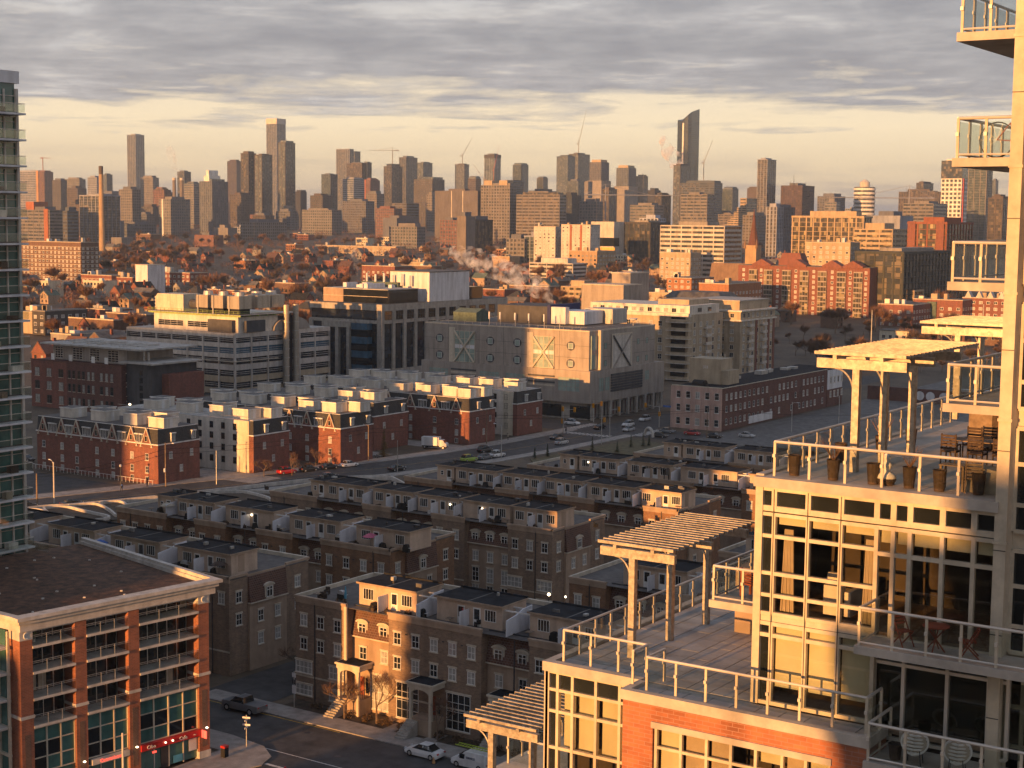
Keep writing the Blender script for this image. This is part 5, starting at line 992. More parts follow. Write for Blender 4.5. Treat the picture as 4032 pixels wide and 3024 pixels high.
EW=thing('terrace_tower','beige condo tower with brick strips and stepped balconies beside the warehouse','building',(-270,555,0))
obj('wall',MB().box(-292,-262.5,544,575,0,24.6),'beige_wall',EW); obj('attic_storey',MB().box(-286,-264.5,547,573,24.6,28.2),'beige_wall',EW); obj('roof',MB().box(-286.3,-264.2,546.7,573.3,28.2,28.6),'roof_pale',EW)
for k in range(8):
    z=1+3.0*k; wins(EW,'y',544,[(x,z) for x in(-289.5,-286,-282,-278,-274,-270,-266)],1.6,1.7,GD,nx=2,nz=1,fr='white_paint',sill='trim',lint=None); wins(EW,'x',-262.5,[(y,z) for y in(547,551,555,559,563,567,571.5)],1.7,1.8,GD,nx=2,nz=1,fr='white_paint',sill='trim',lint=None)
    if k<7: 
        for y0_ in(549,561): obj('balcony',MB().box(-262.5,-260.9,y0_,y0_+4.2,z-.5,z-.3).box(-261.0,-260.9,y0_,y0_+4.2,z-.3,z+.6),'pale_concrete',EW)
for y in(558,569,573.8): obj('brick_strip',MB().box(-262.5,-262.3,y-.8,y+.8,0,21),'red_brick',EW)
for z in(21,24.6): obj('terrace_edge',MB().box(-292.3,-261.8,543.4,575.6,z-.25,z+.3),'white_stucco',EW)
# grey boxes behind
for lab,a in (('plain grey box building behind the antennas',(-342,-322,558,573,0,32)),('tall narrow grey box with a bright side, behind the antennas',(-337,-328,574,590,0,36.5))):
    t=thing('grey_block',lab,'building',(a[0],a[2],0)); obj('wall',MB().box(*a),'panel_grey',t); obj('coping',MB().box(a[0]-.2,a[1]+.2,a[2]-.2,a[3]+.2,a[5],a[5]+.4),'trim',t)
t=thing('courtyard_block','low tan block with a broad roof below the orange brick block','building',(-308,600,0)); obj('wall',MB().box(-326,-300,602,618,0,26),'stucco',t); obj('roof',MB().hull([(-327,601,26),(-299,601,26),(-299,619,26),(-327,619,26)],[(-324,604,28.5),(-302,604,28.5),(-302,616,28.5),(-324,616,28.5)]),'roof_grey',t)
# ---------------- red brick apartments
RA=thing('red_apartments','long red brick apartments with green-framed bays and pointed gables','building',(-368,850,5))
x0,x1,y0,y1,z0,zt=-409,-328,843,862,5,33.5
obj('wall',MB().box(x0,x1,y0,y1,z0,zt),'red_brick',RA); obj('roof',MB().box(x0+.3,x1-.3,y0+.3,y1-.3,zt,zt+.3),'roof_grey',RA)
for i,x in enumerate((-394,-372,-350.5,-338)):
    obj('gable',MB().xz([(x-6,zt-.2),(x+6,zt-.2),(x+6,zt+.8),(x,zt+4.0),(x-6,zt+.8)],y0-.8,y0+6),'red_brick',RA)
obj('roof_house',MB().hull([(-386,y0+5,zt),(-370,y0+5,zt),(-370,y0+14,zt),(-386,y0+14,zt)],[(-384,y0+6,zt+7.5),(-373,y0+6,zt+7.5),(-373,y0+13,zt+7.5),(-384,y0+13,zt+7.5)]),'red_brick',RA)
for i,x in enumerate((-399,-389.5,-378,-367,-356,-344.5,-334.5)):
    b=obj('glazed_bay',MB().box(x-2.6,x+2.6,y0-1.0,y0,z0,zt-2.5),'warm_glass',RA); g=MB()
    for k in range(10): z=z0+k*2.85; g.box(x-2.7,x+2.7,y0-1.12,y0-.98,z,z+.7)
    for xx in(x-2.6,x-.9,x+.85,x+2.5): g.box(xx,xx+.16,y0-1.1,y0-.98,z0,zt-2.5)
    obj('bay_frames',g,'panel_grey',b)
for k in range(9): wins(RA,'y',y0,[(x,z0+1+k*3.0) for x in(-405.5,-394.3,-383.8,-372.5,-361.5,-350.3,-339.5,-330.2)],1.5,1.7,GD,nx=2,nz=1,fr='white_paint',sill=None,lint=None,bar=.12)
for lab,x,y,w,d,h,wm,rm,flat in [('yellow-walled low house beside the dark evergreens',-258,700,14,9,7,'cream_stucco','roof_grey',1),('gabled dark house with two pale dormers below the red apartments',-240,715,20,10,7,'dark_brick','shingle',0),('long flat-roofed shed below the dark glass condo',-216,735,24,12,5,'brown_brick','roof_grey',1),('pale flat-roofed pavilion with strip windows by the rail corridor',-190,745,14,9,7,'panel_white','copper',1)]:
    z=zg(x,y); t=thing('corridor_house',lab,'house',(x,y,z)); obj('wall',MB().box(x-w/2,x+w/2,y-d/2,y+d/2,z-1,z+h),wm,t)
    if flat: obj('roof',MB().box(x-w/2-.3,x+w/2+.3,y-d/2-.3,y+d/2+.3,z+h,z+h+.4),rm,t)
    else:
        obj('roof',MB().hull([(x-w/2-.4,y-d/2-.4,z+h),(x+w/2+.4,y-d/2-.4,z+h),(x+w/2+.4,y+d/2+.4,z+h),(x-w/2-.4,y+d/2+.4,z+h)],[(x-w/2+2,y-.3,z+h+5),(x+w/2-2,y-.3,z+h+5),(x+w/2-2,y+.3,z+h+5),(x-w/2+2,y+.3,z+h+5)]),rm,t)
        for s in(-5,5): obj('dormer',MB().xz([(x+s-1.2,z+h),(x+s+1.2,z+h),(x+s+1.2,z+h+2),(x+s,z+h+3.2),(x+s-1.2,z+h+2)],y-d/2,y-1),'panel_white',t)
    for i in range(int(w/3.2)): obj('window',win_mesh(1.5,1.6,2,1,'white_paint','glass_dark',None,None),[],t,(x-w/2+2+i*3.2,y-d/2,z+h*.5))
# ---------------- single landmark shapes on the skyline
t=thing('slanted_tower','tall dark tower with a slanted curved top and a gold glint','tower',(-1551,2940,40))
F_=[(-1566,2926),(-1555,2922),(-1547,2920),(-1539,2921),(-1536,2930),(-1536,2965),(-1566,2965)]
obj('glass_wall',MB().hull([(x,y,40) for x,y in F_],[(x,y,{0:269,1:267,2:271,3:279,4:285,5:293,6:274}[i]) for i,(x,y) in enumerate(F_)]),'slant_glass',t)
b=MB()
G_=[(x+(.5 if x>-1550 else -.5),y-(.5 if y<2940 else 0)) for x,y in F_]
for k in range(58):
    z=42+k*3.9; b.hull([(x,y,z) for x,y in G_],[(x,y,z+.5) for x,y in G_])
obj('floor_slabs',b,'far_dk',t,kind='stuff'); obj('gold_strip',MB().box(-1550.6,-1547.4,2918.2,2920.4,120,262),'white_paint',t)  # pale strip painted on in place of the sun's reflection
t=thing('oval_tower','round white-banded tower with dark window rings and a rooftop drum','tower',(-983,2491,38))
obj('glass_core',MB().ring([(17,38),(17,119)],28,(-983,2491)),'tower_glass',t)
for k in range(12): obj('white_ring',MB().ring([(17.8,40+k*6.7),(17.8,43.3+k*6.7)],28,(-983,2491)),'wall_ww',t)
obj('roof_drum',MB().ring([(8,119),(8,127),(3,131)],16,(-983,2491)),'wall_w',t)
t=tower('patterned_tower','white patterned tower with scattered windows and a red side strip',-692,-665,2017,2047,29,140,'grid','ww',fh=5.5,bay=5); obj('red_strip',MB().box(-664.9,-663.8,2021,2025,29,118),'sign_red',t); obj('dark_head',MB().box(-692.5,-664.4,2016.4,2042,118,141),'tower_glass',t)
t=thing('terraced_office','cream office stepping down in terraces left of the white-banded condo','building',(-910,1872,30))
for k in range(7):
    a=-927+k*4.3; z=50+k*5.6; tower('x','x',a,-892,1858,1889,30 if k==0 else z-5.6,z if k<6 else 90,'band','b',root=t,ph=False,fh=3.9)
BB=thing('billboard_block','pale block with a dark band above a big glowing yellow panel','building',(-762,1290,18)); obj('wall',MB().box(-775,-750,1280,1312,18,58),'wall_w',BB); obj('dark_band',MB().box(-775.1,-749.9,1279.8,1290,35,43),'glass_black',BB); obj('yellow_panel',MB().box(-777,-748,1278.6,1279.6,19.5,34),'wall_yb',BB)
tower('dark_frame_block','black half-finished frame building beside the glowing yellow panel',-750,-722,1299,1336,18,57,'slab','dk')
ST=thing('stair_tower','blank white stair tower between low brick wings','building',(-758,708,3)); obj('wall',MB().box(-764,-753,701,716,3,27.5),'panel_white',ST); obj('coping',MB().box(-764.2,-752.8,700.8,716.2,27.5,27.9),'trim',ST)
t=thing('tall_chimney','tall tapered concrete chimney with a dark rim on the left','chimney',(-1172.5,1034.1,18)); obj('shaft',MB().ring([(3.1,18),(2.5,60),(1.95,102)],16,(-1172.5,1034.1)),'wall_tn',t); obj('rim',MB().ring([(2.0,98),(2.15,105.6),(1.6,106)],16,(-1172.5,1034.1)),'far_br',t)
for i,(x,y) in enumerate(((-1932,1860),(-1922,1867))):
    t=thing('twin_flue',('left','right')[i]+' of two small pale flues behind the boxy hospital','chimney',(x,y,40)); obj('shaft',MB().ring([(3.4,40),(3.0,121)],12,(x,y)),'far_tn',t); obj('rim',MB().ring([(3.2,119),(3.2,123)],12,(x,y)),'wall_w',t)
CH=thing('church','stone church with a tall dark spire above the red apartments','church',(-436,918,3)); obj('tower_base',MB().box(-439.3,-431.7,914.7,922.3,3,44),'wall_tn',CH); obj('spire',MB().ring([(3.6,44),(1.7,54),(.12,67)],8,(-435.5,918.5)),'dark_brick',CH); obj('nave',MB().hull([(-470,920,3),(-440,920,3),(-440,940,3),(-470,940,3)],[(-470,929,32),(-440,929,32),(-440,931,32),(-470,931,32)]),'wall_br',CH)
obj('pinnacle',MB().ring([(1.0,42),(.1,48)],6,(-439.5,914.5)),'wall_br',CH); obj('pinnacle',MB().ring([(1.0,42),(.1,48)],6,(-431.5,914.5)),'wall_br',CH)
# castle crown, stone tower caps and masts are added in the table loop below
def crane(label,x,y,z0,z1,jib,ang_,luff=0,col='wall_g'):
    t=thing('tower_crane',label,'crane',(x,y,z0)); obj('mast',MB().box(x-.6,x+.6,y-.6,y+.6,z0,z1),col,t)
    d=Vector((math.cos(ang_)*math.cos(luff),math.sin(ang_)*math.cos(luff),math.sin(luff))); p=Vector((x,y,z1)); q=p+d*jib
    obj('jib',MB().tube(tuple(p),tuple(q),.55,.35,4),col,t); r=p-Vector((d.x,d.y,0))*jib*.28; obj('counter_jib',MB().tube(tuple(p),tuple(r),.6,1.1,4),col,t); obj('cat_head',MB().tube(tuple(p),(x,y,z1+jib*.14),.7,.3,4),col,t); obj('tie',MB().tube((x,y,z1+jib*.14),tuple(p+d*jib*.6),.22,None,3).tube((x,y,z1+jib*.14),tuple(r),.22,None,3),col,t)
va=math.atan2(rt.y,rt.x)
crane('grey hammerhead crane above the bare-floored tower',-2133,2693,169,206,51,va+math.pi,0,'wall_g')
crane('thin luffing crane leaning over the slim brown tower',-2245,3105,182,212,49,va,R(62),'wall_g')
crane('tall luffing crane on the spiky unfinished tower',-1879,3044,196,231,76,va,R(78),'wall_g')
crane('red luffing crane left of the cream condo tower',-2012,2902,61,169,57,va,R(78),'wall_r')
crane('pale hammerhead crane over the beige office block',-1066,1796,61,93,101,va,0,'far_w')
crane('pale hammerhead crane before the oval tower',-634,1742,61,88,101,va+math.pi,0,'far_w')
crane('orange crane on the red-brown tower at far left',-2754,2268,142,182,19,va,0,'wall_r')
crane('small luffing crane behind the windowless taupe block',-1755,2498,61,136,46,va+2.2,R(40),'wall_g')
crane('luffing crane beside the tall slanted tower',-1526,2970,142,182,51,va,R(70),'wall_g')
# ---------------- tables of skyline and middle-distance buildings
SKY=[
(-2930, -2859, 2340, 2354, 40, 156, 'band', 'w', 'pale banded office tower at the far left of the skyline'),
(-2764, -2738, 2258, 2282, 40, 153, 'pier', 'r', 'red-brown tower with an orange face beside the pale banded tower'),
(-2516, -2491, 2094, 2108, 40, 129, 'grid', 'br', 'low brown stepped block left of the concrete chimney'),
(-2561, -2514, 2161, 2175, 40, 133, 'grid', 'b', 'brown terraced office block just left of the chimney top'),
(-2620, -2591, 2274, 2288, 40, 140, 'grid', 'w', 'white narrow block behind the concrete chimney'),
(-2691, -2679, 2379, 2395, 40, 149, 'slab', 'gl', 'dark glass block just right of the chimney top'),
(-3441, -3407, 3133, 3166, 40, 289, 'slab', 'w', 'slim tall pale condo tower standing alone on the left skyline'),
(-2686, -2646, 2483, 2501, 40, 146, 'grid', 'b', 'beige twin-topped block at the foot of the slim tower'),
(-1782, -1754, 1605, 1622, 34, 98, 'grid', 'b', 'beige office slab with square windows below the slim tower'),
(-2044, -2018, 1919, 1933, 40, 105, 'grid', 'r', 'red-brown stepped block beside the beige hospital box'),
(-2510, -2489, 2426, 2445, 40, 155, 'slab', 'gl', 'grey glass tower behind the small twin chimneys'),
(-1629, -1606, 1539, 1576, 31, 83, 'grid', 'b', 'boxy hospital block with one bright corner stair strip'),
(-1901, -1878, 1851, 1865, 39, 112, 'band', 'b', 'pale slab joined to the castle-like concrete block'),
(-1684, -1658, 1671, 1704, 34, 111, 'pier', 'g', 'castle-like ribbed concrete block with a white crown'),
(-2911, -2878, 2989, 3003, 40, 204, 'pier', 'dr', 'dark red flat-topped bank tower on the left skyline'),
(-1968, -1950, 2055, 2074, 40, 171, 'slab', 'br', 'brown condo tower, left of the close cluster of four'),
(-1852, -1836, 1967, 1992, 40, 163, 'slab', 'br', 'brown condo tower in front of the tallest pale tower'),
(-3024, -2986, 3259, 3295, 40, 330, 'slab', 'w', 'tallest pale tower with a plain crown on the left skyline'),
(-1914, -1898, 2093, 2119, 40, 190, 'slab', 'br', 'dark brown condo tower right of the tallest pale tower'),
(-1790, -1765, 1843, 1873, 38, 95, 'grid', 'br', 'low brown block at the foot of the four-tower cluster'),
(-2074, -2051, 2393, 2414, 40, 145, 'slab', 'gl', 'greenish glass tower between the two condo clusters'),
(-2066, -2052, 2306, 2324, 40, 110, 'blank', 'dk', 'small dark block right of the four-tower cluster'),
(-1820, -1792, 2070, 2097, 40, 98, 'grid', 'br', 'brown brick slab below the greenish glass tower'),
(-1458, -1424, 1253, 1284, 24, 82, 'slab', 'w', 'white-framed condo block behind the lower chimney shaft'),
(-1472, -1416, 1174, 1197, 23, 65, 'band', 'b', 'beige school block with an orange stair strip beside the green tower'),
(-1397, -1389, 1176, 1190, 23, 64, 'band', 'gl', 'small blue-grey banded wing joined to the beige school'),
(-1439, -1415, 1501, 1563, 29, 53, 'grid', 'b', 'long low beige block at the edge of the bare trees'),
(-1569, -1511, 1766, 1788, 34, 71, 'grid', 'b', 'low pale hall below the brown brick slab'),
(-1342, -1311, 1323, 1337, 24, 38, 'blank', 'r', 'small bright orange-red brick block among the bare trees'),
(-1389, -1365, 1402, 1418, 26, 46, 'blank', 'b', 'small glowing beige block at the tree line'),
(-1312, -1296, 1170, 1184, 22, 36, 'blank', 'b', 'small plain tan block right of the chimney foot'),
(-1562, -1518, 1349, 1375, 27, 53, 'blank', 'g', 'low dark grey shed behind the chimney foot'),
(-1574, -1537, 1418, 1447, 29, 49, 'grid', 'g', 'low grey institutional block among bare trees right of the chimney'),
(-2140, -2118, 2015, 2041, 40, 101, 'grid', 'br', 'narrow brown block behind the boxy hospital'),
(-2336, -2301, 2055, 2082, 40, 102, 'grid', 'g', 'grey office block between chimney and slim tower'),
(-2440, -2409, 2066, 2088, 40, 112, 'grid', 'br', 'brown office block with stepped top left of the chimney'),
(-2594, -2551, 3049, 3063, 40, 231, 'slab', 'w', 'pale condo tower with a plain top, left of the centre cluster'),
(-2642, -2627, 3161, 3183, 40, 231, 'slab', 'gl', 'dark glass tower tucked behind the pale plain-topped condo'),
(-2217, -2175, 2641, 2655, 40, 177, 'slab', 'br', 'taupe condo slab in front of the dark glass tower'),
(-2352, -2339, 2859, 2874, 40, 188, 'slab', 'gl', 'slim glass tower right of the taupe condo slab'),
(-1952, -1925, 2313, 2345, 40, 134, 'band', 'w', 'white banded block low in the centre-left cluster'),
(-2000, -1985, 2436, 2466, 40, 135, 'pier', 'r', 'red-edged block with a ribbed side below the slim glass tower'),
(-1604, -1557, 1900, 1921, 37, 86, 'grid', 'g', 'grey-green grid-fronted block at the left-centre tree line'),
(-1740, -1716, 2123, 2144, 40, 102, 'grid', 'b', 'pinkish beige block behind the grey-green grid front'),
(-2143, -2122, 2676, 2713, 40, 171, 'slab', 'br', 'unfinished brown tower of bare floors under a grey crane'),
(-2285, -2265, 2910, 2953, 40, 201, 'slab', 'g', 'grey condo tower right of the unfinished tower'),
(-2165, -2149, 2823, 2857, 40, 184, 'slab', 'gl', 'dark glass box tower right of the grey condo'),
(-1762, -1720, 2287, 2324, 40, 131, 'grid', 'br', 'broad brown office block with a stepped top near the centre'),
(-1448, -1421, 1827, 1857, 34, 82, 'band', 'g', 'low grey banded block with a plain dark side'),
(-1566, -1555, 2067, 2081, 39, 99, 'grid', 'b', 'narrow cream block left of the broad windowless wall'),
(-1248, -1179, 1665, 1679, 29, 96, 'blank', 'tp', 'broad windowless taupe block with two pale vertical strips'),
(-1175, -1130, 1666, 1682, 28, 103, 'grid', 'b', 'beige hospital block with two notched roof bays at the centre'),
(-1120, -1055, 1666, 1680, 27, 91, 'band', 'b', 'wide beige block with white banded lower floors at the centre'),
(-2259, -2232, 3095, 3114, 40, 191, 'slab', 'br', 'slim brown tower under a thin luffing crane'),
(-1832, -1813, 2553, 2571, 40, 140, 'grid', 'br', 'brown block with round-topped roof right of the slim brown tower'),
(-2124, -2096, 3025, 3051, 40, 209, 'slab', 'w', 'cream condo tower with dark top at the centre skyline'),
(-2144, -2117, 3173, 3200, 40, 191, 'slab', 'gl', 'round-topped dark glass tower right of the cream condo'),
(-1549, -1523, 2255, 2289, 40, 125, 'band', 'gl', 'low glass block behind the notched hospital'),
(-2016, -1999, 3084, 3104, 40, 156, 'slab', 'br', 'small brown tower alone right of the round-topped glass tower'),
(-1838, -1810, 2889, 2918, 40, 196, 'slab', 'gl', 'green-grey glass tower left of the unfinished tower with tall crane'),
(-1888, -1864, 3018, 3068, 40, 207, 'slab', 'br', 'unfinished tower with spiky open floors and a tall crane'),
(-1708, -1680, 2811, 2843, 40, 180, 'pier', 'g', 'stepped stone condo tower, left of the matching pair'),
(-1662, -1633, 2842, 2874, 40, 169, 'pier', 'g', 'stepped stone condo tower, right of the matching pair'),
(-1691, -1673, 2976, 2996, 40, 155, 'slab', 'br', 'brown rounded tower right of the stone pair'),
(-1468, -1453, 2629, 2653, 40, 118, 'blank', 'dk', 'dark low tower right of the stone pair'),
(-1598, -1574, 2550, 2572, 40, 133, 'slab', 'gl', 'dark glass block below the green-grey tower'),
(-1645, -1629, 2677, 2691, 40, 137, 'blank', 'b', 'plain yellow-beige block between glass tower and stone pair'),
(-1078, -1052, 1750, 1765, 29, 84, 'grid', 'b', 'beige office block with two dark window bands below the pale crane jib'),
(-1241, -1222, 1963, 1989, 34, 96, 'grid', 'dk', 'dark gridded block behind the wide beige block'),
(-1026, -990, 1791, 1816, 29, 80, 'band', 'b', 'beige banded office left of the smoking stack'),
(-1258, -1245, 2276, 2308, 39, 102, 'slab', 'dk', 'dark tower behind the beige banded office'),
(-1544, -1524, 2335, 2396, 40, 111, 'grid', 'br', 'low brown roofs behind the wide beige block'),
(-1398, -1386, 2346, 2373, 40, 113, 'slab', 'br', 'brown block between the two stone towers'),
(-923, -912, 1268, 1282, 19, 62, 'blank', 'tn', 'tan slab with a blank bright end among the bare trees'),
(-929, -921, 1294, 1327, 20, 58, 'slab', 'dk', 'dark balcony wing joined to the tan slab'),
(-1062, -1039, 1427, 1441, 23, 58, 'grid', 'r', 'orange brick block left of the tan slab'),
(-1286, -1263, 1604, 1650, 29, 60, 'blank', 'g', "low pale blank block left of the taupe block's foot"),
(-808, -788, 1186, 1200, 16, 42, 'grid', 'b', 'low tan block below the wide beige block'),
(-791, -780, 1191, 1221, 16, 44, 'slab', 'w', 'small white balcony block in front of the white apartments'),
(-776, -755, 1374, 1388, 19, 62, 'grid', 'ww', 'bright white cube block with scattered square windows'),
(-1158, -1117, 1456, 1470, 24, 50, 'grid', 'b', 'small cream block in the trees left of the tan slab'),
(-1365, -1352, 2539, 2577, 40, 160, 'slab', 'br', 'brown slab tower at the foot of the tall slanted tower'),
(-1238, -1175, 2326, 2355, 39, 123, 'band', 'gl', 'pale glass block in front of the tall slanted tower'),
(-908, -872, 1708, 1728, 26, 92, 'band', 'b', 'cream office block with a dark top stripe below the slanted tower'),
(-1291, -1271, 2588, 2612, 40, 118, 'slab', 'gl', 'round-topped blue glass block right of the slanted tower'),
(-1314, -1293, 2738, 2752, 40, 124, 'blank', 'br', 'brown block left of the white-banded condo tower'),
(-1123, -1106, 2377, 2411, 39, 161, 'slab', 'w', 'white-banded condo tower standing clear right of the slanted tower'),
(-1094, -1056, 2406, 2455, 39, 120, 'grid', 'dr', 'broad dark brown office tower with a roof mast'),
(-1014, -985, 2370, 2414, 38, 102, 'grid', 'g', 'grey low tower between dark brown office and oval tower'),
(-866, -849, 2050, 2064, 31, 88, 'band', 'b', 'small stepped cream block in front of the grey low tower'),
(-699, -687, 1503, 1517, 20, 75, 'pier', 'w', 'white slab block with a bright end below the white-banded condo'),
(-696, -688, 1519, 1550, 21, 75, 'pier', 'g', 'grey striped slab joined to the bright white slab'),
(-939, -870, 2530, 2544, 39, 112, 'pier', 'br', 'wide dark brown block left of the white patterned tower'),
(-952, -940, 2649, 2699, 40, 129, 'slab', 'br', 'small brown tower above the wide dark brown block'),
(-618, -596, 1898, 1921, 26, 126, 'slab', 'b', 'golden glass balcony tower right of the white patterned tower'),
(-531, -516, 1702, 1728, 22, 87, 'slab', 'br', 'lower balcony block right of the golden tower'),
(-971, -963, 3127, 3143, 40, 146, 'slab', 'gl', 'dark glass tower peeking out right of the golden tower'),
(-635, -600, 1726, 1773, 23, 82, 'band', 'b', 'cream banded block with a dark side below the crane jib'),
(-868, -855, 1798, 1842, 27, 68, 'grid', 'b', 'low cream hall left of the bright white slab'),
(-541, -509, 1377, 1411, 16, 66, 'blank', 'w', 'bright blank white block with a blue-grey side'),
]
MID=[
(-926, -856, 736, 750, 10, 40, 'apt', 'br', 'long brown brick apartment slab with pale floor lines beside the green tower'),
(-812, -783, 698, 712, 8, 20, 'apt', 'rb', 'low brick wing with pale bands left of the blank white stair tower'),
(-787, -768, 702, 716, 8, 19, 'apt', 'rb', 'short sunlit brick wing touching the blank white stair tower'),
(-777, -745, 730, 744, 8, 22, 'apt', 'rb', 'low brick wing right of the blank white stair tower'),
(-751, -729, 1145, 1159, 15, 53, 'apt', 'w', 'white apartment block, left of the sunlit white pair'),
(-723, -694, 1145, 1159, 15, 55, 'apt', 'w', 'cream apartment block with red strips, right of the sunlit white pair'),
(-547, -496, 999, 1027, 10, 56, 'bandm', 'w', 'long white-banded office block below the slanted tower'),
(-491, -435, 1102, 1116, 11, 63, 'slabm', 'yg', 'wide golden glass condo block behind the red brick apartments'),
(-412, -384, 1026, 1054, 9, 55, 'bandm', 'b', 'pale stepped block in front of the golden glass condo'),
(-415, -384, 952, 966, 8, 46, 'apt', 'b', 'beige banded factory block behind the red brick apartments'),
(-345, -321, 948, 998, 7, 59, 'slabm', 'rb', 'red brick and glass block beside the lit balconies'),
(-341, -313, 854, 937, 6, 42, 'slabm', 'dg', 'dark glass terraced condo right of the red brick apartments'),
(-529, -505, 966, 981, 10, 37, 'apt', 'b', 'beige apartment block with square windows left of the church spire'),
(-464, -447, 857, 887, 7, 24, 'apt', 'o', 'orange brick block with tall dark windows below the beige apartments'),
(-397, -379, 770, 811, 5, 25, 'apt', 'o', 'sunlit tan block with a shaded side left of the red brick apartments'),
(-306, -287, 800, 841, 4, 16, 'apt', 'rb', 'low red brick row at the left of the rail corridor housing'),
(-297, -270, 828, 842, 5, 18, 'apt', 'rb', 'red brick row with a green bay in the rail corridor housing'),
(-275, -251, 843, 857, 5, 19, 'apt', 'rb', 'red brick row with white gables at the right of the rail corridor housing'),
(-337, -311, 868, 882, 6, 21, 'bandm', 'b', 'tan low block in front of the dark glass condo'),
(-743, -712, 902, 922, 11, 24, 'apt', 'r', 'red brick school with tall windows behind the dark glass office'),
(-510, -491, 808, 822, 7, 19, 'bandm', 'yg', 'yellow-lit glass pavilion behind the plume of steam'),
(-696, -655, 1055, 1076, 13, 25, 'bandm', 'w', 'low white-banded glass block right of the plume of steam'),
(-792, -767, 1225, 1239, 17, 32, 'plain', 'yb', 'bright plain yellow box catching the sun in the middle distance'),
(-712, -684, 1140, 1171, 14, 33, 'apt', 'tn', 'tan four-storey factory with rows of dark windows'),
(-557, -541, 793, 807, 7, 16, 'plain', 'rb', 'red brick gable end with white trim behind the dark glass office'),
(-1116, -1007, 1278, 1292, 20, 30, 'apt', 'b', 'long low cream row with roof boxes in the bare trees'),
(-573, -546, 507, 521, 3, 13, 'apt', 'br', 'low brown brick block left of the cooling towers'),
(-609, -598, 485, 499, 3, 13, 'plain', 'b', 'pale house with sunlit wall behind the dark rowhouse'),
(-595, -586, 482, 507, 3, 14, 'apt', 'dk', 'dark grey rowhouse with small white windows beside the green tower'),
(-540, -527, 447, 477, 1, 8, 'plain', 'g', 'low flat-roofed shed behind the brick loft building'),
(-604, -589, 522, 536, 3, 13, 'plain', 'rb', 'brown party wall block left of the low brown brick block'),
(-800, -784, 1031, 1048, 14, 23, 'plain', 'b', 'small pale shed with a roof box left of the steam plume'),
(-806, -787, 1161, 1177, 16, 26, 'plain', 'tn', 'small tan block above the steam plume'),
(-438, -422, 788, 803, 6, 18, 'apt', 'b', 'low beige block behind the beige terrace condos'),
(-872, -846, 1308, 1322, 19, 32, 'plain', 'o', 'orange brick block left of the bright yellow box'),
]
def caps(t,lab,x0,x1,y0,y1,z1):
    W,D=x1-x0,y1-y0
    if 'white crown' in lab:
        obj('white_crown',MB().box(x0+W*.3,x1-W*.3,y0+2,y1-8,z1,z1+8).box(x0+W*.4,x1-W*.4,y0+4,y1-10,z1+8,z1+16),'wall_ww',t)
    if 'stepped stone' in lab:
        obj('lower_shoulder',MB().box(x0-3,x1+3,y0-3,y1+3,15,z1-38),'wall_g',t); obj('crown',MB().box(x0+3,x1-3,y0+3,y1-3,z1,z1+5),'wall_b',t)
    if 'plain crown' in lab: obj('crown',MB().box(x0-.7,x1+.7,y0-.7,y1+.7,z1-14,z1+1),'wall_w',t)
    if 'roof mast' in lab: obj('mast',MB().tube(((x0+x1)/2,y0+8,z1),((x0+x1)/2,y0+8,z1+18),.5,.2,5),'wall_dk',t)
    if 'orange stair strip' in lab: obj('stair_strip',MB().box(x1-9,x1-2,y0-.8,y0,6,z1+1),'wall_r',t); obj('roof_box',MB().box(x0+12,x0+26,y0+3,y1,z1,z1+9),'wall_r',t)
    if 'corner stair strip' in lab: obj('stair_strip',MB().box(x0+6,x0+9,y0-.6,y0,8,z1),'wall_ww',t)
    if 'pale vertical strips' in lab:
        for f in(.39,.65): obj('pale_strip',MB().box(x0+W*f,x0+W*f+1.2,y0-.5,y0,8,z1),'wall_w',t)
    if 'notched roof' in lab:
        for f in(.1,.62): obj('notch_bay',MB().box(x0+W*f,x0+W*(f+.28),y0+.5,y1-2,z1,z1+6),'wall_b',t)
    if 'orange face' in lab: obj('orange_strip',MB().box(x0-.3,x0+6,y0-.5,y0,16,z1+2),'wall_o',t)
    if 'red-edged' in lab: obj('red_edge',MB().box(x0-.3,x0+4,y0-.5,y0,14,z1+1),'wall_r',t)
    if 'dark top' in lab and 'stripe' not in lab: obj('dark_top',MB().box(x0-.7,x1+.7,y0-.7,y1+.7,z1-7,z1+1.2),'wall_dk',t)
    if 'round-topped' in lab: obj('round_top',MB().yz([((y0+y1)/2+D*.48*math.cos(a),z1+5*math.sin(a)) for a in [k*math.pi/8 for k in range(9)]],x0+1,x1-1),'wall_gl',t)
    if 'white gables' in lab:
        for i in range(4): g=x0+W*(i+.5)/4; obj('gable',MB().xz([(g-2,z1),(g+2,z1),(g,z1+4)],y0-.4,y0+4),'wall_w',t)
    if 'green bay' in lab: obj('green_bay',MB().box(x0+8,x0+13,y0-1,y0,4,z1-1),'copper',t)
    if 'red strips' in lab:
        for f in(.3,.65): obj('red_strip',MB().box(x0+W*f,x0+W*f+2,y0-.3,y0,8,z1),'wall_r',t)
for x0,x1,y0,y1,z0,z1,st,col,lab in SKY:
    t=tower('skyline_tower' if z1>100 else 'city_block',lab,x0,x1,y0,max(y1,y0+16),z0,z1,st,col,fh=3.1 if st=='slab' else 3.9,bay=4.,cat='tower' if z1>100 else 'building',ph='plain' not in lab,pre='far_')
    caps(t,lab,x0,x1,y0,max(y1,y0+16),z1)
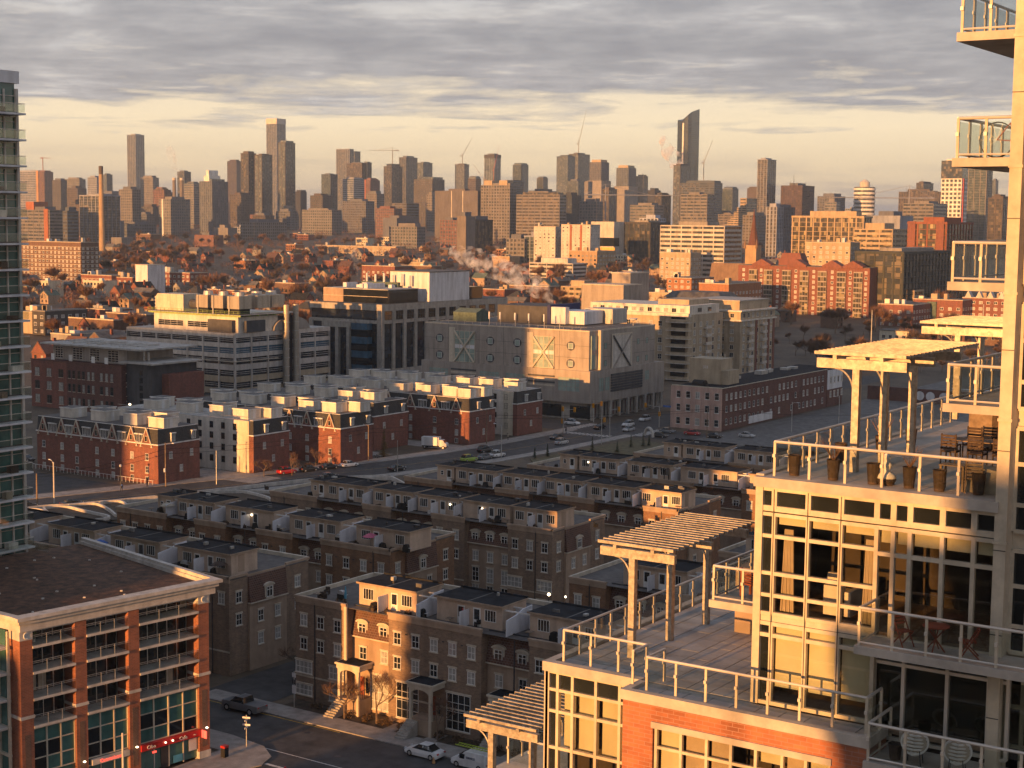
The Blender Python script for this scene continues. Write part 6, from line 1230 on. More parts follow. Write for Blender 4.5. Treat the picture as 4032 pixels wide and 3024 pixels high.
for x0,x1,y0,y1,z0,z1,st,col,lab in MID:
    y1=max(y1,y0+16)
    if st in('apt','plain'):
        t=thing('brick_block' if col in('r','rb','br','o') else 'city_block',lab,'building',((x0+x1)/2,(y0+y1)/2,z0))
        obj('wall',MB().box(x0,x1,y0,y1,z0,z1),{'br':'brown_brick','rb':'red_brick','r':'red_brick','o':'orange_brick'}.get(col,'wall_'+col),t); obj('roof_edge',MB().box(x0-.15,x1+.15,y0-.15,y1+.15,z1,z1+.4),'trim' if col not in('dk',) else 'wall_g',t); obj('roof',MB().box(x0+.3,x1-.3,y0+.3,y1-.3,z1+.4,z1+.45),'roof_grey',t)
        if st=='apt':
            far=y0>1200; fh=3.3 if z1-z0<24 else 3.0; nf=max(1,int((z1-z0-.5)/fh)); bw=5.2 if far else 3.9; nx=max(2,int((x1-x0)/bw)); ny=max(2,int((y1-y0)/bw))
            while nf*(nx+ny)>230: nx=int(nx*.9); ny=max(2,int(ny*.9)); nx=max(2,nx); bw*=1.1; 
            w=1.9 if not far else 2.4
            if 'floor lines' in lab or 'pale bands' in lab:
                b=MB()
                for k in range(1,nf+1): b.box(x0-.12,x1+.12,y0-.12,y1,z0+k*fh-.2,z0+k*fh+.05)
                obj('floor_lines',b,'trim',t,kind='stuff')
            for k in range(nf):
                wins(t,'y',y0,[(x0+(x1-x0)*(i+.5)/nx,z0+1.0+k*fh) for i in range(nx)],w,1.6,GD,nx=2,nz=1,fr='white_paint' if col!='tn' else 'dark_frame',sill=None,lint=None,bar=.12)
                wins(t,'x',x1,[(y0+(y1-y0)*(i+.5)/ny,z0+1.0+k*fh) for i in range(ny)],w,1.6,GD,nx=2,nz=1,fr='white_paint',sill=None,lint=None,bar=.12)
        for i in range(3): x=rnd.uniform(x0+1,x1-3); obj('roof_unit',MB().box(x,x+rnd.uniform(1.5,3.5),y0+3,y0+3+rnd.uniform(1.5,4),z1+.4,z1+rnd.uniform(1.6,3.6)),rnd.choice(['panel_white','wall_b','steel']),t)
        caps(t,lab,x0,x1,y0,y1,z1)
    else:
        t=tower('city_block',lab,x0,x1,y0,y1,z0,z1,{'bandm':'band','slabm':'slab'}[st],col if col!='yg' else 'b',fh=3.4,cat='building',glass='warm_glass' if col in('yg','rb','b') else 'tower_glass'); caps(t,lab,x0,x1,y0,y1,z1)
        if 'red brick and glass' in lab:
            for f in(0,.75): obj('brick_strip',MB().box(x0+(x1-x0)*f,x0+(x1-x0)*(f+.2),y0-.9,y0+.5,z0,z1+1.2),'red_brick',t)
# ---------------- trees
def bare_tree(seed,h,levels,leafw=.0,tw=40):
    r=random.Random(seed); tr=MB(); tg=MB()
    def grow(p,d,l,rad,lv):
        q=p+d*l; tr.tube(tuple(p),tuple(q),rad,rad*.68,5 if lv>2 else 3)
        if lv<=0:
            for k in range(tw):
                e=(d+Vector((r.uniform(-1,1),r.uniform(-1,1),r.uniform(-.5,.9)))*.95).normalized(); s=q-d*l*r.random()*.9; L_=l*r.uniform(.6,1.15)*(1.7 if levels==3 else 1); m_=s+e*L_
                w=Vector((-e.y,e.x,.3)).normalized()*leafw; tg.poly([tuple(s-w*.5),tuple(s+w*.5),tuple(m_)])
            return
        for k in range(r.choice((3,3,4))):
            e=(d*r.uniform(.55,1.0)+Vector((r.uniform(-1,1),r.uniform(-1,1),r.uniform(-.15,.55)))*.8).normalized(); grow(p+d*l*r.uniform(.6,1.),e,l*r.uniform(.62,.82),rad*.58,lv-1)
    grow(Vector((0,0,0)),Vector((r.uniform(-.04,.04),r.uniform(-.04,.04),1)).normalized(),h*.3,h*.018,levels); return tr,tg
def tree_proto(seed,h,levels,leafw,tw,tm='twig'):
    tr,tg=bare_tree(seed,h,levels,leafw,tw); t=thing('bare_tree','bare tree','tree',(0,0,-500),0,None,local=True)
    obj('trunk',tr,'bark',t); obj('crown',tg,tm,t); freeze(t); return t
FT=[tree_proto(s,11+s%3,3,.2,48,'twig' if s%3 else 'twig_grey') for s in range(5)]
ST_=[tree_proto(50+s,6.5,4,.025,9,'twig') for s in range(3)]
def tree_at(protos,x,y,z,s,lab,grp,rz=None):
    return dup(rnd.choice(protos),(x,y,z),rnd.uniform(0,6.28) if rz is None else rz,lab,grp,None,(s*rnd.uniform(.9,1.1),)*2+(s,))
FOOT=[(a[0],a[1],a[2],a[3]) for a in SKY+MID]+[(-312,-262,508,600),(-342,-320,556,592),(-327,-298,600,620),(-409,-328,840,864),(-505,-468,824,864),(-764,-752,700,717),(-472,-430,912,942),(-393,-356,440,530),(-415,-360,372,424),(-392,-337,314,344)]
def free(x,y,r):
    return not any(a-r<x<b+r and c-r<y<d+r for a,b,c,d in FOOT)
def polar(d,s): p=vd*d+rt*s; return p.x,p.y
# ---------------- houses of the far neighbourhood
def house_proto(wm,rm,w,l,h,rh,hip=False):
    t=thing('house','house','house',(0,0,-500),0,None,local=True)
    obj('wall',MB().box(-w/2,w/2,-l/2,l/2,0,h),wm,t)
    if hip: obj('roof',MB().hull([(-w/2-.4,-l/2-.4,h),(w/2+.4,-l/2-.4,h),(w/2+.4,l/2+.4,h),(-w/2-.4,l/2+.4,h)],[(-w*.1,-l*.2,h+rh),(w*.1,-l*.2,h+rh),(w*.1,l*.2,h+rh),(-w*.1,l*.2,h+rh)]),rm,t)
    else:
        obj('roof',MB().xz([(-w/2-.4,h-.2),(w/2+.4,h-.2),(0,h+rh)],-l/2-.4,l/2+.4),rm,t); obj('gable_trim',MB().xz([(-w/2+.3,h),(w/2-.3,h),(0,h+rh-.5)],-l/2-.45,-l/2-.41),wm,t)
    obj('chimney',MB().box(w*.2,w*.2+.8,-.5,.5,h,h+rh+.9),'red_brick',t)
    for x in(-w*.24,w*.24):
        for z in(1.2,4.0): obj('window',MB().box(x-.6,x+.6,-l/2-.06,-l/2+.02,z,z+1.6),'glass_dark' if rnd.random()<.6 else 'glass_curtain',t)
    freeze(t); return t
HP=[house_proto('red_brick','roof_dark',7,11,6.2,3.6),house_proto('brown_brick','shingle',9,10,6.5,3.2,True),house_proto('wall_g','roof_grey',6.5,12,6,3.4),house_proto('red_brick','mansard_brown',7.5,10,6.4,4),house_proto('stucco','copper',8,10,6,3.2),house_proto('brown_brick','roof_grey',6,13,6.8,2.2)]
HL=['red brick gabled house among bare trees, far neighbourhood','brown hip-roofed house among bare trees, far neighbourhood','grey-walled gabled house among bare trees, far neighbourhood','red-brown steep-roofed house among bare trees, far neighbourhood','tan green-roofed house among bare trees, far neighbourhood','brown low-gabled house among bare trees, far neighbourhood']
nh=0; HPOS=[]
for row in range(60):
    d=590+row*30*(1+row*.014)
    if d>2000: break
    smax=d*.335; s=-smax
    while s<smax*.55:
        s+=rnd.uniform(14,52)*(1 if d<1100 else 1.6); x,y=polar(d+rnd.uniform(-4,4),s)
        if nh>=296 or not free(x,y,9) or (x>-250): continue
        if d<800 and s>-90: continue
        k=rnd.randrange(6); dup(HP[k],(x,y,zg(x,y)-.2),rnd.choice((0,0,math.pi/2))+rnd.uniform(-.05,.05),HL[k],'houses of the far neighbourhood',None,rnd.uniform(.85,1.15)); HPOS.append((x,y)); nh+=1
nt_=0
for i in range(4000):
    if nt_>=299: break
    d=575+1400*rnd.random()**1.0; s=rnd.uniform(-.34,.30)*d; x,y=polar(d,s)
    if not free(x,y,4) or x>-225: continue
    if s>.1*d and rnd.random()<.6: continue
    if any(abs(x-a)<7 and abs(y-b)<7 for a,b in HPOS): continue
    tree_at(FT,x,y,zg(x,y)-.2,rnd.uniform(1.0,1.75),'bare brown tree among houses, far neighbourhood','bare trees of the far neighbourhood'); nt_+=1
# the rest of the bare canopy reads as one mass
def mass(n,d0,d1,s0,s1):
    b=MB(); r=random.Random(11)
    for i in range(n):
        d=d0+(d1-d0)*r.random(); s=r.uniform(s0,s1)*d; x,y=polar(d,s)
        if not free(x,y,3) or x>-225: continue
        z0=zg(x,y); R_=r.uniform(3.5,6.5); H_=r.uniform(7,12)
        for k in range(60):
            a=r.uniform(0,6.28); e=r.uniform(0,1)**.5; p=Vector((x+R_*e*math.cos(a),y+R_*e*math.sin(a),z0+H_*(.35+.65*r.random()*(1-.55*e)))); v=Vector((r.uniform(-1,1),r.uniform(-1,1),r.uniform(-.2,1))).normalized()*r.uniform(1.2,2.6); w=Vector((-v.y,v.x,.4)).normalized()*.3
            b.poly([tuple(p-w),tuple(p+w),tuple(p+v)])
    return b
o=obj('bare_canopy',mass(1500,700,2700,-.345,.16),'twig',kind='stuff'); o['label']='brown mass of bare trees filling the far neighbourhood'
# ---------------- flat-roofed low blocks of the far neighbourhood
def block_proto(wm,w,l,h):
    t=thing('low_block','low block','building',(0,0,-500),0,None,local=True)
    obj('wall',MB().box(-w/2,w/2,-l/2,l/2,0,h),wm,t); obj('roof',MB().box(-w/2+.3,w/2-.3,-l/2+.3,l/2-.3,h,h+.05),'roof_grey',t); obj('parapet',MB().box(-w/2-.1,w/2+.1,-l/2-.1,-l/2+.3,h,h+.5).box(w/2-.3,w/2+.1,-l/2+.3,l/2,h,h+.5),'trim',t)
    for i in range(int(w/3)):
        for z in range(int(h/3.2)): obj('window',MB().box(-w/2+1.2+i*3,-w/2+2.6+i*3,-l/2-.05,-l/2+.02,1+z*3.2,2.6+z*3.2),'glass_dark',t)
    obj('roof_unit',MB().box(-1,1.5,0,2,h,h+1.6),'panel_white',t); freeze(t); return t
BP=[block_proto('red_brick',24,12,7),block_proto('cream_stucco',18,12,10),block_proto('brown_brick',30,13,9.6),block_proto('orange_brick',14,14,7)]
BL=['long low red brick block among the far bare trees','cream three-storey block among the far bare trees','long brown brick block among the far bare trees','small orange brick block among the far bare trees']
for i in range(70):
    d=680+1500*rnd.random(); s=rnd.uniform(-.33,.2)*d; x,y=polar(d,s)
    if not free(x,y,16) or x>-300: continue
    k=rnd.randrange(4); dup(BP[k],(x,y,zg(x,y)-.2),rnd.choice((0,0,0,math.pi/2)),BL[k],'low blocks of the far neighbourhood')
for i in range(64):
    d=2050+650*rnd.random(); s=rnd.uniform(-.33,.3)*d; x,y=polar(d,s); w=rnd.uniform(14,34); h=rnd.uniform(16,44)
    if not free(x,y,w*.7): continue
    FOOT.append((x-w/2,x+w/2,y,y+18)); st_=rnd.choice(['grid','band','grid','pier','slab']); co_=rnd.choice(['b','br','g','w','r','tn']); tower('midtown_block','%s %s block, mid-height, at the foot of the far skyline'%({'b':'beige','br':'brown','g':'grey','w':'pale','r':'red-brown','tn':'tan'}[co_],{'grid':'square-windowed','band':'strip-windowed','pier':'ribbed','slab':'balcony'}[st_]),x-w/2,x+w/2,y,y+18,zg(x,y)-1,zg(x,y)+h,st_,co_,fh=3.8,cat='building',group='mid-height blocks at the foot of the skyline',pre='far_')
# shade-side trees by the rail corridor
for i in range(60):
    x,y=rnd.uniform(-300,-190),rnd.uniform(590,790)
    if free(x,y,5): tree_at(FT,x,y,zg(x,y)-.2,rnd.uniform(.6,1.0),'bare dark tree in the shade beside the rail corridor','bare trees beside the rail corridor')
def conifer(label,x,y,h,w,mt,z=0,grp=None):
    t=thing('spruce_tree',label,'tree',(x,y,z),0,grp,local=True); obj('trunk',MB().tube((0,0,0),(0,0,h*.9),.12*w,.03),'bark',t); b=MB(); r=random.Random(int(x*3+y))
    for k in range(int(420*min(1,w/1.5))):
        f=r.random()**1.3; zz=h*(.08+.9*f); R_=w*(1-f)*r.uniform(.5,1.05)+.08; a=r.uniform(0,6.28); p=Vector((0,0,zz)); q=Vector((R_*math.cos(a),R_*math.sin(a),zz-.12*R_-.1)); s=Vector((-math.sin(a),math.cos(a),0))*.16*(.5+R_*.35)
        b.poly([tuple(p*1),tuple(q*.65+p*.35+s),tuple(q),tuple(q*.65+p*.35-s)])
    obj('crown',b,mt,t); return t
conifer('golden-lit spruce between brick townhouse blocks at the street',-240.2,300.2,7.8,2.0,'gold_needles')  # crown uses the gold needle colour
for i,(x,y) in enumerate([(-208.8,319.9),(-207.9,324.2),(-204.4,339.8),(-197.9,341.2),(-199.7,351.3),(-198,354.6),(-197.5,356.9)]): conifer('small dark young conifer on the park lawn',x,y,2.8+.4*(i%3),.8,'needles',.2,'young conifers on the park lawn')
for i,(x,y) in enumerate([(-226,640),(-238,655),(-252,640),(-262,668),(-246,680)]): conifer('dark evergreen mass tree beside the terrace condo tower',x,y,11,4.2,'needles',0,'dark evergreens beside the terrace condo tower')
for x,y,s,l in [(-242.9,278,.85,'bare street tree left of the bright stair'),(-246.3,273,.75,'bare street tree before the cream block end'),(-242.7,293.1,.7,'bare street tree right of the bright stair'),(-242.4,259.8,.85,'bare street tree by the sunlit cream corner'),(-238.7,265,.8,'bare street tree above the red parked car'),(-262,251.6,.8,'bare tree in the gap behind the gabled corner'),(-115.7,137.3,1.0,'bare young tree lit orange in front of the sunlit porch'),(-111.6,138.2,1.15,'bare young tree casting shadow on the sunlit bay'),(-102.4,137.6,.95,'bare young tree before the shaded middle porch'),(-131.5,147,.9,'bare young tree in the dark mews lane'),(-92.8,137.5,.9,'bare young tree left of the lowest pergola'),(-254,292,.9,'bare tree between brick townhouse blocks'),(-250,345,.8,'bare tree beside the box truck courtyard')]:
    tree_at(ST_,x,y,0,s,l,'street trees',0)
def shrub(label,x,y,w,h,mt='hedge',z=0,grp='low shrubs along the pavements'):
    t=thing('shrub',label,'shrub',(x,y,z),rnd.uniform(0,3),grp,local=True); b=MB(); r=random.Random(int(x*9+y*5))
    for k in range(110):
        a=r.uniform(0,6.28); e=r.random()**.5; p=Vector((w*e*math.cos(a),w*.7*e*math.sin(a),h*r.random()*(1-.5*e))); v=Vector((r.uniform(-1,1),r.uniform(-1,1),r.uniform(0,1))).normalized()*.32; s=Vector((-v.y,v.x,.2)).normalized()*.09
        b.poly([tuple(p-s),tuple(p+s),tuple(p+v)])
    obj('leaves',b,mt,t)
for i in range(12): shrub('low brown shrub on the front garden of the tan row',-121+i*2.6,138.4,.9,.9)
for i in range(10): shrub('brown hedge shrub along the brick townhouse pavement',-247.5+i*.8,262+i*3.9,1.2,1.0,grp='brown hedge shrubs by the brick townhouses')
# ---------------- vehicles
def car_proto(kind):
    L_,W,H={'sedan':(4.55,1.78,1.45),'suv':(4.6,1.85,1.7),'pickup':(5.8,2.0,1.85),'van':(4.6,1.8,1.85),'truck':(6.6,2.2,3.0)}[kind]
    t=thing('car','car','car',(0,0,-500),0,None,local=True); w=W/2; l=L_/2
    def loft(secs,m=0):     # secs: (x, half width bottom, half width top, z0, z1)
        b=MB(); n=len(secs)
        for x,a,c,z0,z1 in secs: b.v+=[(x,-a,z0),(x,a,z0),(x,a*1.02,(z0+z1)*.5),(x,c,z1),(x,-c,z1),(x,-a*1.02,(z0+z1)*.5)]
        for i in range(n-1):
            for k in range(6): b.f.append((6*i+k,6*i+(k+1)%6,6*i+6+(k+1)%6,6*i+6+k)); b.m.append(m)
        b.f+=[(5,4,3,2,1,0),tuple(6*n-6+k for k in range(6))]; b.m+=[m,m]; return b
    if kind in('sedan','suv'):
        hb=.92 if kind=='sedan' else 1.02
        body=loft([(-l,w*.8,w*.7,.35,.75),(-l+.15,w*.95,w*.85,.25,hb-.06),(-l+.9,w,w*.9,.2,hb),(l-1.3,w,w*.9,.2,hb),(l-.5,w*.97,w*.85,.22,hb-.16),(l-.08,w*.85,w*.75,.3,hb-.3),(l,w*.75,w*.65,.38,.6)])
        rear=-l+.35 if kind=='suv' else -l+.75
        cab=loft([(rear,w*.85,w*.8,hb-.05,hb),(rear+(.25 if kind=='suv' else .65),w*.86,w*.68,hb-.05,H-.04),(rear+1.3,w*.87,w*.7,hb-.05,H),(.35,w*.87,w*.7,hb-.05,H-.02),(1.15,w*.86,w*.78,hb-.05,hb)])
        roof=MB().box(rear+.65,.3,-w*.66,w*.66,H-.035,H+.02); pil=MB()
        for x in(rear+.5,-.3): 
            for s in(-1,1): pil.box(x-.05,x+.05,s*w*.79-.06,s*w*.79+.06,hb,H-.05)
    elif kind=='pickup':
        body=loft([(-l,w*.9,w*.88,.5,1.15),(-l+.2,w,w*.95,.4,1.2),(l-1.6,w,w*.95,.38,1.2),(l-.25,w*.95,w*.88,.4,1.15),(l,w*.85,w*.8,.5,1.05)]); cab=loft([(-.75,w*.9,w*.85,1.15,1.2),(-.6,w*.9,w*.78,1.15,H),(.7,w*.9,w*.78,1.15,H),(1.5,w*.88,w*.82,1.15,1.2)]); roof=MB().box(-.5,.6,-w*.76,w*.76,H-.03,H+.03); pil=MB().box(-l+.15,-.9,-w*.85,w*.85,1.19,1.22)
    elif kind=='van':
        body=loft([(-l,w*.9,w*.85,.3,H-.15),(-l+.15,w,w*.88,.25,H),(l-1.9,w,w*.86,.22,H),(l-1.0,w,w*.9,.22,1.1),(l-.2,w*.92,w*.82,.25,.9),(l,w*.8,w*.7,.35,.65)]); cab=loft([(l-1.95,w*.9,w*.8,1.1,H-.06),(l-1.5,w*.89,w*.78,1.08,H-.2),(l-.95,w*.86,w*.8,1.02,1.12)]); roof=MB().box(-l+.4,l-2.2,-w*.5,-w*.4,H+.12,H+.18).box(-l+.4,l-2.2,w*.4,w*.5,H+.12,H+.18); pil=MB().box(l-1.9,l-1.25,-w*1.01,w*1.01,1.05,1.55)
    else:
        body=MB().box(-l,l-2.0,-w,w,.85,H); cab=MB().xz([(l-1.9,.6),(l,.6),(l,1.4),(l-.5,1.65),(l-.95,2.3),(l-1.9,2.35)],-w*.92,w*.92); roof=MB().box(l-.52,l-.48,-w*.8,w*.8,1.65,2.2); pil=MB().box(-l,l,-w*.5,w*.5,.45,.8)
    obj('body',body,'white_paint',t,smooth=False)
    if kind=='truck': c=obj('cab',cab,'white_paint',t); obj('windscreen',MB().xz([(l-.9,2.22),(l-.45,1.7),(l-.42,1.72),(l-.86,2.25)],-w*.85,w*.85),'glass_dark',c); obj('chassis',pil,'black',t)
    else:
        obj('cabin_glass',cab,'glass_dark',t); obj('roof',roof,'white_paint',t); obj('pillars',pil,'white_paint' if kind!='van' else 'glass_dark',t)
    wr=.33 if kind in('sedan','suv','van') else .42; xs=(-l+.85,l-.85) if kind!='pickup' else (-l+1.15,l-1.0)
    for x in xs:
        for s in(-1,1):
            wo=obj('wheel',MB().tube((x,s*(w-.22),wr),(x,s*(w+.02),wr),wr,None,14),'tyre',t); obj('rim',MB().tube((x,s*(w+.015),wr),(x,s*(w+.035),wr),wr*.6,None,10),'silver',wo)
    z=.68 if kind in('sedan','suv','van') else .95
    for s in(-1,1): obj('headlight',MB().box(l-.12,l-.01,s*w*.62-.16,s*w*.62+.16,z-.06,z+.08),'panel_white',t); obj('taillight',MB().box(-l-.01,-l+.1,s*w*.68-.14,s*w*.68+.14,z,z+.16),'red_paint',t)
    freeze(t); return t
CP={k:car_proto(k) for k in('sedan','suv','pickup','van','truck')}
for n,c in [('car_white',(.7,.7,.7)),('car_black',(.012,.012,.014)),('car_grey',(.16,.17,.18)),('car_silver',(.42,.42,.42)),('car_red',(.42,.02,.02)),('car_lime',(.30,.42,.05)),('car_blue',(.03,.05,.12))]: mat(n,c,rough=.28,spec=.6,var=.03)
PM={}
def car(kind,label,col,x,y,hd,name=None):
    m_={}
    for k in KIDS[CP[kind].name]:
        nm=k.name.split('.')[0]
        if nm in('body','roof','pillars','cab') and k.data.materials[0].name=='white_paint':
            key=(kind,nm,col)
            if key not in PM: d=k.data.copy(); d.materials[0]=MT['car_'+col]; PM[key]=d
            m_[nm]=PM[key]
    t=dup(CP[kind],(x,y,.03),hd,label,None,m_); t.name={'sedan':'sedan','suv':'suv','pickup':'pickup_truck','van':'delivery_van','truck':'box_truck'}[kind]; t['category']={'pickup':'pickup','van':'van','truck':'truck'}.get(kind,'car'); return t
N_=R(90)
car('sedan','white sedan parked before the front tan row','white',-100.4,132.6,0+math.pi)
car('pickup','grey pickup parked at the dark mews corner','grey',-127.2,132.7,math.pi)
v=car('van','white service van with ladders, cut by the lowest pergola','white',-94.2,134.2-1.4,math.pi); 
lad=thing('roof_ladder','yellow ladders strapped on the white service van','ladder',(-94.2,132.8,1.9),math.pi,local=True)
for y in(-.35,.35): obj('rail',MB().box(-2.2,2.0,y-.04,y+.04,.3,.38),'lime',lad)
for i in range(12): obj('rung',MB().box(-2.1+i*.35,-2.06+i*.35,-.35,.35,.32,.36),'lime',lad)
text(v,'SERVICE',.32,(-.4,.93,1.15),(math.pi/2,0,math.pi),'car_blue')
def M_(y):        # street centre x at y and heading
    for (a,b),(c,d) in zip(MAIN,MAIN[1:]):
        if b<=y<=d: return a+(c-a)*(y-b)/(d-b),math.atan2(d-b,c-a)
for kind,l,col,off,y,rev in [('suv','red hatchback parked below the cream townhouse block','red',-6.4,264.5,0),('sedan','black sedan parked behind the red hatchback','black',-6.4,270.2,0),('sedan','black sedan parked ahead of the white sedan on the main street','black',-6.4,275.6,0),('sedan','white sedan last in the row parked on the main street','white',-6.4,281.0,0),
  ('suv','dark suv driving up the main street past the box truck','black',-1.9,321.5,0),('suv','white boxy suv on the near side of the main street','white',5.6,317.5,0),('suv','lime green small taxi on the near side of the main street','lime',5.6,308,0),('sedan','dark sedan between the lime taxi and the white suv','grey',5.6,312.6,0),('sedan','black car approaching the junction with headlights on','black',-2.2,352.8,1),('suv','silver suv leaving the junction','silver',4.2,345.5,0),('sedan','dark car stopped at the crosswalk','black',-4.0,377.5,1),('suv','white car crossing the junction','white',-1.0,388,1),('sedan','silver car behind the crosswalk with headlights on','silver',4.6,379,1),('suv','white suv beyond the junction','white',-3.4,401.5,1),('sedan','dark car on the left end of the main street','black',4.3,211.0,0),('suv','dark suv at the left edge of the main street','black',2,203.0,0),('sedan','dark sedan half hidden by the near wall','grey',5.3,268,0),('sedan','dark sedan behind the small wall, mid street','black',5.2,286,0)]:
    cx0,h=M_(y); nx,ny=math.sin(h),-math.cos(h); car(kind,l,col,cx0+nx*off,y+ny*off,h+(math.pi if rev else 0))
car('truck','white box truck parked by the brick courtyard','white',-238.6,318.9,R(20)); car('sedan','dark car parked at the far left of the gabled block','black',-303,243,0)
for i,(x,y,c,l) in enumerate([(-203.2,373,'black','dark car queueing right of the crosswalk, first'),(-198.5,383,'red','dark red car in the lot by the pink front'),(-191,381.5,'black','dark car near the pole in front of the pink warehouse'),(-184.5,388,'silver','silver car by the rail yard wall'),(-206,382.5,'grey','grey car beside the pink warehouse corner')]): car('sedan',l,c,x,y,0)
car('suv','white car half hidden at the corner of the panel building','white',-236,381,0)
# ---------------- poles, lamps, signals, wires
def pole(label,x,y,h,r=.14,mt='wood_grey',arm=None,cat='pole',name='utility_pole',lamp=False):
    t=thing(name,label,cat,(x,y,0),0,None,local=True); obj('shaft',MB().tube((0,0,0),(0,0,h),r,r*.7,8),mt,t)
    if arm:
        dx,dy,dz=arm; pts=[(0,0,h-.5),(dx*.35,dy*.35,h-.5+dz*.8),(dx,dy,h-.5+dz)]
        b=MB(); 
        for p,q in zip(pts,pts[1:]): b.tube(p,q,.06,.05,6)
        a=obj('arm',b,mt,t); obj('lamp_head',MB().hull([(dx-.15,dy-.15,h-.55+dz),(dx+.5,dy-.15,h-.55+dz),(dx+.5,dy+.15,h-.55+dz),(dx-.15,dy+.15,h-.55+dz)],[(dx-.1,dy-.1,h-.4+dz),(dx+.4,dy-.1,h-.4+dz),(dx+.4,dy+.1,h-.4+dz),(dx-.1,dy+.1,h-.4+dz)]),'lamp_lit' if lamp else 'panel_white',a)
    return t
P1=pole('orange-lit wooden utility pole at the gabled corner',-250.3,237.4,9.6,arm=(1.9,.3,.5)); obj('transformer',MB().ring([(.22,3.2),(.22,4.0)],10,(.0,-.25)),'panel_white',P1)
pole('tall street lamp with a bent head at the left end of the street',-253.4,209.8,8.4,.17,'pale_concrete',(-1.5,.2,.9),'lamp','street_lamp'); pole('short orange-lit post at the left end of the street',-254,206,6.5,.18,'wood_grey')
g=pole('globe lamp post lit orange before the gabled block',-256.4,230.2,4.6,.09,'dark_frame',None,'lamp','globe_lamp'); obj('globe',MB().ring([(.05,4.55),(.26,4.7),(.3,4.9),(.2,5.1),(.04,5.15)],10),'panel_white',g,smooth=True)
pole('wooden utility pole beside the golden spruce',-238.2,291.7,9,arm=(-1.8,0,.4)); pole('sunlit utility pole beside the lit brick corner',-232.7,333.4,9.2,arm=(-2.0,.2,.3)); pole('street lamp over the near side of the main street, by the white suv',-215.2,314.7,8.5,.12,'steel',(-2.2,0,.6),'lamp','street_lamp'); pole('wooden pole in front of the pink warehouse',-192.3,379.6,8.2); pole('lot floodlight pole at the rail yard edge',-179.2,405.6,8.5,.13,'steel',(1.6,0,.4),'lamp','street_lamp'); pole('floodlight pole with a round dish in the rail yard',-175,429.3,8.5,.13,'steel',(-1.6,0,.2),'lamp','street_lamp'); pole('thin steel pole left of the red hatchback',-243.6,246,7.5,.09,'steel'); pole('thin steel pole behind the rust-brown row',-222.5,283,7.5,.09,'steel'); pole('tall light mast between condo tower and red apartments',-232,600,24,.25,'steel'); pole('tall light mast behind the rail corridor',-200,640,26,.25,'steel'); pole('steel pole by the junction on the park side',-209,352,8,.1,'steel')
sp=pole('pale banner pole before the shopfront of the corner block',-119.3,106.8,5.9,.13,'pale_concrete')
def signal(label,x,y,h,arm,heads):
    t=thing('traffic_signal',label,'traffic light',(x,y,0),0,'traffic signals at the junction',local=True); obj('shaft',MB().tube((0,0,0),(0,0,h),.13,.09,8),'steel',t); q=(arm[0],arm[1],h-.6)
    obj('arm',MB().tube((0,0,h-1.0),q,.07,.05,6),'steel',t)
    for i,(dx,dy,z) in enumerate([(q[0],q[1],q[2])]+heads):
        hd=obj('signal_head',MB().box(dx-.28,dx+.28,dy-.2,dy+.2,z-.75,z+.55),'signal_amber',t)
        for k in range(3): obj('lens',MB().ring([(.13,0),(.1,.05)],8),'black' if k else 'red_paint',hd,(dx,dy-.25,z+.3-k*.42))
signal('traffic signal with two amber heads, left of the crosswalk',-228.6,364.3,7.4,(3.4,.4),[(0,-.3,6.8),(-.3,.0,3.4)]); signal('traffic signal with a long mast arm, near the park corner',-212.3,361.8,8.8,(1.9,1.5),[(-1.6,-.2,5.2)]); signal('far traffic signal beside the pink warehouse',-213.5,391.5,6.8,(-4.2,-.5),[(.2,-.3,4.0)]); signal('far traffic signal at the panel building corner',-234,389.5,6.4,(2.8,-.3),[(0,-.3,5.0)])
t=thing('street_name_sign','blue street name blade hanging over the junction','sign',(-211,391.4,6.2),local=True); obj('blade',MB().box(-1.2,1.2,-.03,.03,-.25,.25),'blue_tarp',t)
def wire(label,pts,sag=.8,grp=None):
    b=MB()
    for p,q in zip(pts,pts[1:]):
        p=Vector(p);q=Vector(q); pr_=None
        for k in range(9):
            f=k/8; v=p+(q-p)*f-Vector((0,0,sag*4*f*(1-f)))
            if pr_ is not None: b.tube(tuple(pr_),tuple(v),.035,None,4)
            pr_=v
    o=obj('overhead_cable',b,'black'); tag(o,label,'cable',grp)
wire('upper overhead cable strung between the street poles',[(-254,206,6.4),(-250.3,237.4,8.2),(-238.2,291.7,7.9),(-232.7,333.4,7.7),(-192.3,379.6,8.0)]); wire('lower overhead cable strung between the street poles',[(-254,206.2,5.8),(-250.1,237.4,7.2),(-238,291.7,7.0),(-232.5,333.4,6.9),(-192.1,379.6,7.4)])
wire('cable from the pole across the pink warehouse front',[(-192.3,379.6,7.9),(-150,398,8)])
def lampglobe(label,x,y,z,on=True):
    t=thing('wall_lantern',label,'lamp',(x,y,z),0,'lit lanterns of the tan rows',local=True); obj('bracket',MB().box(-.04,.04,-.02,.3,.1,.16),'dark_frame',t); obj('globe',MB().ring([(.05,-.14),(.16,0),(.12,.14),(.03,.18)],8),'lamp_lit',t)
for x,y,z,l in [(-142.6,194.6,14.1,'lit lantern on a roof room of the lamp-lit tan row'),(-136.5,194.55,14.1,'second lit lantern on the lamp-lit tan row'),(-160.6,169.4,14.2,'lit lantern on a roof room of the rust-brown row'),(-148,244.7,14.1,'lit lantern on the fifth tan row'),(-120.3,193.,3.0,'bright lantern at the third row end'),(-127,188.5,3.0,'bright lantern low between the tan rows')]: lampglobe(l,x,y,z)
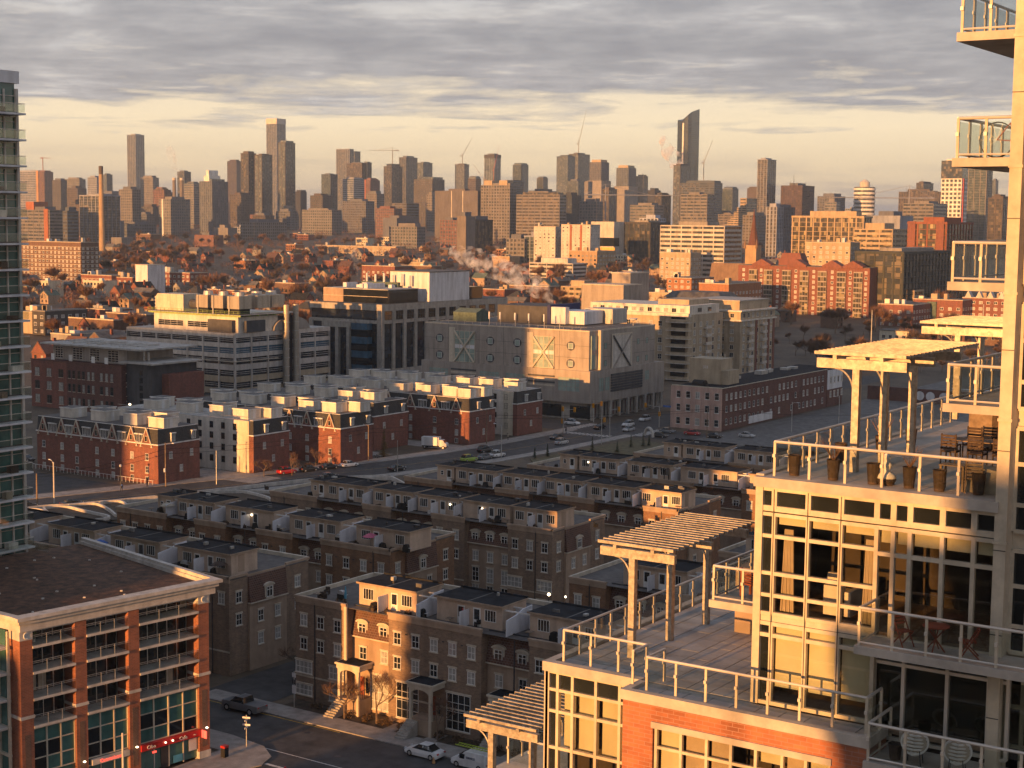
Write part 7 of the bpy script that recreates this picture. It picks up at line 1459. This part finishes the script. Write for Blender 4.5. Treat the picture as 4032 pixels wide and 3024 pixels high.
for i,(x,y) in enumerate([(-139.0,151.4),(-120.6,188.9)]):
    g=pole(('bright globe lamp in the dark mews lane','bright globe lamp between the third and second tan rows')[i],x,y,3.9,.07,'dark_frame',None,'lamp','globe_lamp'); obj('globe',MB().ring([(.05,3.9),(.2,4.0),(.24,4.15),(.15,4.32),(.03,4.36)],10),'lamp_lit',g)
for x,y,l in [(-330,300,'glowing yard lamp behind the brick townhouses'),(-306,262,'glowing lamp left of the gabled block')]:
    g=pole(l,x,y,6,.08,'dark_frame',None,'lamp','globe_lamp'); obj('globe',MB().ring([(.1,6),(.35,6.2),(.3,6.5),(.05,6.6)],10),'lamp_lit',g)
t=thing('street_signs','post with white street name blades at the pavement corner','sign',(-118.0,123.4,.1),local=True); obj('post',MB().tube((0,0,0),(0,0,3.6),.05),'steel',t)
for k,(z,a) in enumerate(((3.3,0),(3.05,90),(2.5,0),(2.2,90))): obj('blade',MB().box(-.45,.45,-.02,.02,-.1,.1),'panel_white',t,(0,0,z),R(a+20))
t=thing('parking_signs','post with stacked white signs at the left end of the front row','sign',(-123.4,137.2,0),local=True); obj('post',MB().tube((0,0,0),(0,0,4.4),.06),'steel',t)
for z,m_ in((4.0,'panel_white'),(3.2,'dark_frame'),(2.5,'panel_white'),(2.0,'panel_white')): obj('plate',MB().box(-.28,.28,-.05,-.02,z-.28,z+.25),m_,t)
def hydrant(label,x,y,mt='red_paint'):
    t=thing('fire_hydrant',label,'hydrant',(x,y,.1),0,None,local=True); obj('barrel',MB().ring([(.16,0),(.16,.06),(.12,.08),(.12,.6),(.16,.62),(.13,.75),(.04,.82)],10),mt,t); obj('outlet',MB().tube((-.22,0,.45),(.22,0,.45),.06),mt,t)
hydrant('red hydrant by the lower road edge',-108.8,119.5); 
t=thing('litter_bin','red and black litter bin beside the cafe sign','bin',(-117.6,119.6,.14),local=True); obj('bin_body',MB().box(-.3,.3,-.3,.3,0,1.0),'black',t); obj('bin_hood',MB().box(-.32,.32,-.32,.32,1.0,1.25),'red_paint',t)
for i in range(3):
    t=thing('traffic_cone','orange cone beside the white service van','cone',(-98.2+.5*i,131.3,.03),0,'orange cones by the van',local=True); obj('cone_body',MB().ring([(.2,.04),(.03,.7)],10),'sign_lit' if 0 else 'wall_o',t); obj('base',MB().box(-.22,.22,-.22,.22,0,.04),'black',t)
    if i==0: break
for lab,x,y,z in (('stone arch garden feature on the park edge',-206.5,373,0),):
    t=thing('stone_arch',lab,'sculpture',(x,y,z),R(-30),local=True); b=MB(); A_=[(2.2*math.cos(a),0,2.3*math.sin(a)) for a in [k*math.pi/12 for k in range(13)]]
    for p,q in zip(A_,A_[1:]): b.tube(p,q,.4,.4,7)
    obj('arch_ring',b,'pale_concrete',t)
t=thing('white_trailer','long white site trailer on the rail yard','trailer',(-165,520,0),R(8),local=True); obj('trailer_body',MB().box(-7,7,-1.4,1.4,.5,3.3),'panel_white',t); obj('ribs',MB().box(-7.02,7.02,-1.43,-1.4,3.1,3.3),'steel',t); obj('door',MB().box(2,3,-1.45,-1.4,.6,2.6),'panel_grey',t); obj('chassis',MB().box(-6.5,6.5,-1.1,1.1,.2,.5),'black',t)
t=thing('blue_container','blue container beside the white trailer','container',(-150,530,0),R(8),local=True); obj('container_body',MB().box(-4,4,-1.2,1.2,.1,2.7),'blue_tarp',t); obj('doors',MB().box(4,4.05,-1.1,1.1,.2,2.6),'car_blue' if 'car_blue' in MT else 'blue_tarp',t)
WY=thing('graffiti_wall','long red yard wall with pale round graffiti tags','wall',(-180,500,0)); obj('wall',MB().box(-194,-140,500,500.5,0,4.5),'dark_brick',WY)
for x in(-176,-172.5,-168): obj('graffiti_tag',MB().ring([(1.5,0),(1.5,.02)],14),'panel_white',WY,(x,499.9,2.3)).rotation_euler=(math.pi/2,0,0)
FN=thing('garden_fence','white picket railing before the sunlit gabled corner','fence',(-262,236.4,0))
for i in range(34): obj('picket',MB().box(-.04,.04,-.03,.03,0,1.1),'white_paint',FN,(-293+i*1.2,236.5,0))
obj('top_rail',MB().box(-293,-253,236.46,236.54,1.05,1.12),'white_paint',FN)
# ---------------- people
def person(label,x,y,rz,top,legs,lean=0):
    t=thing('person',label,'person',(x,y,.13),rz,None,local=True)
    me=bpy.data.meshes.new('body'); P=[(0,0,.95),(0,.02+lean*.3,1.2),(0,.03+lean,1.42),(0,.04+lean*1.1,1.52),(0,.06+lean*1.3,1.68),(.1,0,.9),(.12,.12,.5),(.13,.05,.05),(.13,.2,.03),(-.1,0,.9),(-.12,-.1,.5),(-.13,-.22,.07),(-.13,-.08,.03),(.2,.03+lean,1.4),(.26,-.03+lean,1.12),(.25,.12+lean,.9),(-.2,.03+lean,1.4),(-.26,.06+lean,1.12),(-.24,.2+lean,.92)]
    E=[(0,1),(1,2),(2,3),(3,4),(0,5),(5,6),(6,7),(7,8),(0,9),(9,10),(10,11),(11,12),(2,13),(13,14),(14,15),(2,16),(16,17),(17,18)]
    me.from_pydata(P,E,[]); o=obj('body',me,[],t); me.materials.append(MT[legs]); md=o.modifiers.new('s','SKIN'); Rr=[.14,.15,.14,.06,.1,.1,.075,.05,.045,.1,.075,.05,.045,.07,.05,.04,.07,.05,.04]
    for v,r_ in zip(me.skin_vertices[0].data,Rr): v.radius=(r_,r_)
    me.skin_vertices[0].data[0].use_root=True; o.modifiers.new('u','SUBSURF').levels=1
    obj('coat',MB().ring([(.2,.78),(.22,1.0),(.23,1.3),(.2,1.46),(.07,1.52)],12,(0,.03+lean*.7),sx=1,sy=.75),top,t,smooth=True); obj('hair',MB().ring([(.09,1.62),(.115,1.7),(.09,1.79),(.02,1.82)],10,(0,.05+lean*1.3)),'black',t,smooth=True)
person('person in dark clothes walking past the sunlit corner',-253.0,234.6,R(60),'wood_red','black'); person('person in a blue jacket leaning forward on the pavement',-252.4,226.8,R(20),'blue_tarp','black',.15)
person('person in dark clothes waiting at the junction signal',-226.5,362.5,R(90),'black','car_blue'); person('person in grey on the pavement by the courtyard wall',-232.5,343,R(90),'curtain','black')
# ---------------- steam plumes
def steam(label,pts,rad,dens):
    b=MB(); r=random.Random(len(pts)*7)
    t=thing('steam_plume',label,'steam',pts[0],0,None); 
    for (p,q),(ra,rb) in zip(zip(pts,pts[1:]),zip(rad,rad[1:])):
        p=Vector(p);q=Vector(q)
        for k in range(6):
            f=k/6; c=p+(q-p)*f; R_=ra+(rb-ra)*f; c+=Vector((r.uniform(-.3,.3),r.uniform(-.3,.3),r.uniform(-.25,.25)))*R_
            n=9; pr_=[(R_*math.sin(math.pi*j/8)*r.uniform(.9,1.1)+.01,c.z-R_*math.cos(math.pi*j/8)) for j in range(9)]
            b.ring(pr_,n,(c.x,c.y))
    m=bpy.data.materials.new('steam'); m.use_nodes=True; tt=m.node_tree; tt.nodes.remove(tt.nodes['Principled BSDF']); pv_=tt.nodes.new('ShaderNodeVolumePrincipled'); pv_.inputs['Color'].default_value=(.985,.98,.98,1); pv_.inputs['Anisotropy'].default_value=.0
    g=tt.nodes.new('ShaderNodeNewGeometry'); nz=tt.nodes.new('ShaderNodeTexNoise'); nz.inputs['Scale'].default_value=.75/rad[1]; nz.inputs['Detail'].default_value=5; tt.links.new(g.outputs['Position'],nz.inputs[0])
    tt.links.new(mth('MULTIPLY',mth('SUBTRACT',nz.outputs[0],.48,nt_=tt,clamp=True),dens*7,nt_=tt),pv_.inputs['Density']); tt.links.new(pv_.outputs[0],tt.nodes['Material Output'].inputs['Volume']); MT['steam_'+label]=m
    obj('vapour',b,'steam_'+label,t,kind='stuff')
steam('large steam plume drifting up-left from behind the panel building',[(-291,454,30),(-293,455,33),(-299,456,36.5),(-308,457,39.5),(-318,458,42),(-328,459,45),(-336,460,47)],[1.2,2.2,3.4,4.0,4.0,3.4,2.4],.3)
steam('thin steam rising from the cooling towers',[(-377.5,396,32.6),(-381.5,396,35.3),(-386.5,396,37.6)],[.7,1.1,1.5],.14)
steam('thin steam rising from the dark office exhaust pipes',[(-392,473,36.4),(-392.5,473,41),(-393.5,473,46.5)],[.8,1.3,1.6],.16)
steam('grey smoke curl beside the tall slanted tower',[(-1519,2855,165),(-1530,2857,180),(-1545,2860,196),(-1558,2864,212),(-1566,2868,228)],[9,15,15,12,8],.16)
steam('tall faint steam column behind the small twin flues',[(-1930,1866,126),(-1938,1868,145),(-1950,1870,164),(-1960,1872,178)],[4,7,8,5],.06)
# ---------------- evening haze
hz_=bpy.data.materials.new('haze'); hz_.use_nodes=True; tt=hz_.node_tree; tt.nodes.remove(tt.nodes['Principled BSDF']); pv_=tt.nodes.new('ShaderNodeVolumePrincipled'); pv_.inputs['Color'].default_value=(.60,.78,1.0,1); pv_.inputs['Density'].default_value=.00007; pv_.inputs['Anisotropy'].default_value=.1; tt.links.new(pv_.outputs[0],tt.nodes['Material Output'].inputs['Volume']); MT['haze']=hz_
HZ=MB(); c4=[vd*a+rt*s for a,s in((-950,-3600),(-950,3600),(7100,3600),(7100,-3600))]; HZ.hull([(p.x,p.y,-2) for p in c4],[(p.x,p.y,345) for p in c4])
obj('haze',HZ,'haze',kind='stuff')
# drop the hidden prototypes
for p in FT+ST_+HP+BP+list(CP.values()):
    def rm(o):
        for c in KIDS.get(o.name,[]): rm(c)
        bpy.data.objects.remove(o)
    rm(p)
